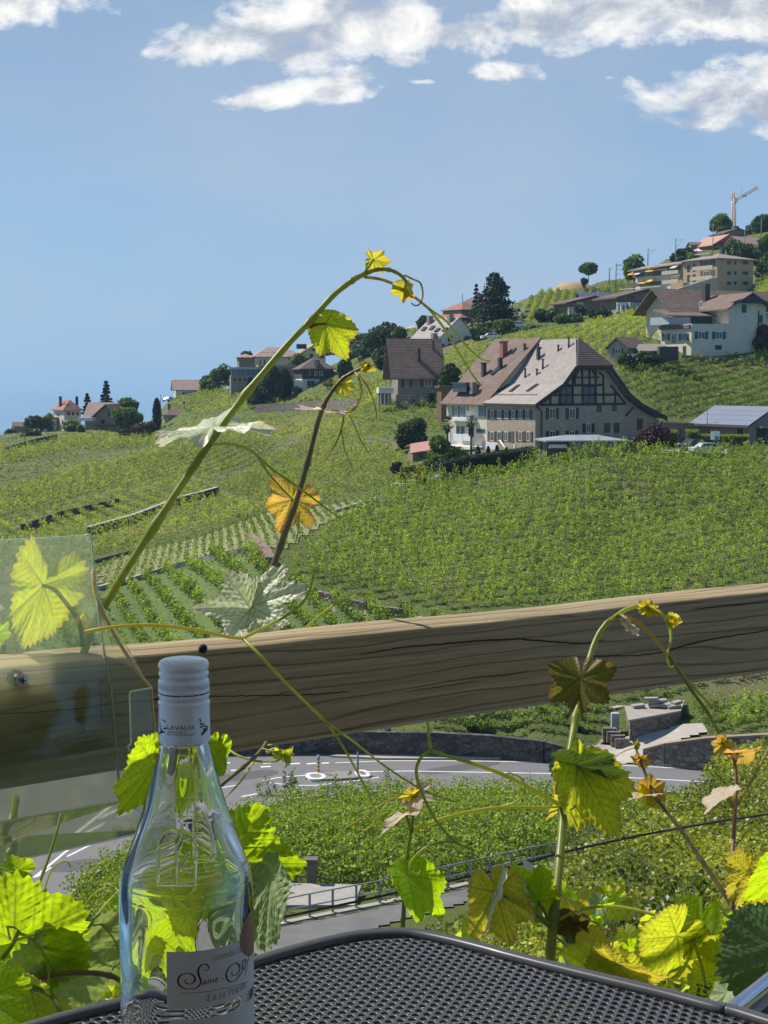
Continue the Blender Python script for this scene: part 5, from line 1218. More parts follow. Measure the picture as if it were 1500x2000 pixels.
tree('conifer_tree', 'low dark conifer under the tall vine shoot', 'bush', 508, 792, 754, 50, f_conif, Y=368, dens=1.5)
tree('round_tree', 'round green tree between the villa gable and the mansard house', 'round', 584, 735, 688, 34, f_mid, Y=405)
tree('conifer_tree', 'dark pointed tree right of the mansard house', 'cypress', 674, 742, 698, 30, f_dark, Y=365)
tree('broad_tree', 'wide dark blue green tree left of the dark roofed house', 'broad', 735, 730, 644, 86, f_blue, Y=375, dens=1.3, group='trees above the dark roofed house')
tree('broad_tree', 'soft green tree at the left end of the tree group above the dark roofed house', 'broad', 703, 720, 655, 54, f_mid, Y=385, group='trees above the dark roofed house')
tree('broad_tree', 'dark tree reaching right to the eaves of the dark roofed house', 'broad', 752, 738, 672, 46, f_dark, Y=330, group='trees above the dark roofed house')
tree('round_tree', 'round bright tree in front of the pale low house', 'round', 780, 672, 637, 28, f_mid, Y=372)
tree('umbrella_pine', 'flat topped dark pine behind the pale low house', 'bush', 758, 650, 628, 34, f_conif, Y=415)
tree('umbrella_pine', 'small flat topped pine left of the white modern house', 'bush', 829, 645, 616, 32, f_dark, Y=380)
tree('bush', 'green bushes climbing beside the far villa', 'round', 436, 756, 714, 56, f_mid, Y=428, cat='bush')
tree('bush', 'light green bush at the left end of the villa garden', 'bush', 406, 764, 732, 34, f_mid, Y=436, cat='bush')
tree('bush', 'dark bush right behind the small white house', 'bush', 400, 768, 738, 26, f_dark, Y=440, cat='bush')
tree('bush', 'low dark shrub beneath the villa hedge', 'bush', 420, 764, 748, 34, f_dark, Y=430, cat='bush')
tree('bush', 'dark green bush at the base of the rose roofed wing', 'round', 482, 706, 686, 26, f_dark, Y=430, cat='bush')
tree('bush', 'small clipped shrub beside the mansard house wall', 'bush', 580, 770, 754, 18, f_dark, Y=362, cat='bush')
tree('bush', 'low hedge right of the mansard house', 'bush', 650, 757, 742, 38, f_mid, Y=362, cat='bush')
tree('bush', 'big round bush beside the brown chalet', 'round', 250, 838, 794, 60, f_mid, Y=412, cat='bush', dens=1.3)
tree('broad_tree', 'pale green tree behind the big round bush', 'broad', 250, 815, 779, 44, f_mid, Y=432)
tree('bush', 'dull reddish shrub below the cypress', 'round', 285, 857, 820, 44, f_redd, Y=395, cat='bush', dens=1.3)
tree('bush', 'dark shrub left of the reddish shrub', 'bush', 246, 858, 838, 30, f_dark, Y=398, cat='bush')
tree('bush', 'small bush between tower villa and chalet', 'round', 140, 847, 820, 38, f_mid, Y=418, cat='bush')
tree('bush', 'pale round shrub beneath the chalet awning', 'bush', 158, 846, 828, 16, f_light, Y=414, cat='bush')
tree('bush', 'leafy tree hiding the left wing of the tower villa', 'round', 92, 840, 806, 22, f_light, Y=424, cat='bush')
tree('broad_tree', 'dark round tree between the far shed and the tower villa', 'round', 66, 848, 812, 34, f_dark, Y=422)
tree('bush', 'wide dark bush on the slope under the tower villa', 'bush', 58, 866, 836, 48, f_dark, Y=405, cat='bush', dens=1.2)
tree('bush', 'little dark bush at the far left tip of the ridge', 'bush', 22, 850, 838, 26, f_dark, Y=430, cat='bush')
tree('bush', 'large round dark bush on the slope left of the farmhouse garden', 'round', 806, 880, 818, 64, f_dark, Y=222, cat='bush', dens=1.5)
tree('bush', 'dark shrub behind the round bush', 'bush', 784, 874, 846, 26, f_dark, Y=226, cat='bush')
tree('bush', 'tall dark bush at the right wall of the dark roofed house', 'round', 880, 772, 706, 42, f_dark, Y=262, cat='bush', dens=1.3)
tree('fig_tree', 'spreading big leaved fig bush beside the garden hut', 'bush', 874, 916, 853, 88, f_mid, Y=203, cat='bush', dens=1.3, lpx=6)
tree('bush', 'dense shrubs in front of the fig bush', 'bush', 850, 930, 888, 60, f_mid, Y=199, cat='bush')
tree('bush', 'olive green dome shrub on the rock garden at the left', 'round', 800, 938, 907, 34, f_gold, Y=190, cat='bush', dens=1.5)
tree('bush', 'olive green dome shrub on the rock garden in the middle', 'round', 830, 938, 911, 34, f_gold, Y=190, cat='bush', dens=1.5)
tree('bush', 'small golden shrub at the end of the curved hedge', 'bush', 852, 940, 918, 20, f_gold, Y=188, cat='bush')
tree('bush', 'bright yellow flowering shrub at the left of the rock garden', 'bush', 784, 944, 922, 22, f_yel, Y=188, cat='bush')
tree('bush', 'low bright yellow shrub under the golden domes', 'bush', 822, 942, 926, 30, f_yel, Y=186, cat='bush')
tree('bush', 'dusky reddish shrub above the rock garden', 'bush', 776, 926, 902, 26, f_redd, Y=196, cat='bush')
tree('bush', 'purple leaved shrub in front of the low right end of the farmhouse', 'round', 1272, 890, 822, 58, f_purp, Y=197, cat='bush', dens=1.2)
tree('bush', 'dark shrub hugging the farmhouse wall below the purple shrub', 'bush', 1235, 892, 856, 30, f_dark, Y=199, cat='bush')
tree('bush', 'dense bush under the little shed window', 'bush', 1222, 712, 686, 40, f_blue, Y=243, cat='bush')
tree('bush', 'tall grey green shrub hedge left of the green shuttered villa', 'bush', 1262, 715, 688, 60, f_blue, Y=243, cat='bush')
tree('bush', 'dark round bush below the small bungalow', 'round', 1128, 638, 612, 22, f_dark, Y=322, cat='bush')
tree('bush', 'dark hedge running under the bungalow terrace', 'bush', 1172, 622, 602, 54, f_dark, Y=328, cat='bush')
tree('bush', 'grey green shrub between the two bungalows', 'round', 1134, 616, 594, 26, f_blue, Y=335, cat='bush')
tree('bush', 'rough scrub left of the small bungalow', 'bush', 1072, 640, 604, 64, f_dark, Y=335, cat='bush', dens=1.2)
tree('bush', 'light scrub on the slope edge below the small bungalow', 'bush', 1100, 640, 618, 56, f_mid, Y=325, cat='bush')
tree('bush', 'mixed shrubs at the lower edge of the cedar garden', 'bush', 1040, 662, 628, 60, f_mid, Y=322, cat='bush')
tree('broad_tree', 'fresh green tree in front of the cedar beside the parked white cars', 'broad', 982, 668, 622, 38, f_mid, Y=325)
tree('bush', 'low dark planting under the cedar', 'bush', 940, 668, 642, 60, f_dark, Y=332, cat='bush')
tree('bush', 'low shrubs at the right of the cedar below the lane', 'bush', 1008, 664, 640, 44, f_dark, Y=322, cat='bush')
tree('umbrella_tree', 'small lone tree with flat round crown on the hilltop', 'umbrella', 1149, 548, 515, 36, f_mid, Y=425, dens=1.4)
tree('bush', 'dark bush at the foot of the lone hilltop tree', 'bush', 1141, 558, 542, 13, f_dark, Y=420, cat='bush')
tree('broad_tree', 'leafy tree at the left end of the apartment block', 'broad', 1238, 562, 500, 44, f_mid, Y=425, dens=1.2)
tree('broad_tree', 'round leafy tree under the yellow crane', 'round', 1408, 462, 422, 54, f_mid, Y=495, dens=1.3)
tree('broad_tree', 'tall dark tree at the upper right corner of the hill', 'broad', 1492, 490, 416, 40, f_dark, Y=478, dens=1.2)
tree('broad_tree', 'smaller tree left of the dark corner tree', 'round', 1466, 466, 440, 28, f_mid, Y=490)
tree('bush', 'bushes on the crest above the solar roof of the apartments', 'bush', 1336, 520, 482, 46, f_dark, Y=440, cat='bush')
tree('bush', 'pale flowering bushes above the apartment roof', 'bush', 1352, 516, 494, 34, f_light, Y=430, cat='bush')
tree('bush', 'tiny dark trees on the crest left of the pale bushes', 'bush', 1316, 512, 496, 18, f_dark, Y=455, cat='bush')
tree('broad_tree', 'thick green trees behind the right end of the apartment roof', 'bush', 1450, 510, 474, 60, f_dark, Y=430)
tree('broad_tree', 'green trees filling the gap left of the right edge above the apartments', 'bush', 1500, 520, 462, 56, f_mid, Y=425)
tree('broad_tree', 'green tree directly behind the apartment chimney', 'bush', 1432, 505, 466, 34, f_mid, Y=438)
tree('bush', 'dark shrubs at the right side of the apartment block', 'bush', 1490, 542, 512, 40, f_dark, Y=395, cat='bush')
tree('bush', 'dry brownish shrubs above the bungalow roof', 'bush', 1318, 590, 566, 44, f_redd, Y=345, cat='bush')
tree('bush', 'dark green shrubs below the tan retaining wall', 'bush', 1345, 594, 572, 38, f_mid, Y=330, cat='bush')
tree('bush', 'climbing greenery on the dark terrace stair by the green shuttered villa', 'bush', 1492, 690, 632, 40, f_redd, Y=255, cat='bush')
tree('bush', 'thick bush hanging over the roadside wall in the middle', 'bush', 930, 1444, 1398, 70, f_mid, Y=110.5, cat='bush', lpx=7)
tree('bush', 'bush at the right end of the roadside wall', 'bush', 1010, 1452, 1410, 70, f_mid, Y=110.3, cat='bush', lpx=7)
tree('bush', 'leafy bush in the corner beside the stone steps', 'bush', 1130, 1462, 1410, 56, f_dark, Y=110.2, cat='bush', lpx=7)
tree('bush', 'green bush at the right end of the stone block', 'bush', 1346, 1430, 1392, 34, f_mid, Y=112, cat='bush', lpx=6)
tree('bush', 'dark bush in the upper right of the creeper bank', 'bush', 1440, 1540, 1470, 110, f_mid, Y=38, cat='bush', lpx=8)
for i, (x0, x1, v0, v1) in enumerate(((929,938,872,900),(950,957,872,898),(967,974,870,896),(986,992,874,894))):
 tree('cypress_tree', 'small clipped column cypress below the white terrace', 'cypress', (x0 + x1) / 2, v1, v0, x1 - x0 + 1, f_conif, Y=195, cat='shrub', group='clipped cypresses below the terrace', dens=3, lpx=3)
def hedge(name, label, pts, h, th, mat, size, n, seed, group=None):
 rng = np.random.default_rng(seed); C_ = []
 for a, b in zip(pts, pts[1:]):
  L = (b - a).length; k = int(n * L); t = rng.random(k); d = (b - a).normalized(); nn = Vector((-d.y, d.x, 0))
  s = rng.uniform(-1, 1, k); hh = rng.random(k)
  edge = rng.random(k) < .75
  s = np.where(edge & (rng.random(k) < .6), np.sign(s) * rng.uniform(.85, 1.05, k), s); hh = np.where(edge & (np.abs(s) < .85), rng.uniform(.88, 1.03, k), hh)
  base = np.array(a)[None] + np.outer(t, np.array(b - a))
  C_.append(base + np.outer(s * th / 2, np.array(nn)) + np.stack([np.zeros(k), np.zeros(k), hh * h], -1))
 c = np.concatenate(C_); v, f, tn = cards(c, size, (0, .8), rng, up=.3)
 tn = np.clip(tn * .8 + .25 * (rng.random(len(tn)) - .5) + .1, 0, 1)
 org = pts[0]; v = v - np.array(org, dtype=np.float32)
 root = empty(name, org, label, 'hedge', group)
 link_mesh('foliage', np_mesh('foliage', v, f, mat, fattrs={'tint': tn}), root)
 mb = MB()
 for a, b in zip(pts, pts[1:]):
  t = (b - a).normalized(); nn = Vector((-t.y, t.x, 0)) * th * .36
  mb.hexa([a - nn - Z, b - nn - Z, b + nn - Z, a + nn - Z], [a - nn + Z * h * .85, b - nn + Z * h * .85, b + nn + Z * h * .85, a + nn + Z * h * .85])
 mb.build('stems', M('hedge_core', (.02, .03, .012), (.03, .04, .015)), root)
 return root
hedge('hedge', 'long dark clipped hedge curving below the farmhouse terrace', [P(1040,906,192), P(1000,913,190), P(950,920,188), P(900,927,187), P(868,936,187), P(852,940,189)], 2.2, 1.3, f_conif, .13, 900, 31)
hedge('hedge', 'bright green block hedge at the left of the yard entrance', [P(1283,877,203), P(1321,877,203)], 2.5, 1.6, f_hedge, .15, 700, 32)
hedge('hedge', 'rounded bright green hedge at the right of the yard entrance', [P(1340,876,205), P(1364,876,205)], 2.5, 1.8, f_hedge, .15, 700, 33)
hedge('hedge', 'lower bright hedge in front of the solar roofed barn', [P(1366,877,204.6), P(1462,878,203)], 1.95, 1.5, f_hedge, .15, 650, 34)
hedge('hedge', 'little green cube hedge beside the dark roofed house', [P(836,783,258), P(849,783,258)], 1.5, 1.1, f_dark, .12, 900, 35)
def palm(label, u, vb, vt, wpx, Y):
 g = P(u, vb, Y); h = (vb - vt) / F * Y; w = wpx / F * Y; rng = random.Random(int(u))
 root = empty('palm_tree', g, label, 'palm tree')
 c = g + Z * h * .80
 MB().tube([g - Z * .5, g + Z * h * .4, c], [.16, .13, .12], 8).build('trunk', m_trunk, root)
 mb = MB()
 for k in range(46):
  a = k * 2.4; el = rng.uniform(-.9, 1.25); L = w * .5 * rng.uniform(.8, 1.1)
  d = Vector((cos(a) * cos(el), sin(a) * cos(el), sin(el))); e = c + d * L - Z * L * .15
  s = Vector((-sin(a), cos(a), 0)); m0 = c + d * L * .55
  for j in range(7):
   an = (j - 3) * .26; dd = (d * cos(an) + s * sin(an)).normalized(); q = m0 + dd * L * .5 - Z * L * .12 * abs(j - 3) * .4
   mb.add([m0, m0.lerp(q, .5) + s * .05, q, m0.lerp(q, .5) - s * .05], [(0, 1, 2, 3)])
  mb.add([c - s * .02, c + s * .02, m0 + s * .02, m0 - s * .02], [(0, 1, 2, 3)])
 o = mb.build('fronds', M('palm_green', (.06, .08, .03), (.12, .14, .05), scale=2), root)
 mb = MB()
 for k in range(30):
  a = rng.uniform(0, 6.28); q = c - Z * rng.uniform(.1, h * .22); mb.add([q, q + Vector((cos(a) * .35, sin(a) * .35, -.25)), q + Vector((cos(a) * .3, sin(a) * .3, -.7)), q - Z * .5], [(0, 1, 2, 3)])
 mb.build('dry_skirt', M('palm_dry', (.16, .12, .07), (.12, .09, .05)), root)
palm('fan palm with bare trunk in front of the teal shuttered wing', 920, 898, 805, 34, 196.5)
palm('shorter shaggy palm at the left of the teal shuttered wing', 874, 872, 815, 34, 200)
rk = empty('rock_garden', P(800, 950, 187), 'row of pale rocks edging the shrubs left of the curved hedge', 'rocks')
rng = random.Random(3)
for k in range(12):
 p = P(772 + k * 7.5, 950 - k * 1.3 + rng.uniform(-3, 3), 187.5 + rng.uniform(-1, 1)); r = rng.uniform(.35, .7); vs = []
 mb = MB(); n1_ = 8
 for i in range(5):
  for j in range(n1_):
   th_ = pi * (i + .5) / 5; ph = 2 * pi * j / n1_; rr = r * rng.uniform(.75, 1.1); vs.append(p + Vector((rr * sin(th_) * cos(ph) * 1.4, rr * sin(th_) * sin(ph), rr * cos(th_) * .8)))
 fs = [(i * n1_ + j, (i + 1) * n1_ + j, (i + 1) * n1_ + (j + 1) % n1_, i * n1_ + (j + 1) % n1_) for i in range(4) for j in range(n1_)]
 fs += [tuple(range(n1_)), tuple(range(4 * n1_, 5 * n1_))[::-1]]
 mb.add(vs, fs); mb.build('rock', M('rock', (.42, .37, .31), (.28, .25, .21), scale=1.5, bump=.5, bscale=6), rk)
rng = np.random.default_rng(77)
n = 60000; yy = np.exp(rng.uniform(math.log(100), math.log(480), n)); ss = rng.uniform(-.30, .30, n); xx = ss * yy
k1 = inpoly(xx, yy, [(p.x, p.y) for p in road_w]); rampm = inpoly(xx, yy, [(p.x, p.y) for p in rp]); yd = inpoly(xx, yy, [(p.x, p.y) for p in yard])
k_ = ~(k1 | rampm | yd); xx, yy = xx[k_], yy[k_]
z = gz(xx, yy) + rng.random(len(xx)) * .12
v, f, tn = cards(np.stack([xx, yy, z], -1), .0014 * yy, (0, .9), rng, up=.3)
tn = np.clip(tn + .3 * np.sin(xx * .11 + 2 * np.sin(yy * .03)) * np.sin(yy * .07), 0, 1)
o = link_mesh('grass', np_mesh('grass', v, f, foliage('grass_tufts', (.07, .10, .025), (.22, .25, .07), .3, third=(.38, .33, .17)), fattrs={'tint': tn})); tag(o, 'rough grass growing between the vineyard plots', 'grass', kind='stuff')
# ------------------------------------------------------------------ poles, masts, crane, cars, parasol
m_steel = M('mast_steel', (.16, .18, .20), (.12, .14, .16), rough=.6)
def pole(label, u, vb, vt, Y, r=.09, arm=None, cat='lamp post', name='lamp_post'):
 g = P(u, vb, Y); h = (vb - vt) / F * Y; root = empty(name, g, label, cat)
 MB().tube([g - Z, g + Z * h], r, 6).build('pole', m_steel, root)
 if arm: MB().tube([g + Z * h, g + Z * h + Vector(arm)], r * .7, 5).build('arm', m_steel, root)
 return root
pole('thin dark pole rising behind the brown roof at the slope edge', 965, 705, 645, 275, .09, (0.6, 0, .1))
pole('slim lamp post standing behind the barn roof', 1381, 838, 795, 211, .05, (-.8, 0, .25))
pole('curved lamp post on the slope left of the green shuttered villa', 1325, 612, 586, 300, .07, (-.7, 0, .2))
pole('thin white pole standing on the crest above the apartment roof', 1392, 500, 438, 430, .1)
pole('second thin pole on the crest behind the pink walled house', 1454, 500, 452, 430, .1)
pole('thin pole before the dark corner tree', 1486, 490, 430, 430, .1)
pole('small pole beside the small white house at the left', 314, 795, 770, 440, .08)
pole('thin stake at the left tip of the ridge', 25, 830, 822, 430, .08)
pole('thin metal pole in the yard at the corner of the farmhouse', 1055, 902, 877, 190, .07)
def mast(label, u, vb, vt, Y, dx):
 g = P(u, vb, Y); h = (vb - vt) / F * Y; root = empty('railway_mast', g, label, 'mast', 'railway masts on the crest')
 MB().tube([g - Z * 3, g + Z * h], .14, 6).build('pole', m_steel, root)
 MB().tube([g + Z * h * .92, g + Z * h * .94 + Vector((dx, 0, 0))], .05, 5).tube([g + Z * h * .66, g + Z * h * .9 + Vector((dx * .7, 0, 0))], .04, 5).build('bracket', m_steel, root)
mast('railway mast with bracket behind the middle of the apartment block', 1319, 520, 466, 445, 2.6)
mast('railway mast with bracket left of the middle one', 1265, 530, 486, 440, 2.4)
mast('shorter railway mast at the left end of the row', 1203, 548, 515, 438, 1.6)
mast('small railway mast nearest the lone hilltop tree', 1190, 545, 523, 440, .9)
mast('short thin railway mast just left of the apartment roof', 1227, 545, 503, 440, -.8)
tag(MB().tube([P(1203, 519, 438), P(1226, 518, 441)], .08, 5).tube([P(1203, 527, 438), P(1226, 526, 441)], .06, 5).tube([P(1203, 536, 438), P(1220, 535, 441)], .06, 5).build('portal_beam', m_steel), 'horizontal beams linking two railway masts on the crest', 'beam')
m_cr = M('crane_orange', (.72, .42, .24), (.66, .38, .22)); cg = P(1433, 448, 520)
cr = empty('crane', cg, 'tall orange lattice tower crane with slanting jib on the skyline', 'crane')
def lattice(name, p0, p1, w, n, r):
 mb = MB(); t = (p1 - p0).normalized(); a = t.cross(Vector((0, 1, 0))).normalized() * w / 2; b_ = t.cross(a).normalized() * w / 2
 cs_ = [a + b_, a - b_, -a - b_, -a + b_]
 for c in cs_: mb.tube([p0 + c, p1 + c], r, 4)
 for i in range(n):
  q0 = p0.lerp(p1, i / n); q1 = p0.lerp(p1, (i + 1) / n)
  for k in range(4): mb.tube([q0 + cs_[k], q1 + cs_[(k + 1) % 4]], r * .7, 4)
 return mb.build(name, m_cr, cr)
top = P(1433, 393, 520); lattice('tower', cg - Z * 2, top, 1.1, 12, .13)
lattice('mast_head', top, P(1431, 375, 520), .8, 4, .1)
lattice('jib', P(1432, 393, 520), P(1480, 366, 515), .9, 14, .1)
MB().tube([P(1431, 375, 520), P(1449, 384, 518)], .05, 4).tube([P(1448, 384, 518), P(1448, 368, 518)], .12, 4).build('stay', m_cr, cr)
MB().box(P(1453, 381, 517.5) - Z * .2, (1.6, .8, .8)).build('trolley', m_pwhite, cr)
MB().box(P(1436, 391, 519), (1.2, 1.2, 1.5)).build('cabin', m_pwhite, cr)
pg = P(1363, 505, 440); pr = empty('parasol', pg, 'pink and white parasol open on the terrace above the apartment roof', 'parasol')
MB().tube([pg - Z * 2, pg + Z * 2.2], .06, 6).build('pole', m_pwhite, pr)
mb = MB(); n = 10; ax = pg + Z * 2.9
for k in range(n):
 a, b_ = 2 * pi * k / n, 2 * pi * (k + 1) / n
 if k % 2 == 0: mb.add([ax, pg + Vector((2.2 * cos(a), 2.2 * sin(a), 1.9)), pg + Vector((2.2 * cos(b_), 2.2 * sin(b_), 1.9))], [(0, 1, 2)])
mb.build('canopy', M('parasol_pink', (.72, .22, .26), (.66, .2, .24)), pr)
mb = MB()
for k in range(n):
 a, b_ = 2 * pi * k / n, 2 * pi * (k + 1) / n
 if k % 2: mb.add([ax, pg + Vector((2.2 * cos(a), 2.2 * sin(a), 1.9)), pg + Vector((2.2 * cos(b_), 2.2 * sin(b_), 1.9))], [(0, 1, 2)])
mb.build('canopy_panel', m_pwhite, pr)
def gp(u, Y, dz=0.0):
 x = ray(u, 850).x / ray(u, 850).y * Y; return onground(x, Y, dz)
def car(label, p, yaw, paint, L=4.3, W=1.75, H=1.45):
 root = empty('parked_car', p, label, 'car'); c, s = cos(yaw), sin(yaw)
 ax = Vector((c, s, 0)); ay = Vector((-s, c, 0))
 side = [(-.5, .22), (-.5, .5), (-.46, .62), (-.30, .66), (-.17, .97), (-.02, 1.0), (.20, .97), (.36, .70), (.47, .62), (.5, .45), (.5, .22)]
 def pr(pts, w, wt, mt, nm, parent=root):
  mb = MB(); A = []; B = []
  for x, z in pts:
   ww = w - (w - wt) * max(0, (z - .62) / .38)
   A.append(p + ax * x * L + ay * ww / 2 + Z * z * H); B.append(p + ax * x * L - ay * ww / 2 + Z * z * H)
  n = len(A); mb.add(A + B, [tuple(range(n))[::-1], tuple(range(n, 2 * n))] + [(i, (i + 1) % n, n + (i + 1) % n, n + i) for i in range(n)])
  o = mb.build(nm, mt, parent, bevel=.05); return o
 body = pr(side, W, W * .78, paint, 'body')
 pr([(-.27, .67), (-.165, .93), (.195, .93), (.33, .69)], W + .02, W * .80, M('car_glass', (.02, .03, .035), (.03, .04, .05), rough=.08, spec=.7), 'side_window')
 for x in (-.31, .31):
  for y in (-1, 1):
   q = p + ax * x * L + ay * y * (W / 2 - .08) + Z * .31
   w_ = MB().tube([q - ay * .11, q + ay * .11], .31, 14).build('wheel', M('tyre', (.03, .03, .03), (.04, .04, .04)), root)
   MB().tube([q - ay * .125, q + ay * .125], .17, 10).build('rim', M('rim_grey', (.4, .4, .42), (.35, .35, .36), metallic=.6, rough=.4), w_)
 for y in (-1, 1):
  for x, mt in ((-.497, M('headlight', (.7, .72, .75), (.6, .62, .65), rough=.1)), (.497, M('tail_light', (.4, .03, .03), (.3, .02, .02), rough=.2))):
   MB().box(p + ax * x * L + ay * y * W * .38 + Z * .56 * H, (.06, .34, .16), (ax, ay, Z)).build('headlight' if x < 0 else 'tail_light', mt, root)
 return root
car('pale silver white car parked in the farmhouse yard', gp(1380, 197.5, .36), radians(14), M('car_white', (.62, .68, .72), (.6, .66, .7), rough=.2, coat=.6))
car('black car parked behind the pale silver car', gp(1355, 201, .36), radians(35), M('car_black', (.03, .035, .045), (.03, .035, .04), rough=.15, coat=.8))
car('white car parked beside the cedar garden', gp(958, 318, .1), radians(8), M('car_plain_white', (.7, .7, .7), (.68, .68, .68), rough=.25), L=4.2)
car('white car parked further right past the fresh green tree', gp(1008, 330, .1), radians(8), M('car_plain_white', (.7, .7, .7)), L=4.2)
car('white van half hidden in the shrubs at the left of the apartment slope', gp(1488, 398, .1), radians(8), M('car_plain_white', (.7, .7, .7)), L=5)
car('small white car beside the lone white house', gp(330, 449, .1), radians(60), M('car_plain_white', (.7, .7, .7)), L=4)
nb = gp(1397, 200.5, .3); o = empty('notice_board', nb, 'white notice board on a thin post behind the silver car', 'board')
MB().tube([nb - Z * .3, nb + Z * 2.8], .05, 6).build('post', m_steel, o); MB().box(nb + Z * 2.1, (1.15, .08, 1.1)).build('panel', m_pwhite, o)
MB().box(nb + Z * 1.72 - Vector((-.2, .08, 0)), (.5, .1, .5)).build('emblem', m_sht, o)
hp = [G(u, v) for u, v in [(1040,575),(1055,572),(1070,570),(1085,568),(1100,565)]]; hp = [p for p in hp if p]
ho = empty('railing', hp[0], 'low grey railing along the skyline right of the cedar', 'railing')
MB().tube([p + Z * 1.1 for p in hp], .05, 5).tube([p + Z * .6 for p in hp], .04, 5).build('handrail', m_galv, ho)
for p in hp: MB().tube([p - Z * .3, p + Z * 1.1], .05, 5).build('post', m_galv, ho)
# ------------------------------------------------------------------ wooden rail
def wood_mat():
 m, nt, out = new_mat('weathered_wood')
 uv = N(nt, 'ShaderNodeUVMap', uv_map='grain');
 def mp(sc, loc=(0, 0, 0)): return N(nt, 'ShaderNodeMapping', {'Vector': uv.outputs[0], 'Scale': sc, 'Location': loc}).outputs[0]
 big = N(nt, 'ShaderNodeTexNoise', {'Vector': mp((1.3, 5, 1)), 'Scale': 1.0, 'Detail': 3})
 sepv = N(nt, 'ShaderNodeSeparateXYZ', {0: mp((1, 1, 1))})
 rings = mth(nt, 'SINE', mth(nt, 'ADD', mth(nt, 'MULTIPLY', sepv.outputs[1], 300.0), mth(nt, 'MULTIPLY', big.outputs[0], 34.0)))
 fine = N(nt, 'ShaderNodeTexNoise', {'Vector': mp((9, 420, 1)), 'Scale': 1.0, 'Detail': 6, 'Roughness': .7})
 fine2 = N(nt, 'ShaderNodeTexNoise', {'Vector': mp((3, 90, 1), (4, 2, 0)), 'Scale': 1.0, 'Detail': 8, 'Roughness': .65})
 blot = N(nt, 'ShaderNodeTexNoise', {'Vector': mp((5, 14, 1), (9, 2, 0)), 'Scale': 1.0, 'Detail': 5})
 c = ramp(nt, fine2.outputs[0], [(.25, (.22, .16, .08)), (.5, (.36, .28, .155)), (.75, (.50, .40, .245))])
 c = mix(nt, mth(nt, 'MULTIPLY', ramp(nt, rings, [(.8, 0.0), (.97, 1.0)]), .7), c, (.10, .075, .04))
 c = mix(nt, ramp(nt, fine.outputs[0], [(.35, .45), (.6, 0.0)]), c, (.15, .12, .085))
 c = mix(nt, ramp(nt, blot.outputs[0], [(.45, 0.0), (.75, .55)]), c, (.33, .275, .18))
 bs = N(nt, 'ShaderNodeBsdfPrincipled', {'Base Color': c, 'Roughness': .8, 'Specular IOR Level': .25})
 h = mth(nt, 'ADD', mth(nt, 'MULTIPLY', rings, .25), mth(nt, 'ADD', fine.outputs[0], fine2.outputs[0]))
 b = N(nt, 'ShaderNodeBump', {'Strength': .6, 'Distance': .002, 'Height': h})
 nt.links.new(b.outputs[0], bs.inputs['Normal']); nt.links.new(bs.outputs[0], out.inputs[0]); return m
m_rail = wood_mat()
RT = [(-500,1345),(-200,1322),(0,1305),(200,1289),(380,1272),(580,1250),(780,1229),(948,1211),(1034,1203),(1188,1188),(1308,1181),(1400,1167),(1500,1153),(1700,1131),(2000,1100)]
RB = [(-500,1630),(-200,1580),(0,1548),(277,1503),(500,1466),(780,1421),(1188,1360),(1500,1315),(1700,1288),(2000,1248)]
RBK = [(-500,1318),(0,1284),(213,1265),(380,1247),(780,1207),(1040,1176),(1500,1134),(2000,1090)]
def rail_Y(u):   # the beam runs back to the right at about 45 degrees
 A0 = P(0, 1305, 1.54); A1 = P(1500, 1153, 2.25); s = ray(u, 1250).x / ray(u, 1250).y
 dx, dy = A1.x - A0.x, A1.y - A0.y
 t = (A0.x - s * A0.y) / (s * dy - dx); return A0.y + dy * t
rd = (P(1500, 1153, 2.25) - P(0, 1305, 1.54)); rd.z = 0; rd.normalize(); rn = Vector((-rd.y, rd.x, 0))   # rn points away from the camera
us = list(range(-480, 1980, 20)); sec = []
_pf = {}
def it(tab, u):
 k = id(tab)
 if k not in _pf: _pf[k] = np.polyfit([a for a, _ in tab], [b_ for _, b_ in tab], 2)
 return float(np.polyval(_pf[k], u))
rngw = random.Random(2)
for u in us:
 Y = rail_Y(u); t = P(u, it(RT, u), Y); b_ = P(u, it(RB, u), Y); bk = t + rn * .075
 w = .0006 * sin(u * .011) + .0003 * sin(u * .031 + 1)
 r = .006; hgt = t.z - b_.z; top = t.z + w; bot = b_.z
 prof = []
 def arc(cx, cz, a0, a1, rr):
  for k in range(5):
   a = a0 + (a1 - a0) * k / 4; prof.append((cx + rr * cos(a), cz + rr * sin(a)))
 arc(r, top - r, pi, pi / 2, r)
 for k in range(1, 6): prof.append((r + (.075 - 2 * r) * k / 6, top + .0012 * sin(k * 1.3 + u * .01) + .004 * sin(k / 6 * pi)))
 arc(.075 - r, top - r, pi / 2, 0, r)
 arc(.075 - r, bot + r, 0, -pi / 2, r)
 arc(r * 1.6, bot + r * 1.6, -pi / 2, -pi, r * 1.6)
 nfr = 18
 for k in range(1, nfr):
  z = bot + (hgt) * k / nfr; prof.append((-.002 * sin(k / nfr * pi) + .0006 * sin(k * 2.1 + u * .006), z))
 sec.append([Vector((t.x, t.y, 0)) + rn * a + Vector((0, 0, z)) for a, z in prof])
m_ = len(sec[0]); vs = [p for s in sec for p in s]; fs = []; uvs = []
per = [0.0]
for k in range(m_): per.append(per[-1] + (sec[0][(k + 1) % m_] - sec[0][k]).length)
al = [0.0]
for i in range(1, len(sec)): al.append(al[-1] + (sec[i][0] - sec[i - 1][0]).length)
for i in range(len(sec) - 1):
 for k in range(m_):
  k2 = (k + 1) % m_
  fs.append((i * m_ + k, i * m_ + k2, (i + 1) * m_ + k2, (i + 1) * m_ + k)); uvs.append(((al[i], per[k]), (al[i], per[k + 1]), (al[i + 1], per[k + 1]), (al[i + 1], per[k])))
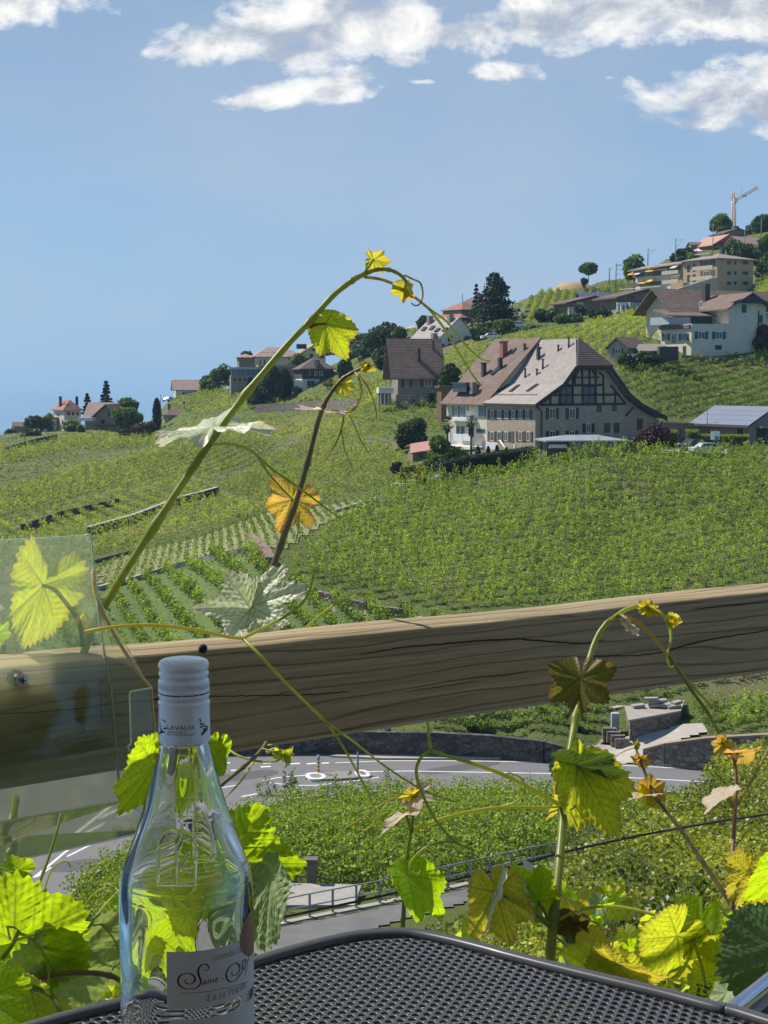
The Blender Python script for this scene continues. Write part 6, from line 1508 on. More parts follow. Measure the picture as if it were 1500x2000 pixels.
fs += [tuple(range(m_)), tuple(range((len(sec) - 1) * m_, len(sec) * m_))[::-1]]
org = Vector((0, 1.9, -.35))
me = bpy.data.meshes.new('wooden_rail'); me.from_pydata([tuple(p - org) for p in vs], [], fs); me.materials.append(m_rail)
uvl = me.uv_layers.new(name='grain')
for pi_, q in enumerate(uvs):
 for li, c in zip(me.polygons[pi_].loop_indices, q): uvl.data[li].uv = c
me.polygons.foreach_set('use_smooth', [True] * len(fs))
rail_o = link_mesh('wooden_rail', me, None, org)
tag(rail_o, 'thick weathered wooden beam crossing the view as the terrace rail', 'wooden rail')
m_crk = M('crack_dark', (.018, .014, .01), (.03, .022, .015))
def on_rail(u, v, off=0.0):
 p0 = P(0, 1305, 1.54); h = hitplane(u, v, p0, rn); return h - rn * off
def rail_crack(px, w, n=14):
 w *= .85
 pts = catmull([on_rail(u, v, .0016) for u, v in px], n)
 pts = [p + Vector((0, 0, rngw.uniform(-.0006, .0006))) for p in pts]
 rr = [w * (.25 + .75 * sin(pi * min(1, max(0, i / len(pts) * 1.0))) ** .5) for i in range(len(pts))]
 MB().tube(pts, rr, 6).build('crack', m_crk, rail_o)
rail_crack([(-60,1400),(0,1395),(147,1384),(213,1375),(267,1368),(410,1360),(500,1358),(600,1356),(680,1350)], .0013)
rail_crack([(700,1278),(780,1265),(900,1254),(996,1248),(1080,1253),(1140,1256),(1180,1250)], .0012)
rail_crack([(1150,1283),(1164,1281),(1230,1280),(1289,1274),(1380,1250),(1500,1231),(1560,1224)], .0011)
rail_crack([(1350,1190),(1430,1182),(1520,1174)], .0008)
rail_crack([(860,1330),(940,1322),(1000,1316),(1060,1300)], .0006)
rail_crack([(780,1352),(850,1342),(930,1330)], .0005)
kt = on_rail(398, 1268); MB().tube([kt + rn * .002, kt - rn * .001], [.006, .004], 10).build('knot', m_crk, rail_o)
# ------------------------------------------------------------------ bottle
BY = .90
def bz(v): return P(362, v, BY).z
axis = P(361, 1500, BY); AX = Vector((axis.x, BY, 0))
def br(v, hw): p = P(362, v, BY); return hw / F * (p.y * CP - p.z * SP)
TZ = -.4735
bot = empty('wine_bottle', (AX.x, AX.y, TZ), 'clear glass wine bottle with white screw cap and a white paper label', 'wine bottle')
outer = [(1446,46.5),(1460,49),(1480,54),(1506,61),(1544,72),(1582,83),(1620,96),(1658,110),(1688,121.5),(1711,127.5),(1735,129.8),(1760,130.3),(1800,130),(1900,129.5),(2000,129)]
ov_, oh_ = zip(*outer)
oz = [bz(v) for v in ov_]; orr = [br(v, h) for v, h in outer]
def orad(z): return float(np.interp(-z, [-a for a in oz], orr))
BODY_R = orad(-.43)
def lathe_np(name, zs, rs, n, mat, parent, disp=None, flip=False, closed=True):
 zs = np.array(zs); rs = np.array(rs); a = np.linspace(0, 2 * np.pi, n, endpoint=False)
 A_, Zz = np.meshgrid(a, zs); Rr = np.repeat(rs[:, None], n, 1)
 if disp is not None: Rr = Rr + disp(A_, Zz, Rr)
 x = AX.x + Rr * np.sin(A_); y = AX.y - Rr * np.cos(A_)      # angle 0 faces the viewer, growing to the right
 idx = np.arange(len(zs) * n).reshape(len(zs), n); i2 = np.roll(idx, -1, 1)
 f = np.stack([idx[:-1], idx[1:], i2[1:], i2[:-1]], -1).reshape(-1, 4)
 if flip: f = f[:, ::-1]
 v = np.stack([x, y, Zz], -1).reshape(-1, 3)
 return v, f
strokes = []
S5 = lambda L: [(230 + x / 5, 1600 + y / 5) for x, y in L]
for L in ([(385,640),(395,400),(405,230),(450,150),(520,118),(620,118),(720,165),(762,250),(752,640)], [(380,640),(752,640)],
  [(412,285),(560,225),(600,150)], [(411,400),(500,372),(565,350)], [(411,520),(500,480),(565,455)], [(411,618),(500,590),(570,560)], [(570,640),(575,300),(620,210),(680,190)],
  [(620,520),(600,480),(640,420),(690,330)], [(600,600),(720,600)], [(640,470),(720,470)],
  [(745,380),(745,0),(760,-80),(800,-120)], [(830,-60),(890,60),(925,200),(940,330),(905,390),(760,380)],
  [(760,60),(820,75),(890,140)], [(760,150),(830,160),(895,205)], [(770,215),(830,240),(898,290)], [(770,275),(830,300),(905,345)], [(765,0),(810,10),(870,60)], [(770,-50),(830,-20)]):
 strokes.append(S5(L))
seg = np.array([(a[0], a[1], b_[0], b_[1]) for s in strokes for a, b_ in zip(s, s[1:])])
def emboss(A_, Zz, Rr):
 d = np.zeros_like(A_)
 m = (Zz < bz(1560)) & (Zz > bz(1745)) & ((A_ < 1.3) | (A_ > 5.0))
 aa = A_[m]; zz = Zz[m]; rr = Rr[m]
 X = AX.x + rr * np.sin(aa); Yy = AX.y - rr * np.cos(aa)
 f = Yy * CP - zz * SP; u = 750 + F * X / f; v = 1000 - F * (Yy * SP + zz * CP) / f
 best = np.full(u.shape, 99.0)
 for x0, y0, x1, y1 in seg:
  dx, dy = x1 - x0, y1 - y0; t = np.clip(((u - x0) * dx + (v - y0) * dy) / (dx * dx + dy * dy), 0, 1)
  best = np.minimum(best, np.hypot(u - x0 - t * dx, v - y0 - t * dy))
 d[m] = .00045 * np.exp(-(best / 2.0) ** 2)
 return d
zs = list(np.linspace(oz[0], bz(1560), 40)) + list(np.linspace(bz(1560), bz(1745), 260))[1:] + list(np.linspace(bz(1745), TZ + .006, 60))[1:]
rs = [orad(z) for z in zs]
zs += [TZ + .003, TZ + .001, TZ]; rs += [BODY_R - .0005, BODY_R - .002, BODY_R - .006]
zs += [TZ + .001, TZ + .006]; rs += [BODY_R - .012, .004]
NB = 640
v1, f1 = lathe_np('o', zs, rs, NB, None, None, emboss)
zi = [oz[0]] + list(np.linspace(oz[0] - .002, TZ + .012, 140)); ri = [orad(oz[0]) - .0022] + [orad(z) - .0026 - .0006 * sin(z * 90) for z in zi[1:]]
zi += [TZ + .009, TZ + .010]; ri += [BODY_R - .010, .003]
def wob(A_, Zz, Rr): return .0004 * np.sin(A_ * 3 + Zz * 40) * np.sin(Zz * 75 + 1) + .0003 * np.sin(A_ * 7 + 2 + Zz * 25)
v2, f2 = lathe_np('i', zi, ri, NB, None, None, wob, True)
n1_ = len(v1); idx0 = np.arange(NB); i1_ = np.roll(idx0, -1)
ring = np.stack([idx0, i1_, n1_ + i1_, n1_ + idx0], -1)
vv = np.concatenate([v1, v2, [[AX.x, AX.y, TZ + .006]], [[AX.x, AX.y, TZ + .010]]]); ff = np.concatenate([f1, f2 + n1_, ring])
c1 = len(v1) + len(v2); lo = (len(zs) - 1) * NB; li = n1_ + (len(zi) - 1) * NB
fan1 = np.stack([lo + idx0, np.full(NB, c1), np.full(NB, c1), lo + i1_], -1)
def glass_mat(name, col, rough=0.0, ior=1.5, veil=0):
 m, nt, out = new_mat(name)
 bs = N(nt, 'ShaderNodeBsdfPrincipled', {'Base Color': (*col, 1), 'Roughness': rough, 'IOR': ior, 'Transmission Weight': 1.0})
 if veil:
  df = N(nt, 'ShaderNodeBsdfDiffuse', {'Color': (.62, .66, .50, 1)}); tl = N(nt, 'ShaderNodeBsdfTranslucent', {'Color': (.55, .62, .42, 1)})
  dd = N(nt, 'ShaderNodeMixShader', {0: .5, 1: df.outputs[0], 2: tl.outputs[0]})
  nz = N(nt, 'ShaderNodeTexNoise', {'Vector': mapping(nt), 'Scale': 40, 'Detail': 6})
  mx = N(nt, 'ShaderNodeMixShader', {0: ramp(nt, nz.outputs[0], [(.3, veil * .6), (.75, veil * 1.5)]), 1: bs.outputs[0], 2: dd.outputs[0]}); nt.links.new(mx.outputs[0], out.inputs[0]); return m
 nt.links.new(bs.outputs[0], out.inputs[0]); return m
m_bglass = glass_mat('clear_glass', (.97, .98, .965), 0.0, 1.5)
bverts = vv - np.array([AX.x, AX.y, TZ]); fl = [tuple(int(i) for i in f) for f in ff]
fl += [(lo + (k + 1) % NB, lo + k, c1) for k in range(NB)] + [(li + k, li + (k + 1) % NB, c1 + 1) for k in range(NB)]
me = bpy.data.meshes.new('glass_body'); me.from_pydata(bverts.tolist(), [], fl); me.materials.append(m_bglass)
me.polygons.foreach_set('use_smooth', [True] * len(fl))
import bmesh
bm = bmesh.new(); bm.from_mesh(me); bmesh.ops.recalc_face_normals(bm, faces=bm.faces); bm.to_mesh(me); bm.free()
link_mesh('glass_body', me, bot)
cap = [(1283.5,0),(1286,34),(1288,43),(1291,47),(1296,49.3),(1302,49.4),(1306,47.6),(1308,46.4),(1310,47.5),(1313,48.8),(1317,48.8),(1321,46.5),(1324,46.4),(1327,48.8),(1330,49.5),(1333,49.4),(1341,49.4),(1344,50.4),(1348,50.6),(1349.5,49.6),(1349.6,48.6),(1351.4,48.6),(1351.5,49.6),(1354,50.4),(1358,50),(1362,48),(1365,47.6),(1368,50.0),(1371,51),(1374,50.2),(1380,49.9),(1444,50.6),(1446,50.2),(1446.2,49)]
cz = [bz(v) for v, _ in cap]; crr = [br(v, h) for v, h in cap]
def knurl(A_, Zz, Rr):
 m = (Zz < bz(1332)) & (Zz > bz(1342)); return np.where(m, .00022 * np.sign(np.sin(A_ * 75)), 0)
zc_ = []; rc_ = []
for i in range(len(cz) - 1):
 k = 4 if abs(cap[i][0] - cap[i + 1][0]) > 5 else 2
 for j in range(k): t = j / k; zc_.append(cz[i] * (1 - t) + cz[i + 1] * t); rc_.append(crr[i] * (1 - t) + crr[i + 1] * t)
zc_.append(cz[-1]); rc_.append(crr[-1])
v3, f3 = lathe_np('cap', zc_, rc_, 450, None, None, knurl)
m_cap = M('cap_enamel', (.78, .83, .88), (.74, .79, .85), scale=20, rough=.22, spec=.5, coat=.5)
capo = link_mesh('screw_cap', np_mesh('screw_cap', v3 - np.array([AX.x, AX.y, TZ]), f3, m_cap, True), bot)
m_ink = M('ink_dark', (.03, .025, .03), (.04, .03, .035)); m_wine = M('ink_wine', (.11, .02, .04), (.08, .015, .03)); m_inkg = M('ink_grey', (.16, .15, .15), (.13, .12, .12))
def ring_arc(v, hw, a0, a1, hgt, mat, name, parent, n=20):
 z = bz(v); r = br(v, hw); vs = []; fs = []
 for k in range(n + 1):
  a = a0 + (a1 - a0) * k / n
  for dz in (-hgt / 2, hgt / 2): vs.append(Vector((AX.x + r * sin(a), AX.y - r * cos(a), z + dz)))
 for k in range(n): fs.append((2 * k, 2 * k + 2, 2 * k + 3, 2 * k + 1))
 mb = MB(); mb.add(vs, fs); return mb.build(name, mat, parent)
for a0, a1 in ((-1.5, -.72), (-.66, .0), (.06, .72), (.78, 1.5)): ring_arc(1350.4, 50.3, a0, a1, .0005, m_ink, 'tear_slit', capo)
def on_cyl(u, v, r):
 d = ray(u, v); a = d.x ** 2 + d.y ** 2; b_ = -2 * (d.x * AX.x + d.y * AX.y); c = AX.x ** 2 + AX.y ** 2 - r * r
 D = b_ * b_ - 4 * a * c
 if D < 0: D = 0
 t = (-b_ - sqrt(D)) / (2 * a); p = d * t; return atan2(p.x - AX.x, AX.y - p.y), p.z
def cyl_pt(a, z, r): return Vector((AX.x + r * sin(a), AX.y - r * cos(a), z))
def ink_stroke(px, r, w, mat, parent, name='lettering', smooth=True, taper=True, per=8):
 az = [on_cyl(u, v, r) for u, v in px]
 pts = catmull([Vector((a * r, z, 0)) for a, z in az], per) if smooth and len(px) > 2 else [Vector((a * r, z, 0)) for a, z in az]
 n = len(pts); L = []; Rr = []
 for i, p in enumerate(pts):
  t = (pts[min(i + 1, n - 1)] - pts[max(0, i - 1)])
  if t.length < 1e-9: t = Vector((1, 0, 0))
  t.normalize(); nn = Vector((-t.y, t.x, 0))
  ww = w * (.35 + .65 * abs(t.y)) if taper else w
  if taper: ww *= min(1, .3 + 4 * min(i, n - 1 - i) / n)
  L.append(p + nn * ww / 2); Rr.append(p - nn * ww / 2)
 mb = MB(); mb.add([cyl_pt(p.x / r, p.y, r) for p in L + Rr], [(i, n + i, n + i + 1, i + 1) for i in range(n - 1)])
 return mb.build(name, mat, parent)
def cyl_text(txt, u, v, r, size, mat, parent, width=None, shear=0, name='lettering', small=None):
 cu = bpy.data.curves.new('txt', 'FONT'); cu.body = txt; cu.size = 1; cu.shear = shear; cu.resolution_u = 3
 to = bpy.data.objects.new('txt', cu); COL.objects.link(to)
 dg = bpy.context.evaluated_depsgraph_get(); mt = to.evaluated_get(dg).to_mesh()
 vs = [Vector(x.co) for x in mt.vertices]; fs = [tuple(p.vertices) for p in mt.polygons]
 to.evaluated_get(dg).to_mesh_clear(); bpy.data.objects.remove(to); bpy.data.curves.remove(cu)
 if not vs: return
 mnx = min(p.x for p in vs); mxx = max(p.x for p in vs); sx = (width / (mxx - mnx)) if width else size
 a0, z0 = on_cyl(u, v, r); mb = MB()
 mb.add([cyl_pt(a0 + (p.x - mnx) * sx / r, z0 + p.y * size, r) for p in vs], fs)
 return mb.build(name, mat, parent)
rcap = br(1430, 50.45) + .00012
def arcw(u0, u1, v, r): return (on_cyl(u1, v, r)[0] - on_cyl(u0, v, r)[0]) * r
cyl_text('LAVAUX', 326.5, 1424.5, rcap, .0037, m_inkg, capo, arcw(326.5, 381, 1424, rcap))
cyl_text('VIGNOBLE', 327, 1430.6, rcap, .0015, m_inkg, capo, arcw(327, 364, 1430, rcap))
cyl_text('EN TERRASSES', 327, 1435.6, rcap, .0015, m_inkg, capo, arcw(327, 381, 1435, rcap))
C10 = lambda L: [(290 + x / 10, 1260 + y / 10) for x, y in L]
for L, w in (([(1040,1755),(1080,1700),(1125,1670)], .0016), ([(1065,1640),(1110,1640),(1160,1600)], .001), ([(1075,1560),(1110,1590),(1135,1560)], .0008), ([(1150,1585),(1170,1590)], .0007),
   ([(1005,1595),(1040,1600),(1065,1580)], .0009), ([(1005,1535),(1045,1545),(1080,1525)], .0008), ([(1000,1440),(1015,1475),(1028,1490)], .0008), ([(1105,1690),(1160,1640)], .0008),
   ([(215,1735),(235,1700),(275,1690)], .0014), ([(222,1625),(250,1650),(285,1700)], .0009), ([(260,1700),(325,1700)], .0007), ([(295,1640),(315,1620),(350,1630)], .0008),
   ([(215,1510),(235,1530)], .0006), ([(215,1570),(250,1590)], .0007), ([(255,1455),(300,1480),(338,1515)], .0006)):
 ink_stroke(C10(L), rcap, w, m_ink, capo, 'emblem', taper=False, per=4)
rl_ = BODY_R + .00025
zt_ = on_cyl(325, 1859, rl_); zb_ = on_cyl(326, 1971, rl_)
def paper(a0, a1, z1, z0, r, mat, name, parent, rad=0.0, n=60, rim=.0002):
 vs = []; fs = []
 for k in range(n + 1):
  a = a0 + (a1 - a0) * k / n; s = min(a - a0, a1 - a) * r; cut = 0
  if s < rad: cut = rad - sqrt(max(0, rad * rad - (rad - s) ** 2))
  for z, rr in ((z0 + cut, r), (z1 - cut, r), (z1 - cut, r - rim), (z0 + cut, r - rim)): vs.append(cyl_pt(a, z, rr))
 for k in range(n):
  b_ = 4 * k
  for i in range(4): fs.append((b_ + i, b_ + 4 + i, b_ + 4 + (i + 1) % 4, b_ + (i + 1) % 4))
 mb = MB(); mb.add(vs, fs); o = mb.build(name, mat, parent); return o
def paper_mat():
 m, nt, out = new_mat('label_paper')
 nz = N(nt, 'ShaderNodeTexNoise', {'Vector': mapping(nt, (1, 1, 1)), 'Scale': 900, 'Detail': 3})
 c = ramp(nt, nz.outputs[0], [(.3, (.80, .78, .75)), (.7, (.86, .84, .81))])
 bs = N(nt, 'ShaderNodeBsdfPrincipled', {'Base Color': c, 'Roughness': .6})
 tr = N(nt, 'ShaderNodeBsdfTranslucent', {'Color': (.8, .78, .7, 1)})
 mx = N(nt, 'ShaderNodeMixShader', {0: .3, 1: bs.outputs[0], 2: tr.outputs[0]}); nt.links.new(mx.outputs[0], out.inputs[0]); return m
m_paper = paper_mat()
lab = paper(zt_[0], 1.75, zt_[1], zb_[1], rl_, m_paper, 'front_label', bot)
a_, z_ = on_cyl(326, 1992, rl_); paper(a_, a_ + 2.3, z_, z_ - .03, rl_, m_paper, 'lower_label', bot, rad=.004)
rt = rl_ + .00015
S = S5([(832,1478),(868,1480),(888,1450),(870,1420),(830,1418),(795,1450),(785,1500),(800,1545),(812,1590),(785,1635),(730,1657),(660,1655),(603,1622),(588,1570),(620,1520),(690,1506),(745,1535),(750,1580),(710,1610),(665,1600),(655,1578),(675,1562)])
ink_stroke(S, rt, .0011, m_wine, lab, per=10)
O = S5([(1125,1478),(1112,1505),(1130,1525),(1165,1515),(1192,1470),(1185,1425),(1150,1405),(1095,1440),(1062,1500),(1068,1560),(1105,1587),(1150,1570),(1205,1505),(1235,1440),(1250,1390),(1238,1370),(1218,1395),(1215,1450),(1232,1470),(1252,1440)])
ink_stroke(O, rt, .0011, m_wine, lab, per=10)
ink_stroke(S5([(1283,1300),(1268,1400),(1245,1530)]), rt, .0007, m_wine, lab)
ink_stroke(S5([(620,1697),(800,1692),(1000,1660),(1150,1625),(1270,1585)]), rt, .0003, m_inkg, lab, taper=False)
cyl_text('aint', 395, 1923.5, rt, .0052, m_wine, lab, arcw(395, 427, 1921, rt), shear=.25)
ink_stroke([(433.5, 1912), (437.5, 1911)], rt, .0005, m_wine, lab, smooth=False, taper=False)
def serif(chars, u, v, r, h, w_tot, big=None):
 """small roman capitals built from thick and thin strokes with serifs"""
 G_ = {'D':[((0,0),(0,1),2),((0,1),(.35,1),(.62,.8),(.68,.5),(.62,.2),(.35,0),(0,0),1.3)], 'O':[((.4,1),(.1,.85),(0,.5),(.1,.15),(.4,0),(.7,.15),(.8,.5),(.7,.85),(.4,1),1.6)],
 'M':[((.05,0),(.1,1),1),((.1,1),(.45,.1),2),((.45,.1),(.8,1),1),((.8,1),(.85,0),2)], 'A':[((0,0),(.35,1),1),((.35,1),(.7,0),2),((.14,.35),(.56,.35),.8)],
 'I':[((.12,0),(.12,1),2)], 'N':[((.05,0),(.05,1),1),((.05,1),(.65,0),2),((.65,0),(.65,1),1)], 'E':[((.05,0),(.05,1),2),((.05,1),(.5,1),1),((.05,.52),(.42,.52),.8),((.05,0),(.52,0),1)],
 'Œ':[((.4,1),(.1,.85),(0,.5),(.1,.15),(.4,0),1.6),((.42,0),(.42,1),2),((.4,1),(.9,1),1),((.42,.52),(.8,.52),.8),((.4,0),(.92,0),1)], 'L':[((.05,0),(.05,1),2),((.05,0),(.5,0),1)],
 '-':[((.05,.42),(.3,.42),1)], 'P':[((.05,0),(.05,1),2),((.05,1),(.4,1),(.52,.76),(.4,.5),(.05,.5),1.2)], 'R':[((.05,0),(.05,1),2),((.05,1),(.4,1),(.5,.76),(.4,.52),(.05,.52),1.2),((.3,.52),(.62,0),1.8)],
 'X':[((0,0),(.6,1),1),((0,1),(.62,0),2)]}
 Wd = {'D':.82,'O':.92,'M':1.0,'A':.8,'I':.34,'N':.82,'E':.64,'Œ':1.05,'L':.6,'-':.42,'P':.66,'R':.74,'X':.74,' ':.35}
 tot = sum(Wd[c] * (1.3 if big and i in big else 1) for i, c in enumerate(chars)); sx = w_tot / (tot * h)
 a0, z0 = on_cyl(u, v, r); x = 0; mb = MB()
 for i, c in enumerate(chars):
  k = 1.3 if big and i in big else 1
  for st in G_.get(c, ()):
   w = st[-1] * h * .055; pts = [Vector(((x + p[0] * k) * h * sx, p[1] * h * k, 0)) for p in st[:-1]]
   n = len(pts); L = []; Rr = []
   for j, p in enumerate(pts):
    t = (pts[min(j + 1, n - 1)] - pts[max(0, j - 1)]).normalized(); nn = Vector((-t.y, t.x, 0)) * w / 2; L.append(p + nn); Rr.append(p - nn)
   mb.add([cyl_pt(a0 + p.x / r, z0 + p.y, r) for p in L + Rr], [(j, n + j, n + j + 1, j + 1) for j in range(n - 1)])
   if n == 2 and abs(pts[0].y - pts[1].y) > .5 * h:
    for p in pts:
     q = [p + Vector((-h * .12 * sx, 0, 0)), p + Vector((h * .12 * sx, 0, 0))]; d = Vector((0, h * .03, 0))
     mb.add([cyl_pt(a0 + s_.x / r, z0 + s_.y, r) for s_ in (q[0] - d, q[1] - d, q[1] + d, q[0] + d)], [(0, 1, 2, 3)])
  x += Wd[c] * k
 return mb.build('lettering', m_inkg, lab)
serif('DOMAINE DE', 416, 1876.5, rt, .0026, arcw(416, 474, 1866, rt))
serif('ŒIL-DE-PERDRIX', 402, 1956, rt, .0030, arcw(402, 481, 1943, rt), big=(0, 7))
vs = []; ac, zc0 = 1.42, (bz(1768) + bz(1856)) / 2; hz = (bz(1768) - bz(1856)) / 2
mb = MB(); ring_ = [cyl_pt(ac + .42 * cos(t), zc0 + hz * sin(t), rl_ + .0001) for t in [2 * pi * k / 36 for k in range(36)]]
cs0 = [cyl_pt(ac + .42 * k / 6 * cos(t), zc0 + hz * k / 6 * sin(t), rl_ + .0001) for k in range(1, 7) for t in [2 * pi * j / 36 for j in range(36)]]
mb.add([cyl_pt(ac, zc0, rl_ + .0001)] + cs0, [(0, 1 + j, 1 + (j + 1) % 36) for j in range(36)] + [(1 + k * 36 + j, 1 + (k + 1) * 36 + j, 1 + (k + 1) * 36 + (j + 1) % 36, 1 + k * 36 + (j + 1) % 36) for k in range(5) for j in range(36)])
mb.build('medal_sticker', M('sticker_gold', (.36, .20, .09), (.24, .12, .06), scale=120, rough=.4, metallic=.3), bot)
# ------------------------------------------------------------------ perforated table
TT = -.4735
def onz(u, v, z): d = ray(u, v); return d * (z / d.z)
vis = [(57,1989),(140,1966),(233,1943),(340,1910),(420,1885),(496,1863),(560,1844),(640,1824),(704,1812.5),(781,1808),(832,1812),(900,1826),(960,1841),(1000,1852),(1083,1873),(1200,1901),(1313,1928),(1400,1951),(1500,1977)]
out_ = [onz(u, v, TT + .006) for u, v in vis]
ext = [Vector((.46, .93, 0)), Vector((.515, .80, 0)), Vector((.50, .64, 0)), Vector((.40, .46, 0)), Vector((.2, .36, 0)), Vector((0, .335, 0)), Vector((-.2, .36, 0)), Vector((-.38, .46, 0)), Vector((-.47, .64, 0)), Vector((-.465, .83, 0)), Vector((-.40, .97, 0))]
for e in ext: e.z = TT + .006
loop = out_ + ext
cl = catmull(loop + [loop[0]], 6)[:-1]
m_tab = M('table_metal', (.055, .06, .07), (.07, .075, .085), scale=6, rough=.32, spec=.55, bump=.04, bscale=500)
tbl = empty('garden_table', (0, .85, TT), 'dark grey garden table with perforated metal top and rounded corner', 'table')
def closed_sweep(pts, prof, name, mat, parent):
 n = len(pts); vs = []; fs = []; m = len(prof)
 for i, p in enumerate(pts):
  t = (pts[(i + 1) % n] - pts[i - 1]); t.z = 0; t.normalize(); nin = Vector((t.y, -t.x, 0))   # to the right of travel = inside (clockwise travel)
  for a, z in prof: vs.append(Vector((p.x, p.y, TT)) + nin * a + Vector((0, 0, z)))
 for i in range(n):
  j = (i + 1) % n
  for k in range(m): fs.append((i * m + k, j * m + k, j * m + (k + 1) % m, i * m + (k + 1) % m))
 mb = MB(); mb.add(vs, fs, True); return mb.build(name, mat, parent)
rimp = [(.000, -.022), (.000, .002), (.0015, .0048), (.004, .006), (.009, .006), (.0115, .0048), (.0125, .002), (.0125, -.003), (.0105, -.003), (.010, -.022)]
closed_sweep(cl, rimp, 'rim', M('table_rim', (.05, .053, .058), (.06, .062, .068), scale=8, rough=.33, spec=.6), tbl)
pitch = .0088; hr = .0030; ang = radians(11); ca, sa = cos(ang), sin(ang)
ctr = np.array([[p.x, p.y] for p in cl]); cen2 = ctr.mean(0)
inset = [(c[0] + (cen2[0] - c[0]) * .012, c[1] + (cen2[1] - c[1]) * .012) for c in ctr]
ii, jj = np.meshgrid(np.arange(-80, 80), np.arange(-90, 90)); lx = (ii + .5 * (jj % 2)) * pitch; ly = jj * pitch * sqrt(3) / 2
hx_ = .03 + lx * ca - ly * sa; hy_ = .85 + lx * sa + ly * ca
mk = inpoly(hx_, hy_, inset); hx_, hy_ = hx_[mk], hy_[mk]; nh = len(hx_)
NH = 18
th_ = np.linspace(0, 2 * np.pi, NH, endpoint=False)
hexr = (pitch / 2) / np.cos(((th_ + 0) % (np.pi / 3)) - np.pi / 6)     # flat-to-flat hexagon sampled where the hole is
th2 = th_ + ang - np.pi / 6 + np.pi / 6
hexr = (pitch / 2) / np.cos(((th_ + np.pi / 6) % (np.pi / 3)) - np.pi / 6)
def ringp(r, z):
 rr = r if np.ndim(r) else np.full(NH, r)
 return np.stack([hx_[:, None] + rr[None] * np.cos(th_ + ang)[None], hy_[:, None] + rr[None] * np.sin(th_ + ang)[None], np.full((nh, NH), z)], -1)
z1, z0 = TT, TT - .0022
V = np.concatenate([ringp(hexr, z1), ringp(hr + .0003, z1), ringp(hr, z1 - .0004), ringp(hr, z0), ringp(hexr, z0)], 1)   # nh, 5*NH, 3
base = (np.arange(nh) * 5 * NH)[:, None, None]; k = np.arange(NH); k2 = (k + 1) % NH
Fq = np.concatenate([np.stack([a * NH + k, a * NH + k2, (a + 1) * NH + k2, (a + 1) * NH + k], -1) for a in range(4)], 0)[None] + base
org_t = np.array([0, .85, TT])
me = np_mesh('perforated_top', V.reshape(-1, 3) - org_t, Fq.reshape(-1, 4), m_tab)
link_mesh('perforated_top', me, tbl)
for x, y in ((.33, .62), (-.31, .62), (.30, 1.0), (-.26, 1.0)):
 MB().tube([(x, y, TT - .01), (x * 1.15, y + (.06 if y > .8 else -.06), -1.198)], .014, 12).build('leg', m_tab, tbl)
MB().tube([(.33, .62, TT - .02), (-.31, .62, TT - .02)], .01, 8).tube([(.30, 1.0, TT - .02), (-.26, 1.0, TT - .02)], .01, 8).build('underframe', m_tab, tbl)
dk = MB(); dk.prism([(-1.6, -2.2, -1.3), (2.6, -2.2, -1.3), (2.6, 2.15, -1.3), (.72, 1.95, -1.3), (-.6, 1.30, -1.3), (-1.6, .6, -1.3)], Z * .1)
o = dk.build('terrace_floor', M('terrace_slabs', (.26, .235, .19), (.20, .18, .15), scale=3, rough=.85, bump=.2)); o['kind'] = 'structure'
gw = MB(); gw.prism([(-1.6, .52, -4.2), (-.6, 1.22, -4.2), (.72, 1.87, -4.2), (2.6, 2.07, -4.2), (2.6, 1.87, -4.2), (.72, 1.67, -4.2), (-.6, 1.02, -4.2), (-1.6, .32, -4.2)], Z * 2.898)
tag(gw.build('terrace_wall', m_stone), 'stone wall carrying the terrace under the table', 'wall')
# ------------------------------------------------------------------ leaflet holder of clear acrylic
m_acr = glass_mat('acrylic', (.93, .94, .84), .02, 1.45, veil=.14)
m_acre = M('acrylic_edge', (.75, .52, .16), (.60, .52, .28), scale=20, rough=.25)
ho = empty('leaflet_holder', on_rail(60, 1500, .02), 'empty transparent acrylic leaflet holder screwed to the wooden rail', 'leaflet holder')
offb = .012
def hp_(u, v, off): return on_rail(u, v, off)
def plate(px, off, th, name, mat=m_acr, parent=ho, bevel=0):
 pts = [hp_(u, v, off) for u, v in px]
 o = MB().prism(pts, -rn * th).build(name, mat, parent)
 return o
def rounded(px, r=6):
 out = []; n = len(px)
 for i, (x, y, rr) in enumerate(px):
  if rr == 0: out.append((x, y)); continue
  p = Vector((x, y)); a = Vector(px[i - 1][:2]); b_ = Vector(px[(i + 1) % n][:2])
  da = (a - p).normalized() * rr; db = (b_ - p).normalized() * rr
  for k in range(5):
   t = k / 4; out.append(tuple((p + da) * (1 - t) ** 2 + p * 2 * t * (1 - t) + (p + db) * t * t))
 return out
bp = rounded([(-260,1066,10),(166,1042,10),(172,1110,0),(181,1200,0),(190,1260,0),(205,1340,0),(214,1440,0),(222,1560,0),(-260,1640,6)])
back = plate(bp, offb, .003, 'back_panel')
fo = .046
fp = rounded([(254,1329,3),(211,1336,6),(214,1438,7),(-260,1520,0),(-260,1706,4),(277,1597,3)])
front = plate(fp, fo, .003, 'front_panel')
def quad_sheet(pts, th, name, mat):
 n = (pts[1] - pts[0]).cross(pts[2] - pts[0]).normalized(); return MB().prism(pts, n * th).build(name, mat, ho)
qb = lambda u, v: hp_(u, v, offb + .003)
qf = lambda u, v: hp_(u, v, fo - .0002)
quad_sheet([qb(178,1165), qf(254,1330), qf(277,1597), qb(222,1558)], .0028, 'side_panel', m_acr)
quad_sheet([qb(222,1560), qf(277,1598), qf(-260,1707), qb(-260,1640)], .0028, 'bottom_panel', m_acr)
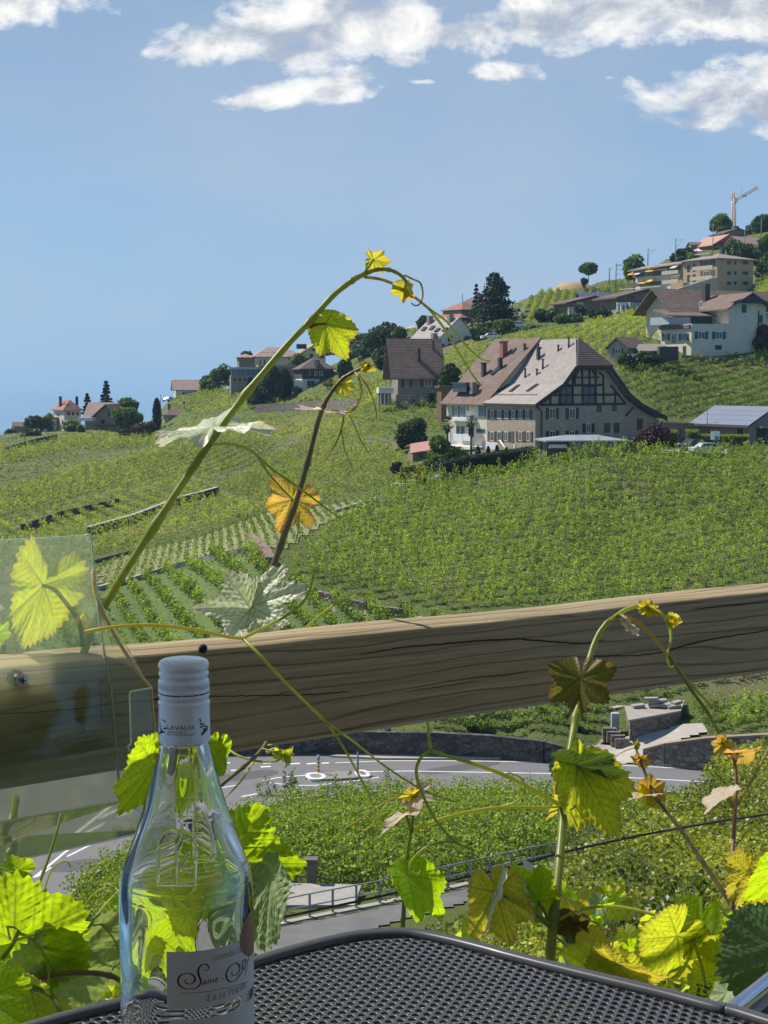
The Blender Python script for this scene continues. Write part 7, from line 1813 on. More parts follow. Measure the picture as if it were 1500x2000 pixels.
MB().tube(catmull([hp_(172,1110,offb+.0016), hp_(178,1165,offb+.0016), hp_(203,1235,.026), hp_(235,1300,.040), hp_(254,1330,fo+.0015)], 6), .0019, 6).tube([hp_(254,1330,fo+.0015), hp_(264,1450,fo+.0015), hp_(278,1598,fo+.0015)], .0015, 6).build('edge', m_acre, ho)
m_acl = M('acrylic_edge_glint', (.84, .87, .68), (.74, .78, .58), scale=20, rough=.15, spec=.8)  # pale tubes colour in the bright glint along the panel edges
def outline(px, off, r): MB().tube([hp_(u, v, off) for u, v in px], r, 5).build('edge', m_acl, ho)
outline([q for q in bp if q[0] > -200][:14], offb + .0031, .0010)
outline([q for q in fp if q[0] > -200], fo + .0031, .0010)
outline([(277,1597), (120,1630), (0,1655), (-200,1694)], fo + .0031, .0012)
sc = empty('screw', hp_(29, 1323, .018), 'cross head steel screw fixing the acrylic holder to the rail', 'screw')
c = hp_(29, 1323, .0);
MB().tube([c - rn * .0, c - rn * .0165], .0048, 14).build('shank', M('screw_dark', (.05, .05, .05), (.07, .07, .07), rough=.4, metallic=.8), sc)
hd = MB().tube([c - rn * .0165, c - rn * .018, c - rn * .0205], [.0062, .0065, .0045], 18).build('head', M('screw_steel', (.42, .44, .45), (.34, .36, .37), rough=.3, metallic=.9), sc)
MB().box(c - rn * .0206, (.0062, .0006, .0014), (rd, rn, Z)).box(c - rn * .0208, (.0014, .0006, .0062), (rd, rn, Z)).build('cross_slot', m_crk, sc)
MB().tube([c - rn * .0005, c - rn * .0045], .0085, 18).build('washer', m_crk, sc)
# ------------------------------------------------------------------ wire and chair
wp = [P(-200,2000,1.52), P(0,1951,1.56), P(120,1928,1.585), P(235,1905,1.61), P(430,1864-46,1.64), P(560,1790,1.67), P(800,1738,1.72), P(1000,1692,1.77), P(1100,1665,1.80), P(1250,1632,1.84), P(1400,1605,1.88), P(1500,1590,1.91), P(1800,1540,2.0)]
wp[4] = P(430,1815,1.64)
tag(MB().tube(catmull(wp, 6), .0015, 8).build('trellis_wire', M('wire_dark', (.06, .05, .055), (.09, .075, .08), scale=60, rough=.5, metallic=.4)), 'thin dark trellis wire stretched across below the rail', 'wire')
ch = empty('chair', P(1500, 1990, 1.25) , 'chair with polished aluminium tube arm beside the table', 'chair')
m_alu = M('aluminium', (.62, .66, .70), (.55, .60, .64), scale=10, rough=.18, metallic=.95); m_sling = M('sling_black', (.02, .02, .025), (.03, .03, .035), scale=200, rough=.7)
arm = catmull([P(1380,2010,1.215), P(1440,1960,1.25), P(1500,1912,1.30), P(1580,1850,1.36), P(1680,1780,1.44)], 8)
MB().tube(arm, .0052, 14).build('armrest', m_alu, ch)
arm2 = [p + Vector((.008, .01, -.016)) for p in arm]; MB().tube(arm2, .006, 12).build('frame_tube', M('tube_dark', (.12, .12, .11), (.2, .2, .18), rough=.3, metallic=.7), ch)
MB().prism([p + Vector((.012, .012, -.018)) for p in arm[::6]] + [p + Vector((.04, .02, -.35)) for p in arm[::6]][::-1], Vector((.006, .006, 0))).build('sling', m_sling, ch)
e_ = arm[-1]; MB().tube([e_, Vector((e_.x + .05, e_.y + .02, -.8)), Vector((e_.x + .02, e_.y - .05, -1.198))], .011, 10).build('leg', m_alu, ch)
e_ = arm[6] + Vector((.03, 0, -.02)); MB().tube([e_, Vector((e_.x + .03, e_.y, -1.198))], .011, 10).build('leg', m_alu, ch)
# ------------------------------------------------------------------ grape leaves, shoots, tendrils
def leaf_mat(name, blade, vein, tcol, trans=.6, rough=.45, rim=None, mott=None, spec=.35, mscale=9):
 m, nt, out = new_mat(name)
 av = N(nt, 'ShaderNodeAttribute', attribute_name='vein'); ar = N(nt, 'ShaderNodeAttribute', attribute_name='rim')
 nz = N(nt, 'ShaderNodeTexNoise', {'Vector': N(nt, 'ShaderNodeAttribute', attribute_name='lpos').outputs['Vector'], 'Scale': mscale, 'Detail': 6, 'Roughness': .6})
 f = ramp(nt, nz.outputs[0], [(.35, 0.0), (.68, 1.0)])
 c = mix(nt, f, blade, mott or tuple(x * .72 for x in blade))
 t = mix(nt, f, tcol, tuple(a * b_ for a, b_ in zip(tcol, (.85, .7, .8))) if mott is None else tuple(min(1, x * 2.2) for x in mott))
 if rim:
  c = mix(nt, ar.outputs['Fac'], c, rim); t = mix(nt, ar.outputs['Fac'], t, tuple(min(1, x * 1.6) for x in rim))
 c = mix(nt, av.outputs['Fac'], c, vein); t = mix(nt, mth(nt, 'MULTIPLY', av.outputs['Fac'], .75), t, tuple(x * .55 for x in vein))
 bs = N(nt, 'ShaderNodeBsdfPrincipled', {'Base Color': c, 'Roughness': rough, 'Specular IOR Level': spec})
 tr = N(nt, 'ShaderNodeBsdfTranslucent', {'Color': t})
 n2 = N(nt, 'ShaderNodeTexNoise', {'Vector': N(nt, 'ShaderNodeAttribute', attribute_name='lpos').outputs['Vector'], 'Scale': 42, 'Detail': 4})
 b = N(nt, 'ShaderNodeBump', {'Strength': .35, 'Distance': .0012, 'Height': n2.outputs[0]})
 nt.links.new(b.outputs[0], bs.inputs['Normal'])
 mx = N(nt, 'ShaderNodeMixShader', {0: trans, 1: bs.outputs[0], 2: tr.outputs[0]}); nt.links.new(mx.outputs[0], out.inputs[0]); return m
LM = {
'green': leaf_mat('leaf_green', (.14, .25, .015), (.26, .36, .06), (.60, .88, .01), .68),
'lime': leaf_mat('leaf_lime', (.26, .33, .02), (.22, .28, .05), (.80, .92, .03), .68, rim=(.36, .30, .03)),
'yellow': leaf_mat('leaf_yellow', (.34, .33, .02), (.22, .25, .04), (.88, .80, .05), .62, rim=(.40, .26, .05)),
'orange': leaf_mat('leaf_orange', (.36, .27, .03), (.26, .20, .05), (.88, .66, .05), .6, rim=(.42, .20, .06), mott=(.40, .20, .05), mscale=5),
'olive': leaf_mat('leaf_olive_shaded', (.11, .12, .02), (.08, .09, .02), (.28, .25, .02), .5, rim=(.16, .09, .025), mott=(.14, .10, .025), mscale=4),  # olive brown blade, darkened further to carry the rail's shade
'silver': leaf_mat('leaf_silver_glare', (.48, .56, .36), (.30, .40, .18), (.56, .70, .18), .35, rough=.46, rim=(.54, .46, .34), mott=(.50, .48, .36), spec=.7, mscale=7),  # pale woolly blade with sun glare worked into its colour
'pink': leaf_mat('leaf_pinkish', (.66, .58, .44), (.46, .40, .24), (.90, .74, .40), .45, rough=.5, rim=(.55, .36, .28), mott=(.5, .36, .28)),
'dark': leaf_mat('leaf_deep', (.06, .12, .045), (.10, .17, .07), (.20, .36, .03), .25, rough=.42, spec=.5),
'grey': leaf_mat('leaf_greygreen', (.30, .40, .20), (.38, .46, .26), (.45, .62, .12), .35, rough=.5),
}
def stem_mat(name, c1, c2, c3, t, scale=50):
 m, nt, out = new_mat(name)
 nz = N(nt, 'ShaderNodeTexNoise', {'Vector': mapping(nt), 'Scale': scale, 'Detail': 4})
 c = ramp(nt, nz.outputs[0], [(.3, c1), (.5, c2), (.7, c3)])
 bs = N(nt, 'ShaderNodeBsdfPrincipled', {'Base Color': c, 'Roughness': .4, 'Specular IOR Level': .5})
 tr = N(nt, 'ShaderNodeBsdfTranslucent', {'Color': (*t, 1)})
 mx = N(nt, 'ShaderNodeMixShader', {0: .4, 1: bs.outputs[0], 2: tr.outputs[0]}); nt.links.new(mx.outputs[0], out.inputs[0]); MATS[name] = m; return m
m_ten = stem_mat('tendril_lime', (.40, .46, .06), (.32, .36, .05), (.50, .46, .12), (.80, .85, .12))
m_ten_b = stem_mat('tendril_amber', (.40, .32, .09), (.30, .28, .06), (.36, .22, .08), (.75, .62, .18))
m_stem_g = stem_mat('stem_green', (.24, .29, .05), (.17, .21, .04), (.30, .32, .07), (.50, .55, .08))
m_stem_b = M('stem_brown', (.18, .12, .055), (.12, .10, .04), scale=50, rough=.45, spec=.5, c3=(.20, .17, .06))
m_stem_r = M('stem_reddish', (.24, .10, .07), (.15, .09, .05), scale=50, rough=.45, spec=.5)
def leaf_mesh(seed, R, w=1.0, fold=.15, curl=.4, wave=.05, basal=1.0, lobing=1.0, nr=34, nt_=260, cup=0.0, sinus=1.0, twist=0.0, pucker=1.0, teeth=1.0, skew=0.0):
 rng = np.random.default_rng(seed)
 th = np.linspace(-np.pi, np.pi, nt_, endpoint=False)
 key = np.radians([0, 26, 52, 80, 112, 134, 150, 168, 180]);
 val = np.array([1.0, 1 - .30 * lobing, .92, 1 - .36 * lobing, .80, .66, .62, .50, .16])
 val[4:8] *= basal; val[6:8] *= sinus
 Rn = []
 for sgn in (1, -1):
  v = val * (1 + rng.normal(0, .05, 9)); v[0] = 1; v[8] = .16; Rn.append(v)
 a = np.abs(th); base = np.where(th >= 0, np.interp(a, key, Rn[0]), np.interp(a, key, Rn[1]))
 ker = np.hanning(9); ker /= ker.sum(); base = np.convolve(np.concatenate([base[-4:], base, base[:4]]), ker, 'valid')
 nteeth = 46; ph = th / (2 * np.pi) * nteeth + rng.uniform(0, 1)
 saw = (ph % 1.0); saw = np.where(saw < .35, saw / .35, (1 - saw) / .65)
 amp = .085 * teeth * (.6 + .8 * rng.random(nteeth + 2))[np.floor(ph - ph.min()).astype(int)]
 Rr = base * (1 + amp * (saw - .35) * np.clip((3.0 - a) / .6, 0, 1))
 rr = (np.arange(nr + 1) / nr) ** .85
 TH, RR = np.meshgrid(th, rr); RAD = RR * Rr[None]
 x = RAD * np.sin(TH) * w; y = RAD * np.cos(TH); x = x + skew * y * y
 vein = np.zeros_like(x); near = np.full_like(x, 9.0)
 for ang, ln in ((0, 1.0), (52, .9), (-52, .9), (112, .78), (-112, .78)):
  A = np.radians(ang); ca_, sa_ = np.cos(A), np.sin(A)
  xs = RAD * np.sin(TH); ys = RAD * np.cos(TH)
  al_ = xs * sa_ + ys * ca_; pe = xs * ca_ - ys * sa_
  mw = .017 * (1.15 - np.clip(al_, 0, 1)); ok = al_ > -.01
  vein = np.maximum(vein, np.where(ok, np.exp(-(pe / mw) ** 2), 0))
  near = np.minimum(near, np.where(ok, np.abs(pe), 9))
  sect = np.abs((TH - A + np.pi) % (2 * np.pi) - np.pi) < np.radians(30 if abs(ang) < 100 else 36)
  q = (al_ - np.abs(pe) * .85) / .125; dq = np.abs(q - np.round(q)) * .125 * .76
  sv = np.exp(-(dq / .0075) ** 2) * (al_ > .08) * sect * (np.round(q) > 0)
  vein = np.maximum(vein, .62 * sv)
 cell = np.sin(x * 38 + 3 * np.sin(y * 11)) * np.sin(y * 34 + 2 * np.sin(x * 13))
 rim = np.clip((RR - .80) / .2, 0, 1) ** 1.5
 z = pucker * (.016 * (1 - vein) * np.clip(near * 9, 0, 1) + .007 * cell * RR)
 z = z + wave * RR ** 2 * (np.sin(TH * 3 + rng.uniform(0, 6)) + .6 * np.sin(TH * 7 + rng.uniform(0, 6)) + .35 * np.sin(TH * 13 + rng.uniform(0, 6)))
 z = z + fold * np.abs(x) + cup * RAD ** 2
 tw = twist * y; x, z = x * np.cos(tw) - z * np.sin(tw), x * np.sin(tw) + z * np.cos(tw)
 if abs(curl) > 1e-3:
  k = curl; y2 = np.sin(k * y) / k - z * np.sin(k * y); z2 = -(1 - np.cos(k * y)) / k + z * np.cos(k * y); y, z = y2, z2
 V = np.stack([x, y, z], -1).reshape(-1, 3) * R
 idx = np.arange((nr + 1) * nt_).reshape(nr + 1, nt_); i2 = np.roll(idx, -1, 1)
 F_ = np.stack([idx[:-1], i2[:-1], i2[1:], idx[1:]], -1).reshape(-1, 4)
 lp = np.stack([(RAD * np.sin(TH)).ravel(), (RAD * np.cos(TH)).ravel(), np.full(x.size, seed * 1.7)], -1)
 return V, F_, vein.ravel(), rim.ravel(), lp
LN = [0]; SDIR = Vector((sin(radians(-60)) * cos(radians(50)), cos(radians(-60)) * cos(radians(50)), sin(radians(50))))
def leaf(root, j, t, mat='lime', roll=0, back=False, name='leaf', label=None, pet=None, petr=2.0, petmat=None, **kw):
 LN[0] += 1; seed = kw.pop('seed', LN[0])
 J = P(*j); T = P(*t); R = (T - J).length; tt = (T - J) / R
 kk = kw.pop('lit', {'silver': -.34, 'pink': -.4, 'grey': -.7, 'dark': -.3, 'olive': 0}.get(mat, .65)); c = ((-J).normalized() - SDIR * kk).normalized(); n = (c - tt * c.dot(tt)).normalized(); n = Matrix.Rotation(radians(roll), 3, tt) @ n; s = tt.cross(n)
 px = R / J.y * F; res = min(1.0, max(.35, px / 120))
 V, F_, ve, ri, lp = leaf_mesh(seed, R, nr=int(36 * res) + 4, nt_=int(280 * res) + 40, **kw)
 B = np.array([list(s), list(tt), list(n)]); o0 = root.location
 W_ = V @ B + np.array(J - o0)
 me = np_mesh(name, W_, F_, LM[mat], True, attrs={'vein': ve, 'rim': ri})
 a = me.attributes.new('lpos', 'FLOAT_VECTOR', 'POINT'); a.data.foreach_set('vector', lp.astype(np.float32).ravel())
 o = link_mesh(name, me, root)
 if label: o['label'] = label
 if pet:
  pts = catmull([P(*p) for p in pet] + [J], 8); r = petr / F * J.y
  MB().tube(pts, [r * (1.15 - .3 * i / len(pts)) for i in range(len(pts))], 8).build('petiole', petmat or m_stem_g, root)
 return o
def stem(root, pts, r0, r1, mat=m_stem_g, name='stem', nodes=True, per=10, r_pow=1.0):
 p3 = catmull([P(*p) for p in pts], per); n = len(p3)
 rr = []
 for i, p in enumerate(p3):
  t = i / (n - 1); r = (r0 + (r1 - r0) * t ** r_pow) / F * p.y
  r *= 1 + .05 * sin(i * .9 + r0)
  rr.append(r)
 if nodes:
  for k in range(per * 2, n - per, per * 2):
   for d, a in ((0, 1.38), (1, 1.16), (-1, 1.2)): rr[k + d] *= a
 return MB().tube(p3, rr, 12).build(name, mat, root)
def tendril(root, pts, r0=2.6, r1=1.3, mat=None, per=9): return stem(root, pts, r0 * .76, r1 * .8, mat or m_ten, 'tendril', False, per)
def shoot(p, label): return empty('vine_shoot', P(*p), label, 'vine shoot')
A_ = shoot((170,1262,1.62), 'longest vine shoot arching up to the sky from behind the acrylic holder')
stem(A_, [(160,1290,1.62),(200,1190,1.63),(300,1030,1.66),(405,872,1.70),(480,770,1.73),(560,675,1.76),(605,628,1.78),(650,578,1.80),(688,548,1.81),(712,535,1.82)], 8.6, 5.0)
stem(A_, [(712,535,1.82),(735,527,1.825),(760,527,1.83),(783,538,1.835),(796,556,1.84),(797,572,1.84),(790,578,1.84)], 4.4, 2.4)
tendril(A_, [(712,541,1.82),(745,546,1.83),(780,560,1.84),(812,582,1.85),(838,603,1.86)], 4.2, 3.2, m_ten_b)
tendril(A_, [(838,603,1.86),(870,645,1.87),(900,695,1.88),(925,735,1.885),(941,754,1.885)], 3.4, 1.8)
tendril(A_, [(838,603,1.86),(872,628,1.865),(905,668,1.87),(935,698,1.875),(957,706,1.875)], 3.0, 1.6)
tendril(A_, [(789,537,1.835),(806,545,1.835),(821,553,1.83),(826,575,1.83),(821,592,1.83),(812,597,1.83),(803,592,1.83)], 2.6, 1.6, m_ten_b)
tendril(A_, [(412,868,1.70),(450,867,1.69),(490,880,1.68),(530,915,1.67),(580,950,1.67),(630,987,1.67),(660,1010,1.67),(665,1016,1.67)], 4.2, 1.6)
tendril(A_, [(500,886,1.68),(525,925,1.68),(552,955,1.69),(572,975,1.70)], 3.6, 1.6)
leaf(A_, (418,832,1.71), (419,812,1.79), 'silver', lit=0, roll=-10, fold=-.16, curl=.1, wave=.09, w=1.1, pet=[(409,872,1.70)], petr=3.5, label='pale silvery leaf seen nearly edge on', seed=3)
leaf(A_, (636,632,1.785), (680,700,1.78), 'lime', lit=.3, roll=-14, fold=.16, curl=.3, wave=.07, basal=.6, lobing=.9, w=.78, pet=[(605,640,1.78),(617,634,1.78)], petr=2.6, petmat=m_stem_b, label='bright yellow green leaf glowing against the sky', seed=12)
leaf(A_, (730,507,1.825), (765,515,1.82), 'yellow', roll=20, fold=.2, curl=.5, w=1.0, wave=.09, pet=[(712,533,1.82),(720,520,1.82)], petr=2.2, label='small yellow leaf at the top of the arch')
leaf(A_, (789,562,1.84), (786,594,1.84), 'yellow', roll=30, fold=.9, curl=.5, w=.9)
leaf(A_, (796,574,1.84), (783,590,1.845), 'orange', roll=-40, fold=.8, curl=.6, w=.8)
B_ = shoot((500,1230,1.98), 'brownish vine shoot rising from behind the rail with a golden leaf')
stem(B_, [(495,1240,1.99),(520,1150,1.99),(548,1065,1.98),(577,985,1.97),(600,905,1.96),(618,835,1.96),(632,793,1.95),(650,762,1.95),(672,738,1.95),(700,722,1.95),(722,714,1.95)], 7.2, 2.6, m_stem_b)
leaf(B_, (570,976,1.99), (551,1040,1.97), 'orange', roll=8, fold=.12, curl=.3, wave=.07, lobing=1.25, basal=1.1, w=1.05, pet=[(578,985,1.97)], petr=2.4, label='golden yellow lobed leaf behind the brown stem', seed=21)
leaf(B_, (628,800,1.95), (628.5,797,1.985), 'pink', lit=0, roll=-3, fold=-.03, curl=.1, wave=.06, w=1.2, pet=[(621,822,1.96)], petr=3.0, label='pale pinkish leaf seen flat from its edge', seed=23)
leaf(B_, (668,750,1.955), (679,776,1.95), 'yellow', roll=-10, fold=.2, curl=.4, wave=.08, lobing=1.2, pet=[(655,755,1.95)], petr=1.8)
leaf(B_, (716,716,1.95), (712,699,1.95), 'yellow', fold=.5, curl=.9, wave=.1)
leaf(B_, (720,716,1.95), (742,717,1.95), 'yellow', fold=.9, curl=-.4, w=.5, roll=40)
leaf(B_, (712,720,1.95), (722,708,1.95), 'yellow', fold=.7, curl=.4, w=.6)
tendril(B_, [(636,800,1.955),(655,802,1.95),(672,806,1.95),(690,800,1.94),(702,782,1.93),(706,760,1.93),(700,738,1.93),(694,728,1.94)], 3.2, 2.6, m_ten_b)
tendril(B_, [(672,806,1.95),(668,832,1.945),(658,862,1.94),(642,888,1.94),(625,905,1.94)], 2.6, 1.3, m_ten_b)
tendril(B_, [(667,840,1.945),(672,872,1.94),(682,900,1.94),(691,921,1.94)], 2.2, 1.1)
tendril(B_, [(681,808,1.95),(693,832,1.945),(705,860,1.94),(721,886,1.94)], 2.4, 1.2)
tendril(B_, [(700,730,1.94),(716,752,1.93),(728,778,1.93),(734,800,1.93),(736,820,1.93)], 2.6, 1.2, m_ten_b)
tendril(B_, [(584,1000,1.97),(582,1040,1.96),(572,1080,1.96),(570,1118,1.96)], 2.0, 1.2)
S_ = shoot((500,1232,1.93), 'two silvery crinkled vine leaves standing up behind the rail')
leaf(S_, (492,1186,1.92), (600,1142,1.90), 'silver', roll=-20, fold=.10, curl=.25, wave=.06, lobing=1.4, w=.78, pucker=2.2, teeth=1.5, pet=[(520,1240,1.92),(506,1212,1.92)], petr=3.0, label='larger silvery leaf pointing up to the right', seed=31)
leaf(S_, (490,1190,1.92), (394,1178,1.89), 'silver', lit=-.2, roll=10, fold=.22, curl=.5, wave=.08, w=.85, pucker=2.2, teeth=1.5, label='silvery leaf with its tip curling to the left', seed=32)
tendril(S_, [(590,1236,1.95),(612,1212,1.93),(650,1184,1.92),(690,1166,1.92),(722,1158,1.92),(731,1160,1.92),(728,1166,1.92)], 3.6, 1.8)
C_ = shoot((150,1236,1.50), 'yellow green forked tendril lying over the rail in front of the big field')
tendril(C_, [(165,1234,1.50),(210,1226,1.50),(270,1221,1.51),(330,1223,1.52),(400,1234,1.55),(440,1243,1.57),(474,1247,1.60)], 4.4, 4.4, stem_mat('tendril_gold', (.48,.38,.07), (.42,.42,.08), (.5,.36,.1), (.85,.75,.15)))
tendril(C_, [(474,1247,1.60),(515,1226,1.61),(560,1202,1.62),(595,1172,1.63),(608,1142,1.63),(613,1110,1.63)], 4.6, 2.4)
tendril(C_, [(474,1247,1.60),(500,1272,1.58),(545,1320,1.57),(590,1365,1.57),(638,1411,1.57)], 4.6, 3.4)
tendril(C_, [(638,1411,1.57),(668,1455,1.57),(700,1512,1.57),(724,1560,1.57),(734,1590,1.57),(728,1610,1.57),(708,1624,1.57)], 3.4, 1.8)
tendril(C_, [(638,1411,1.57),(690,1448,1.58),(750,1495,1.58),(820,1540,1.59),(870,1560,1.59),(893,1567,1.59)], 3.2, 1.6)
H_ = shoot((162,1250,1.60), 'broad lime green vine leaf seen through the acrylic holder')
leaf(H_, (86,1144,1.62), (56,1268,1.60), 'lime', roll=-12, fold=.16, curl=.3, wave=.06, basal=1.5, sinus=.45, w=.60, lobing=.25, teeth=1.3, pet=[(163,1262,1.60),(155,1215,1.60),(120,1165,1.60),(104,1150,1.61)], petr=4.2, seed=41)
leaf(H_, (158,1215,1.60), (168,1196,1.60), 'yellow', fold=.8, curl=.5)
leaf(H_, (-6,1240,1.62), (22,1216,1.62), 'green', fold=.4, curl=.5, w=.7)
leaf(H_, (-30,1180,1.66), (12,1190,1.66), 'silver', fold=.3, curl=.5, w=.8, roll=20)
K_ = shoot((395,1560,1.55), 'curly vine shoot tip hanging just under the rail beside the bottle neck')
stem(K_, [(385,1575,1.5),(430,1535,1.52),(475,1498,1.55),(508,1468,1.58),(520,1450,1.6)], 4.6, 3.6, m_stem_b)
tendril(K_, [(435,1450,1.6),(455,1470,1.58),(485,1483,1.57),(520,1488,1.57),(545,1484,1.57),(549,1468,1.57),(538,1456,1.57),(524,1455,1.58)], 3.4, 2.2)
tendril(K_, [(500,1480,1.58),(475,1520,1.56),(450,1548,1.55),(428,1568,1.54)], 2.6, 1.8)
tendril(K_, [(512,1462,1.58),(540,1470,1.57),(556,1480,1.57),(560,1494,1.57),(556,1500,1.57)], 2.6, 1.4, m_ten_b)
tendril(K_, [(520,1470,1.58),(540,1462,1.58),(558,1472,1.58),(575,1474,1.58)], 4.5, 3.0)
leaf(K_, (556,1474,1.58), (580,1460,1.58), 'lime', fold=.9, curl=1.2, w=.8)
leaf(K_, (548,1470,1.58), (572,1478,1.58), 'lime', fold=.9, curl=-.8, w=.6)
D_ = shoot((1073,1900,1.53), 'stout green vine shoot at centre right bending over in front of the rail')
stem(D_, [(1072,1905,1.53),(1076,1850,1.54),(1082,1785,1.56),(1092,1690,1.60),(1101,1580,1.66),(1112,1480,1.70),(1125,1400,1.74),(1140,1335,1.77)], 11.2, 6.8)
stem(D_, [(1140,1335,1.77),(1150,1290,1.79),(1166,1245,1.81),(1186,1216,1.82),(1205,1204,1.83)], 6.4, 5.0, nodes=False)
stem(D_, [(1205,1204,1.83),(1232,1208,1.84),(1265,1232,1.84),(1300,1274,1.84),(1335,1320,1.84),(1375,1364,1.84),(1412,1394,1.84)], 5.0, 1.8, m_ten_b, nodes=False)
stem(D_, [(1190,1214,1.82),(1220,1192,1.84),(1255,1183,1.85),(1285,1192,1.85),(1306,1220,1.85),(1310,1250,1.84),(1303,1280,1.83),(1308,1302,1.83),(1318,1300,1.83)], 4.6, 1.6, m_ten, nodes=False)
stem(D_, [(1306,1282,1.84),(1345,1340,1.83),(1382,1392,1.82),(1408,1440,1.82),(1425,1482,1.82)], 3.6, 3.2, m_stem_g, nodes=False)
tendril(D_, [(1338,1322,1.84),(1350,1352,1.83),(1354,1378,1.83),(1349,1397,1.83)], 2.4, 1.2)
tendril(D_, [(1102,1577,1.66),(1050,1548,1.64),(990,1516,1.62),(920,1490,1.61),(872,1476,1.60),(842,1466,1.60)], 6.0, 4.4)
tendril(D_, [(842,1466,1.60),(838,1442,1.60),(836,1412,1.62)], 4.4, 3.6)
tendril(D_, [(842,1466,1.60),(822,1480,1.60),(813,1508,1.59),(824,1548,1.58),(850,1600,1.57),(888,1643,1.56),(925,1661,1.56)], 4.6, 3.4)
tendril(D_, [(894,1646,1.56),(865,1645,1.56),(830,1656,1.56),(803,1682,1.56),(801,1700,1.56),(815,1707,1.56),(822,1700,1.56)], 3.6, 1.8)
tendril(D_, [(1098,1576,1.66),(1040,1577,1.65),(975,1577,1.64),(905,1588,1.63),(850,1604,1.62),(806,1622,1.62)], 3.4, 5.0)
tendril(D_, [(978,1576,1.64),(1008,1566,1.63),(1025,1545,1.62),(1020,1522,1.62),(1000,1511,1.62),(986,1512,1.62),(982,1520,1.62)], 3.8, 1.6)
tendril(D_, [(1095,1580,1.66),(1070,1590,1.65),(1058,1610,1.65),(1060,1632,1.65)], 2.2, 1.1)
tendril(D_, [(1106,1570,1.66),(1122,1572,1.64),(1118,1580,1.63),(1104,1580,1.64)], 2.2, 1.6, m_stem_b)
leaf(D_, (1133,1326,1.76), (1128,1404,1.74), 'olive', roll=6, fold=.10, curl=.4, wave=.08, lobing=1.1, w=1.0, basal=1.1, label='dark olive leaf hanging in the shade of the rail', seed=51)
leaf(D_, (1168,1345,1.76), (1180,1338,1.75), 'pink', fold=.3, curl=.4)
leaf(D_, (1264,1190,1.85), (1270,1166,1.85), 'yellow', fold=.35, curl=.5, w=1.2, wave=.12, label='small bright yellow leaf above the rail edge')
leaf(D_, (1266,1188,1.85), (1290,1198,1.84), 'yellow', fold=.6, curl=.4, w=.7)
for dx, dy, a in ((0,0,-4),(10,12,6),(22,22,2)): leaf(D_, (1214+dx,1206+dy,1.83), (1228+dx,1220+dy+a,1.83), 'pink', fold=.7, curl=.6, w=.5)
for dx, dy in ((0,0),(6,10),(-2,14)): leaf(D_, (1312+dx,1202+dy,1.85), (1332+dx,1208+dy,1.85), 'yellow', fold=.8, curl=.9, w=.6)
leaf(D_, (1128,1494,1.66), (1216,1638,1.62), 'lime', roll=-16, fold=.12, curl=.42, wave=.05, lobing=.9, basal=.5, w=.62, pet=[(1110,1572,1.66),(1118,1530,1.66)], petr=4.2, petmat=m_ten_b, label='large yellow green leaf hanging beside the stout stem', seed=52)
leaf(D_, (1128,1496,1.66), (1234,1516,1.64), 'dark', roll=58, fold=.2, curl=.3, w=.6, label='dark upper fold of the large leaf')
leaf(D_, (1112,1510,1.69), (1086,1512,1.69), 'yellow', roll=20, fold=.4, curl=.5, w=.8)
leaf(D_, (1095,1545,1.69), (1080,1610,1.70), 'yellow', roll=-30, fold=.3, curl=.4, w=.6)
leaf(D_, (968,1742,1.52), (1002,1852,1.50), 'yellow', roll=-8, fold=-.1, curl=.3, wave=.06, basal=.8, w=.85, pet=[(1074,1808,1.55),(1050,1790,1.54),(1010,1768,1.53)], petr=6, label='yellow leaf drooping left of the stem base', seed=53)
leaf(D_, (972,1746,1.51), (940,1838,1.49), 'silver', roll=62, fold=.15, curl=.2, w=.75, label='pale turned over edge of the drooping leaf', seed=54)
leaf(D_, (1052,1762,1.56), (1004,1684,1.55), 'green', roll=22, fold=.2, curl=.4, w=.72, basal=.7, pet=[(1076,1812,1.55),(1066,1785,1.55)], petr=3.6, label='green leaf with crinkled pale top beside the stem', seed=55)
leaf(D_, (1050,1756,1.57), (1030,1672,1.57), 'silver', roll=66, fold=.2, curl=.4, w=.7)
leaf(D_, (1118,1802,1.56), (1112,1850,1.55), 'olive', fold=.3, curl=.4, lobing=1.2)
leaf(D_, (1112,1806,1.56), (1160,1834,1.55), 'olive', fold=.3, curl=.3, w=.7)
tendril(D_, [(1085,1800,1.555),(1130,1778,1.55),(1190,1770,1.54),(1245,1778,1.53),(1300,1795,1.52),(1345,1822,1.51),(1362,1860,1.50),(1375,1910,1.49),(1380,1948,1.49)], 4.4, 4.0)
tendril(D_, [(1276,1790,1.53),(1294,1820,1.52),(1303,1870,1.51),(1304,1930,1.50)], 3.6, 3.4)
tendril(D_, [(1112,1806,1.56),(1136,1799,1.56),(1160,1800,1.56),(1178,1814,1.56),(1192,1818,1.56),(1199,1811,1.56)], 2.4, 1.6, m_stem_r)
tendril(D_, [(1074,1822,1.53),(1100,1842,1.52),(1128,1872,1.51),(1150,1900,1.50)], 3.0, 2.4, m_stem_g)
tendril(D_, [(1062,1822,1.55),(1048,1850,1.55),(1030,1862,1.55),(1004,1874,1.55)], 3.0, 2.0)
E_ = shoot((786,1830,1.62), 'slender upright vine shoot in the middle with a pinkish tip')
stem(E_, [(784,1840,1.62),(788,1790,1.62),(790,1730,1.62),(797,1660,1.62),(803,1622,1.62),(808,1585,1.62),(807,1556,1.62)], 4.9, 2.8)
leaf(E_, (810,1556,1.62), (850,1560,1.61), 'pink', roll=-12, fold=.3, curl=.4, wave=.08, lobing=1.2, label='pinkish young leaf at the tip of the slender shoot')
leaf(E_, (806,1554,1.62), (776,1560,1.61), 'yellow', roll=30, fold=.3, curl=.4, w=.6, lobing=1.2)
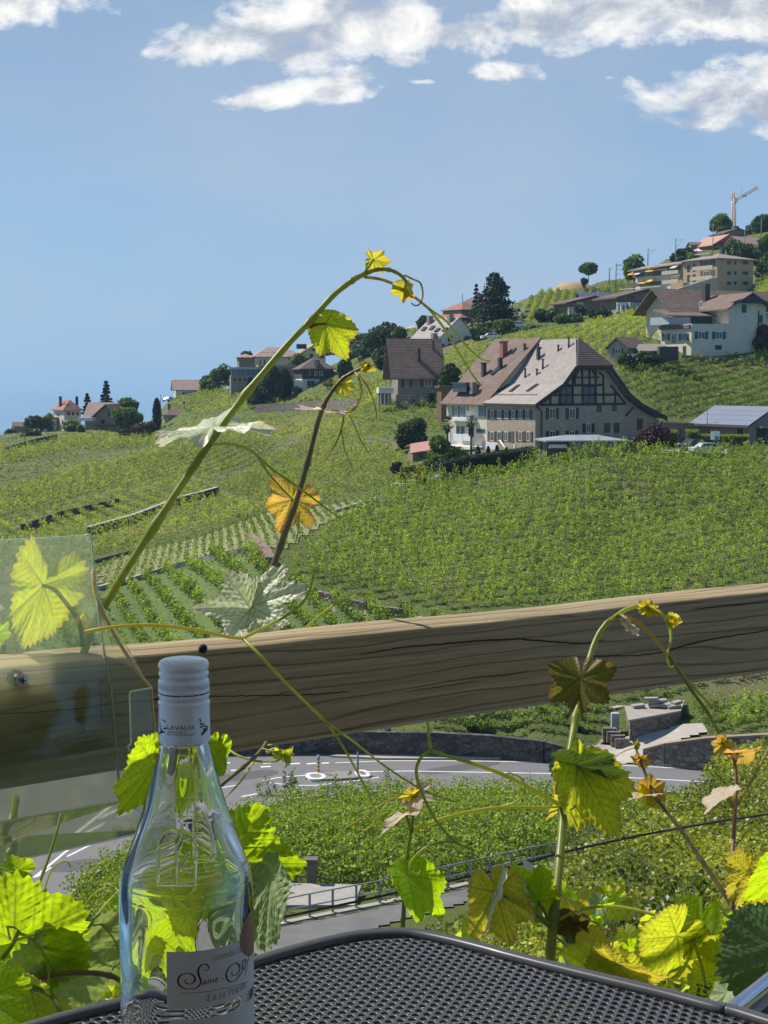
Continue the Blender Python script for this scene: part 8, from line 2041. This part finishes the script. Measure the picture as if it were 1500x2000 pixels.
leaf(E_, (808,1552,1.62), (826,1540,1.62), 'yellow', fold=.7, curl=.8, w=.6)
leaf(E_, (793,1592,1.61), (736,1622,1.60), 'pink', lit=-1.2, roll=22, fold=.1, curl=.2, w=.6, lobing=1.3, wave=.08, pet=[(803,1622,1.62)], petr=3.4, label='pale young leaf stretching to the left')
leaf(E_, (796,1712,1.61), (902,1800,1.58), 'green', roll=-30, fold=.35, curl=1.3, w=.5, basal=.6, label='narrow green leaf drooping right of the slender shoot', seed=61)
tendril(E_, [(776,1556,1.62),(745,1572,1.61),(715,1592,1.61),(690,1608,1.61),(674,1617,1.61)], 2.4, 1.2, m_ten_b)
tendril(E_, [(765,1560,1.62),(748,1580,1.61),(738,1600,1.61),(732,1618,1.61)], 2.0, 1.0)
tendril(E_, [(822,1720,1.61),(812,1735,1.61),(798,1752,1.61)], 2.8, 2.4)
tendril(E_, [(872,1800,1.60),(872,1830,1.60),(866,1860,1.6)], 2.6, 2.2)
F_s = shoot((1445,1900,1.58), 'reddish brown vine shoot near the right edge with a pale curled leaf')
stem(F_s, [(1446,1905,1.57),(1436,1820,1.59),(1430,1770,1.60),(1429,1700,1.62),(1435,1600,1.66),(1438,1520,1.68),(1433,1482,1.69),(1420,1462,1.70),(1408,1448,1.70)], 5.8, 1.8, m_stem_r)
leaf(F_s, (1414,1552,1.67), (1370,1586,1.66), 'pink', roll=50, fold=.1, curl=.3, w=1.0, pet=[(1433,1578,1.67),(1424,1562,1.67)], petr=3, label='pale pink edged leaf seen almost from the side')
leaf(F_s, (1413,1452,1.70), (1394,1474,1.70), 'orange', roll=20, fold=.3, curl=.4, lobing=1.2)
leaf(F_s, (1412,1450,1.70), (1398,1438,1.70), 'yellow', fold=.5, curl=.6, w=.6)
leaf(F_s, (1440,1470,1.69), (1491,1468,1.68), 'orange', roll=34, fold=.3, curl=.5, lobing=1.1, w=.8, pet=[(1437,1488,1.69)], petr=2.2, petmat=m_stem_r, label='orange young leaf at the end of the reddish shoot')
leaf(F_s, (1440,1472,1.69), (1428,1462,1.69), 'pink', fold=.5, curl=.6)
tendril(F_s, [(1440,1572,1.67),(1462,1535,1.68),(1482,1500,1.69),(1505,1455,1.70)], 3.6, 3.2, m_ten_b)
tendril(F_s, [(1436,1655,1.65),(1455,1630,1.65),(1475,1612,1.65),(1492,1600,1.65)], 2.0, 1.2)
leaf(F_s, (1463,1708,1.60), (1452,1794,1.58), 'yellow', roll=-14, fold=.1, curl=.3, wave=.06, lobing=.6, w=.9, pet=[(1436,1762,1.60),(1450,1736,1.60)], petr=4, label='yellow leaf hanging from the fork of the reddish shoot', seed=71)
leaf(F_s, (1463,1708,1.60), (1405,1700,1.60), 'green', roll=64, fold=.3, curl=.7, w=.8)
leaf(F_s, (1464,1706,1.60), (1500,1700,1.60), 'green', roll=60, fold=.3, curl=.7, w=.8)
F2_ = shoot((1430,1770,1.60), 'brown side branch slanting up to the left from the reddish shoot')
stem(F2_, [(1432,1775,1.60),(1410,1738,1.61),(1370,1680,1.63),(1325,1615,1.65),(1283,1560,1.67),(1262,1515,1.69),(1248,1478,1.70),(1238,1450,1.71),(1232,1425,1.71)], 5.4, 1.6, m_stem_b)
leaf(F2_, (1268,1546,1.68), (1302,1526,1.68), 'orange', roll=-30, fold=.3, curl=.5, label='orange leaf pair on the slanting branch')
leaf(F2_, (1266,1550,1.68), (1226,1556,1.67), 'pink', roll=46, fold=.2, curl=.4, w=.9)
leaf(F2_, (1268,1552,1.68), (1258,1584,1.67), 'lime', roll=16, fold=.3, curl=.3, w=1.0)
leaf(F2_, (1254,1488,1.70), (1268,1474,1.70), 'orange', fold=.4, curl=.5, w=.9)
leaf(F2_, (1250,1484,1.70), (1230,1478,1.70), 'orange', fold=.4, curl=.5, w=.8)
leaf(F2_, (1242,1456,1.71), (1250,1442,1.71), 'yellow', fold=.8, curl=.8, w=.6)
tendril(F2_, [(1242,1460,1.71),(1225,1465,1.71),(1210,1472,1.71),(1203,1478,1.71)], 1.6, 1.0, m_ten_b)
G_s = shoot((1480,1960,1.50), 'cluster of broad vine leaves crowding the lower right corner behind the chair arm')
stem(G_s, [(1560,2010,1.48),(1500,1960,1.50),(1440,1925,1.52),(1360,1880,1.54),(1300,1850,1.56)], 5, 3)
leaf(G_s, (1545,1680,1.50), (1456,1768,1.50), 'green', roll=-22, fold=.2, curl=.3, lobing=.6, w=.9, label='bright green leaf cut by the right edge, highest of its cluster', seed=81)
leaf(G_s, (1520,1715,1.56), (1470,1800,1.56), 'yellow', roll=10, fold=.1, curl=.3, lobing=.5, w=.8)
leaf(G_s, (1508,1796,1.49), (1418,1852,1.47), 'green', roll=-34, fold=.15, curl=.4, lobing=.5, w=.8, label='smooth bright green leaf above the dark crinkled leaf', seed=82)
leaf(G_s, (1530,1860,1.42), (1414,1890,1.38), 'dark', roll=-10, fold=-.08, curl=.35, lobing=.4, w=.8, pucker=1.8, wave=.04, label='dark green deeply crinkled leaf beside the chair arm', seed=83)
leaf(G_s, (1322,1828,1.50), (1256,1912,1.49), 'lime', roll=-10, fold=.1, curl=.35, lobing=.6, w=1.0, label='lime green leaf with long basal lobes behind the table edge', seed=84)
leaf(G_s, (1366,1812,1.53), (1330,1922,1.52), 'green', roll=52, fold=.4, curl=.4, w=.6, label='folded green leaf seen from its side')
leaf(G_s, (1400,1840,1.58), (1360,1780,1.58), 'grey', roll=-30, fold=.2, curl=.4, w=.9, label='grey green leaf facing the light behind the others')
leaf(G_s, (1170,1905,1.48), (1100,1852,1.47), 'lime', roll=32, fold=.2, curl=.4, w=.7, lobing=.5, label='lime leaf just above the table rim near the stout stem')
leaf(G_s, (1210,1905,1.47), (1160,1846,1.46), 'lime', roll=-26, fold=.2, curl=.5, w=.8, lobing=.5, seed=86)
leaf(G_s, (1205,1882,1.46), (1300,1930,1.44), 'yellow', roll=46, fold=.2, curl=.5, w=.7, lobing=.5)
leaf(G_s, (1410,1925,1.50), (1352,1880,1.50), 'lime', roll=-10, fold=.2, curl=.4, w=1.0, lobing=.5, seed=87)
leaf(G_s, (1430,1900,1.53), (1392,1960,1.52), 'green', roll=16, fold=.2, curl=.3, w=1.0, seed=88)
leaf(G_s, (1300,1905,1.56), (1240,1850,1.56), 'yellow', roll=16, fold=.2, curl=.3, w=1.0, seed=89)
leaf(G_s, (1460,1860,1.60), (1400,1810,1.60), 'green', roll=-40, fold=.2, curl=.3, w=.9)
leaf(G_s, (1420,1940,1.44), (1402,1975,1.43), 'grey', fold=.2, curl=.3, w=1.0)
leaf(G_s, (900,1850,1.56), (912,1790,1.56), 'lime', roll=30, fold=.3, curl=.3, w=.7)
tendril(G_s, [(1318,1778,1.54),(1350,1790,1.53),(1380,1812,1.53),(1398,1830,1.53)], 2.6, 2.0)
rt2 = random.Random(12)
for k in range(64):
 u = rt2.uniform(1090, 1500); v = 1800 + (u - 1090) * .22 + rt2.uniform(-70, 60); Yk = rt2.uniform(1.5, 1.9); a = rt2.uniform(0, 6.28); r_ = rt2.uniform(18, 56)
 leaf(G_s, (u, v, Yk), (u + r_ * cos(a), v + r_ * sin(a) * .8 + 10, Yk + rt2.uniform(-.02, .02)), rt2.choice(['lime', 'green', 'lime', 'yellow', 'grey', 'green']), roll=rt2.uniform(-50, 50), fold=rt2.uniform(.05, .4), curl=rt2.uniform(.1, .7), lobing=rt2.uniform(.4, 1), w=rt2.uniform(.6, 1), seed=200 + k)
for k in range(12):
 u = rt2.uniform(1150, 1480); v = rt2.uniform(1800, 1900); Yk = rt2.uniform(1.6, 1.9); q = [(u, v + 60, Yk)]
 for j in range(3): q.append((q[-1][0] + rt2.uniform(-35, 45), q[-1][1] - rt2.uniform(20, 60), Yk))
 tendril(G_s, q, 2.2, 1.0, rt2.choice([m_ten, m_ten_b, m_stem_b, m_stem_r]))
mb = MB(); rg = random.Random(5)
for k in range(34):
 p = P(1378 + rg.uniform(-16, 26), 1936 + rg.uniform(-14, 16), 1.46 + rg.uniform(-.01, .01)); mb.tube([p - Z * .0014, p - Z * .0007, p + Z * .0007, p + Z * .0014], [.0004, .0014, .0014, .0004], 7)
mb.build('flower_buds', M('bud_green', (.10, .16, .03), (.07, .11, .02), scale=50), G_s)
L_s = shoot((0,1940,1.24), 'cluster of large bright vine leaves filling the lower left corner')
stem(L_s, [(-60,1962,1.24),(20,1925,1.24),(90,1908,1.24),(160,1900,1.24),(215,1906,1.24),(245,1922,1.24)], 7, 5, m_stem_b)
stem(L_s, [(-60,1950,1.23),(10,1932,1.22),(70,1930,1.21),(105,1950,1.20),(120,1985,1.19),(128,2020,1.18)], 6, 6, m_stem_g)
stem(L_s, [(-20,1905,1.22),(10,1865,1.23),(28,1838,1.24),(52,1780,1.26),(78,1720,1.28),(100,1660,1.30),(112,1620,1.31),(119,1590,1.32)], 5.0, 2.6, m_stem_g, nodes=False)
tendril(L_s, [(66,1836,1.24),(76,1790,1.25),(88,1735,1.26),(100,1702,1.26),(118,1684,1.26),(132,1684,1.26),(138,1694,1.26)], 2.6, 2.0)
tendril(L_s, [(-8,1735,1.26),(6,1775,1.25),(20,1835,1.24)], 3.4, 3.0, stem_mat('tendril_pale', (.6, .62, .34), (.5, .53, .25), (.6, .6, .3), (.8, .85, .4)))
tendril(L_s, [(30,1836,1.24),(80,1822,1.24),(140,1800,1.25),(182,1794,1.26),(205,1768,1.27),(240,1732,1.28)], 3.6, 2.8)
tendril(L_s, [(182,1794,1.26),(208,1815,1.26),(226,1842,1.26),(231,1865,1.26),(220,1895,1.26)], 3.0, 2.2)
tendril(L_s, [(160,1790,1.26),(168,1765,1.26),(190,1740,1.26),(215,1735,1.26),(225,1748,1.26)], 2.4, 1.46)
tendril(L_s, [(62,1832,1.24),(84,1862,1.24),(95,1890,1.24),(94,1930,1.23)], 3.4, 3.6)
tendril(L_s, [(-20,1890,1.23),(20,1905,1.23),(60,1920,1.23)], 3.2, 3.0)
tendril(L_s, [(195,1825,1.32),(215,1850,1.31),(232,1875,1.30),(245,1905,1.29)], 4, 4, m_stem_r)
leaf(L_s, (28,1838,1.25), (170,1774,1.23), 'green', roll=-10, fold=.08, curl=.25, wave=.05, lobing=.75, basal=.95, w=.98, label='huge bright green translucent leaf at the lower left', seed=91)
leaf(L_s, (10,1900,1.28), (120,1960,1.26), 'green', roll=18, fold=.1, curl=.3, lobing=.6, w=1.0, label='second large green leaf below the brown stem', seed=92)
leaf(L_s, (96,1812,1.27), (128,1885,1.27), 'dark', roll=30, fold=.2, curl=.3, lobing=.8, w=.9, label='dark green leaf between the bright ones')
leaf(L_s, (105,1900,1.26), (232,1782,1.26), 'grey', roll=64, fold=.2, curl=.1, lobing=.5, w=.7, label='grey green leaf seen as a narrow slanting blade', seed=94)
leaf(L_s, (200,1862,1.30), (135,1862,1.29), 'green', roll=-20, fold=.2, curl=.4, w=.7, lobing=.6)
leaf(L_s, (245,1865,1.31), (172,1965,1.29), 'lime', roll=-14, fold=.1, curl=.3, w=.8, lobing=.6, label='lime leaf beside the bottle base')
leaf(L_s, (60,1935,1.22), (140,1990,1.20), 'lime', roll=30, fold=.3, curl=.4, w=.8)
leaf(L_s, (-30,1950,1.19), (60,2010,1.17), 'green', roll=-20, fold=.2, curl=.4, w=.9)
leaf(L_s, (40,1700,1.30), (-10,1690,1.30), 'green', roll=24, fold=.3, curl=.5, w=.7)
for k in range(12):
 u = rt2.uniform(-20, 240); v = rt2.uniform(1850, 1990); Yk = rt2.uniform(1.28, 1.46); a = rt2.uniform(0, 6.28); r_ = rt2.uniform(30, 70)
 leaf(L_s, (u, v, Yk), (u + r_ * cos(a), v + r_ * sin(a), Yk), rt2.choice(['green', 'lime', 'green']), roll=rt2.uniform(-40, 40), fold=.15, curl=.4, lobing=.7, w=.9, seed=300 + k)
R_s = shoot((440,1760,1.36), 'green and pale vine leaves just right of and behind the bottle')
stem(R_s, [(300,1960,1.36),(360,1860,1.37),(420,1760,1.38),(440,1690,1.39),(420,1600,1.40),(380,1560,1.42)], 4.5, 3)
leaf(R_s, (432,1682,1.39), (594,1690,1.37), 'green', roll=-24, fold=.16, curl=.3, wave=.06, lobing=.8, w=.88, basal=.8, pucker=1.6, label='large crinkled green leaf right of the bottle shoulder', seed=101)
leaf(R_s, (532,1706,1.37), (510,1862,1.34), 'grey', roll=18, fold=.16, curl=.25, wave=.04, lobing=.4, w=.46, basal=.5, pucker=1.8, label='pale grey green crinkled leaf hanging between bottle and table', seed=102)
leaf(R_s, (300,1495,1.46), (240,1600,1.45), 'green', roll=-16, fold=.12, curl=.3, lobing=.6, w=.8, label='bright leaf behind the bottle neck under the rail', seed=103)
leaf(R_s, (345,1470,1.46), (372,1575,1.45), 'lime', roll=16, fold=.12, curl=.3, lobing=.6, w=.5, label='lime leaf seen through the bottle neck', seed=104)
leaf(R_s, (425,1470,1.5), (412,1545,1.5), 'green', roll=10, fold=.2, curl=.3, w=.4)
leaf(R_s, (345,1765,1.30), (385,1845,1.28), 'lime', roll=12, fold=.12, curl=.3, lobing=.7, w=1.0, label='lime leaf seen through the middle of the bottle', seed=105)
leaf(R_s, (300,1840,1.30), (250,1940,1.29), 'green', roll=-12, fold=.12, curl=.3, lobing=.7, w=.8, label='green leaf seen through the left side of the bottle', seed=106)
leaf(R_s, (400,1700,1.45), (470,1770,1.45), 'lime', roll=20, fold=.12, curl=.3, w=.9, seed=107)
leaf(R_s, (300,1960,1.27), (380,2040,1.26), 'green', roll=8, fold=.12, curl=.3, w=1.0, seed=108)
leaf(R_s, (250,1740,1.48), (330,1700,1.48), 'green', roll=40, fold=.2, curl=.3, w=.7, seed=109)
T_s = shoot((-10,1760,1.75), 'thick dark green stem passing behind the bottom of the acrylic holder')
stem(T_s, [(-30,1790,1.72),(-4,1700,1.75),(14,1640,1.78),(24,1600,1.8),(30,1560,1.85)], 11, 9, m_stem_g)
tendril(T_s, [(30,1636,1.6),(45,1625,1.6),(65,1612,1.6),(66,1602,1.6),(50,1600,1.6)], 3, 2.2)
tag(MB().tube(catmull([on_rail(915,1188)+rn*.02+Z*.008, on_rail(928,1190)+rn*.018+Z*.009, on_rail(942,1186)+rn*.02+Z*.010, on_rail(940,1184)+rn*.022+Z*.012], 6), [.0016]*19, 6).build('tendril_curl', m_ten), 'tiny green tendril curl lying on top of the rail', 'tendril')
# ------------------------------------------------------------------ unseen awning and house wall, added around the camera to cut the light
aw = empty('awning', (0, 1.9, 1.15), 'unseen cream fabric awning added to shade the terrace table', 'awning')
MB().prism([(-3.2, -2.4, 1.75), (3.4, -2.4, 1.75), (3.4, 1.62, 1.16), (-3.2, 1.62, 1.16)], Z * .012).build('canopy', foliage('added_awning_fabric', (.64, .60, .54), (.64, .60, .54), .45, tcol=(.9, .9, .85)), aw)
MB().tube([(-3.2, 1.62, 1.15), (3.4, 1.62, 1.15)], .025, 8).build('front_bar', m_alu, aw)
hw = empty('added_back_wall', (0, -2.5, -1.2), 'unseen rendered wall added behind the terrace to block skylight', 'house')
MB().prism([(-6, -2.5, -1.3), (6, -2.5, -1.3), (6, -2.9, -1.3), (-6, -2.9, -1.3)], Z * 6).build('wall', w_brown, hw)
HAZE = .0001
# ------------------------------------------------------------------ light, sky, render
SUN_AZ = radians(-60); SUN_EL = radians(50)     # azimuth from +Y, negative = left
sd = Vector((sin(SUN_AZ) * cos(SUN_EL), cos(SUN_AZ) * cos(SUN_EL), sin(SUN_EL)))
sl_ = bpy.data.lights.new('sun', 'SUN'); sl_.energy = 4.6; sl_.angle = radians(.53); sl_.color = (1, .955, .88)
so = bpy.data.objects.new('sun', sl_); COL.objects.link(so); so.rotation_euler = sd.to_track_quat('Z', 'Y').to_euler()
w = bpy.data.worlds.new('World'); scene.world = w; w.use_nodes = True
nt = w.node_tree; nt.nodes.clear()
sky = N(nt, 'ShaderNodeTexSky', sky_type='NISHITA', sun_disc=False)
sky.sun_elevation = SUN_EL; sky.sun_rotation = SUN_AZ; sky.altitude = 450; sky.air_density = 1.0; sky.dust_density = 1.0; sky.ozone_density = 2.2
geo = nt.nodes.new('ShaderNodeTexCoord')
d = geo.outputs['Generated']
sx = N(nt, 'ShaderNodeSeparateXYZ', {0: d})
yc = mth(nt, 'MAXIMUM', sx.outputs[1], .02)
ta = mth(nt, 'DIVIDE', sx.outputs[0], yc); tb_ = mth(nt, 'DIVIDE', sx.outputs[2], yc)
n1 = N(nt, 'ShaderNodeTexNoise', {'Vector': N(nt, 'ShaderNodeCombineXYZ', {0: ta, 1: mth(nt, 'MULTIPLY', tb_, 1.5), 2: .0}).outputs[0], 'Scale': 14.0, 'Detail': 12, 'Roughness': .6, 'Distortion': .35})
n2 = N(nt, 'ShaderNodeTexNoise', {'Vector': N(nt, 'ShaderNodeCombineXYZ', {0: mth(nt, 'ADD', ta, .012), 1: mth(nt, 'MULTIPLY', mth(nt, 'SUBTRACT', tb_, .012), 1.5), 2: .0}).outputs[0], 'Scale': 14.0, 'Detail': 12, 'Roughness': .6, 'Distortion': .35})
blobs = [  # u, v, ru, rv, peak
(20,5,230,60,.8),
(420,85,120,50,1),(520,60,130,70,1),(640,50,140,85,1.05),(760,55,130,75,1),(860,70,110,50,.8),(340,98,90,26,.6),(560,105,260,30,.7),(950,60,110,60,.7),(1060,30,130,70,1),(1200,10,170,70,1.05),(1350,15,180,55,.95),(1490,25,150,50,.85),(1150,65,200,25,.5),
(540,190,110,30,.9),(640,176,90,28,.95),(700,142,50,28,.8),(790,118,80,22,.7),(975,142,90,26,.8),(1190,152,40,14,.4),(820,160,70,14,.35),(500,170,60,14,.4),
(1290,205,105,62,.95),(1400,192,130,66,1.05),(1520,188,140,70,1.05),(1240,168,50,30,.7),(1370,238,170,26,.8),
(900,-150,400,100,1),(300,-250,300,80,1),(1500,-200,300,90,1),(2200,100,300,80,1),(-700,150,300,60,1)]
acc = None
for u, v, ru, rv, pk in blobs:
 dd = ray(u, v); a0 = dd.x / dd.y; b0 = dd.z / dd.y
 ex = mth(nt, 'DIVIDE', mth(nt, 'SUBTRACT', ta, a0), ru / F); ey = mth(nt, 'DIVIDE', mth(nt, 'SUBTRACT', tb_, b0), rv / F)
 r = mth(nt, 'SUBTRACT', pk, mth(nt, 'SQRT', mth(nt, 'ADD', mth(nt, 'MULTIPLY', ex, ex), mth(nt, 'MULTIPLY', ey, ey))))
 acc = r if acc is None else mth(nt, 'SMOOTH_MAX', acc, r, .3)
acc = mth(nt, 'MAXIMUM', acc, -1.6)
n0 = N(nt, 'ShaderNodeTexNoise', {'Vector': N(nt, 'ShaderNodeCombineXYZ', {0: ta, 1: mth(nt, 'MULTIPLY', tb_, 1.6), 2: 7.0}).outputs[0], 'Scale': 55.0, 'Detail': 10, 'Roughness': .62})
nn = mth(nt, 'ADD', mth(nt, 'MULTIPLY', mth(nt, 'SUBTRACT', n1.outputs[0], .5), 2.6), mth(nt, 'MULTIPLY', mth(nt, 'SUBTRACT', n0.outputs[0], .5), 1.1))
dens = mth(nt, 'ADD', acc, nn)
front = mth(nt, 'GREATER_THAN', sx.outputs[1], .05)
mask = mth(nt, 'MULTIPLY', ramp(nt, dens, [(.0, 0.0), (.12, .22), (.35, .72), (.7, 1.0)]), front)
litn = mth(nt, 'MULTIPLY', mth(nt, 'SUBTRACT', n1.outputs[0], n2.outputs[0]), 3.2)
lit = mth(nt, 'ADD', mth(nt, 'ADD', .60, litn), mth(nt, 'MULTIPLY', mth(nt, 'SUBTRACT', .42, acc), .5))
ccol = ramp(nt, lit, [(.1, (.34, .38, .45)), (.36, (.48, .51, .55)), (.62, (.66, .665, .665)), (.9, (.80, .79, .76))])
skn = mix(nt, 1.0, sky.outputs[0], (.105, .105, .105), 'MULTIPLY')
grad = ramp(nt, mth(nt, 'ADD', mth(nt, 'MULTIPLY', sx.outputs[2], 2.0), .1), [(.0, (.165, .35, .57)), (.1, (.195, .365, .57)), (.35, (.215, .345, .525)), (.62, (.175, .27, .42)), (1, (.08, .15, .32))])
skys = mix(nt, .85, skn, grad)
SKYMUL = N(nt, 'ShaderNodeGamma', {0: skys, 1: 1.0})
n3 = N(nt, 'ShaderNodeTexNoise', {'Vector': N(nt, 'ShaderNodeCombineXYZ', {0: ta, 1: mth(nt, 'MULTIPLY', tb_, 2.2), 2: 3.0}).outputs[0], 'Scale': 3.2, 'Detail': 7, 'Roughness': .55})
veil = mth(nt, 'MULTIPLY', ramp(nt, n3.outputs[0], [(.38, 0.0), (.75, .62)]), front)
base = mix(nt, veil, SKYMUL.outputs[0], (.37, .42, .50))
full = mix(nt, mask, base, ccol)
bg = N(nt, 'ShaderNodeBackground', {'Color': full, 'Strength': 1.0})
wo = nt.nodes.new('ShaderNodeOutputWorld'); nt.links.new(bg.outputs[0], wo.inputs[0])
w.cycles.sampling_method = 'MANUAL'; w.cycles.sample_map_resolution = 1024
hz = MB().box((0, 30000, -39), (150000, 66000, 272)).build('haze', bpy.data.materials.new('haze_air'), origin=(0, 30000, -39)); hz['kind'] = 'stuff'; hz['label'] = 'pale blue summer haze over the lake'
hm = hz.data.materials[0]; hm.use_nodes = True; hm.node_tree.nodes.clear()
pvn = N(hm.node_tree, 'ShaderNodeVolumePrincipled', {'Color': (.48, .74, 1.0), 'Density': HAZE, 'Anisotropy': .2}); ho_ = hm.node_tree.nodes.new('ShaderNodeOutputMaterial'); hm.node_tree.links.new(pvn.outputs[0], ho_.inputs['Volume'])
scene.view_settings.view_transform = 'Standard'; scene.view_settings.look = 'None'
scene.view_settings.exposure = .42; scene.view_settings.gamma = 1
scene.cycles.use_denoising = True
scene.cycles.max_bounces = 12; scene.cycles.transparent_max_bounces = 12; scene.cycles.transmission_bounces = 12
scene.cycles.diffuse_bounces = 3; scene.cycles.glossy_bounces = 4
scene.cycles.sample_clamp_indirect = 6
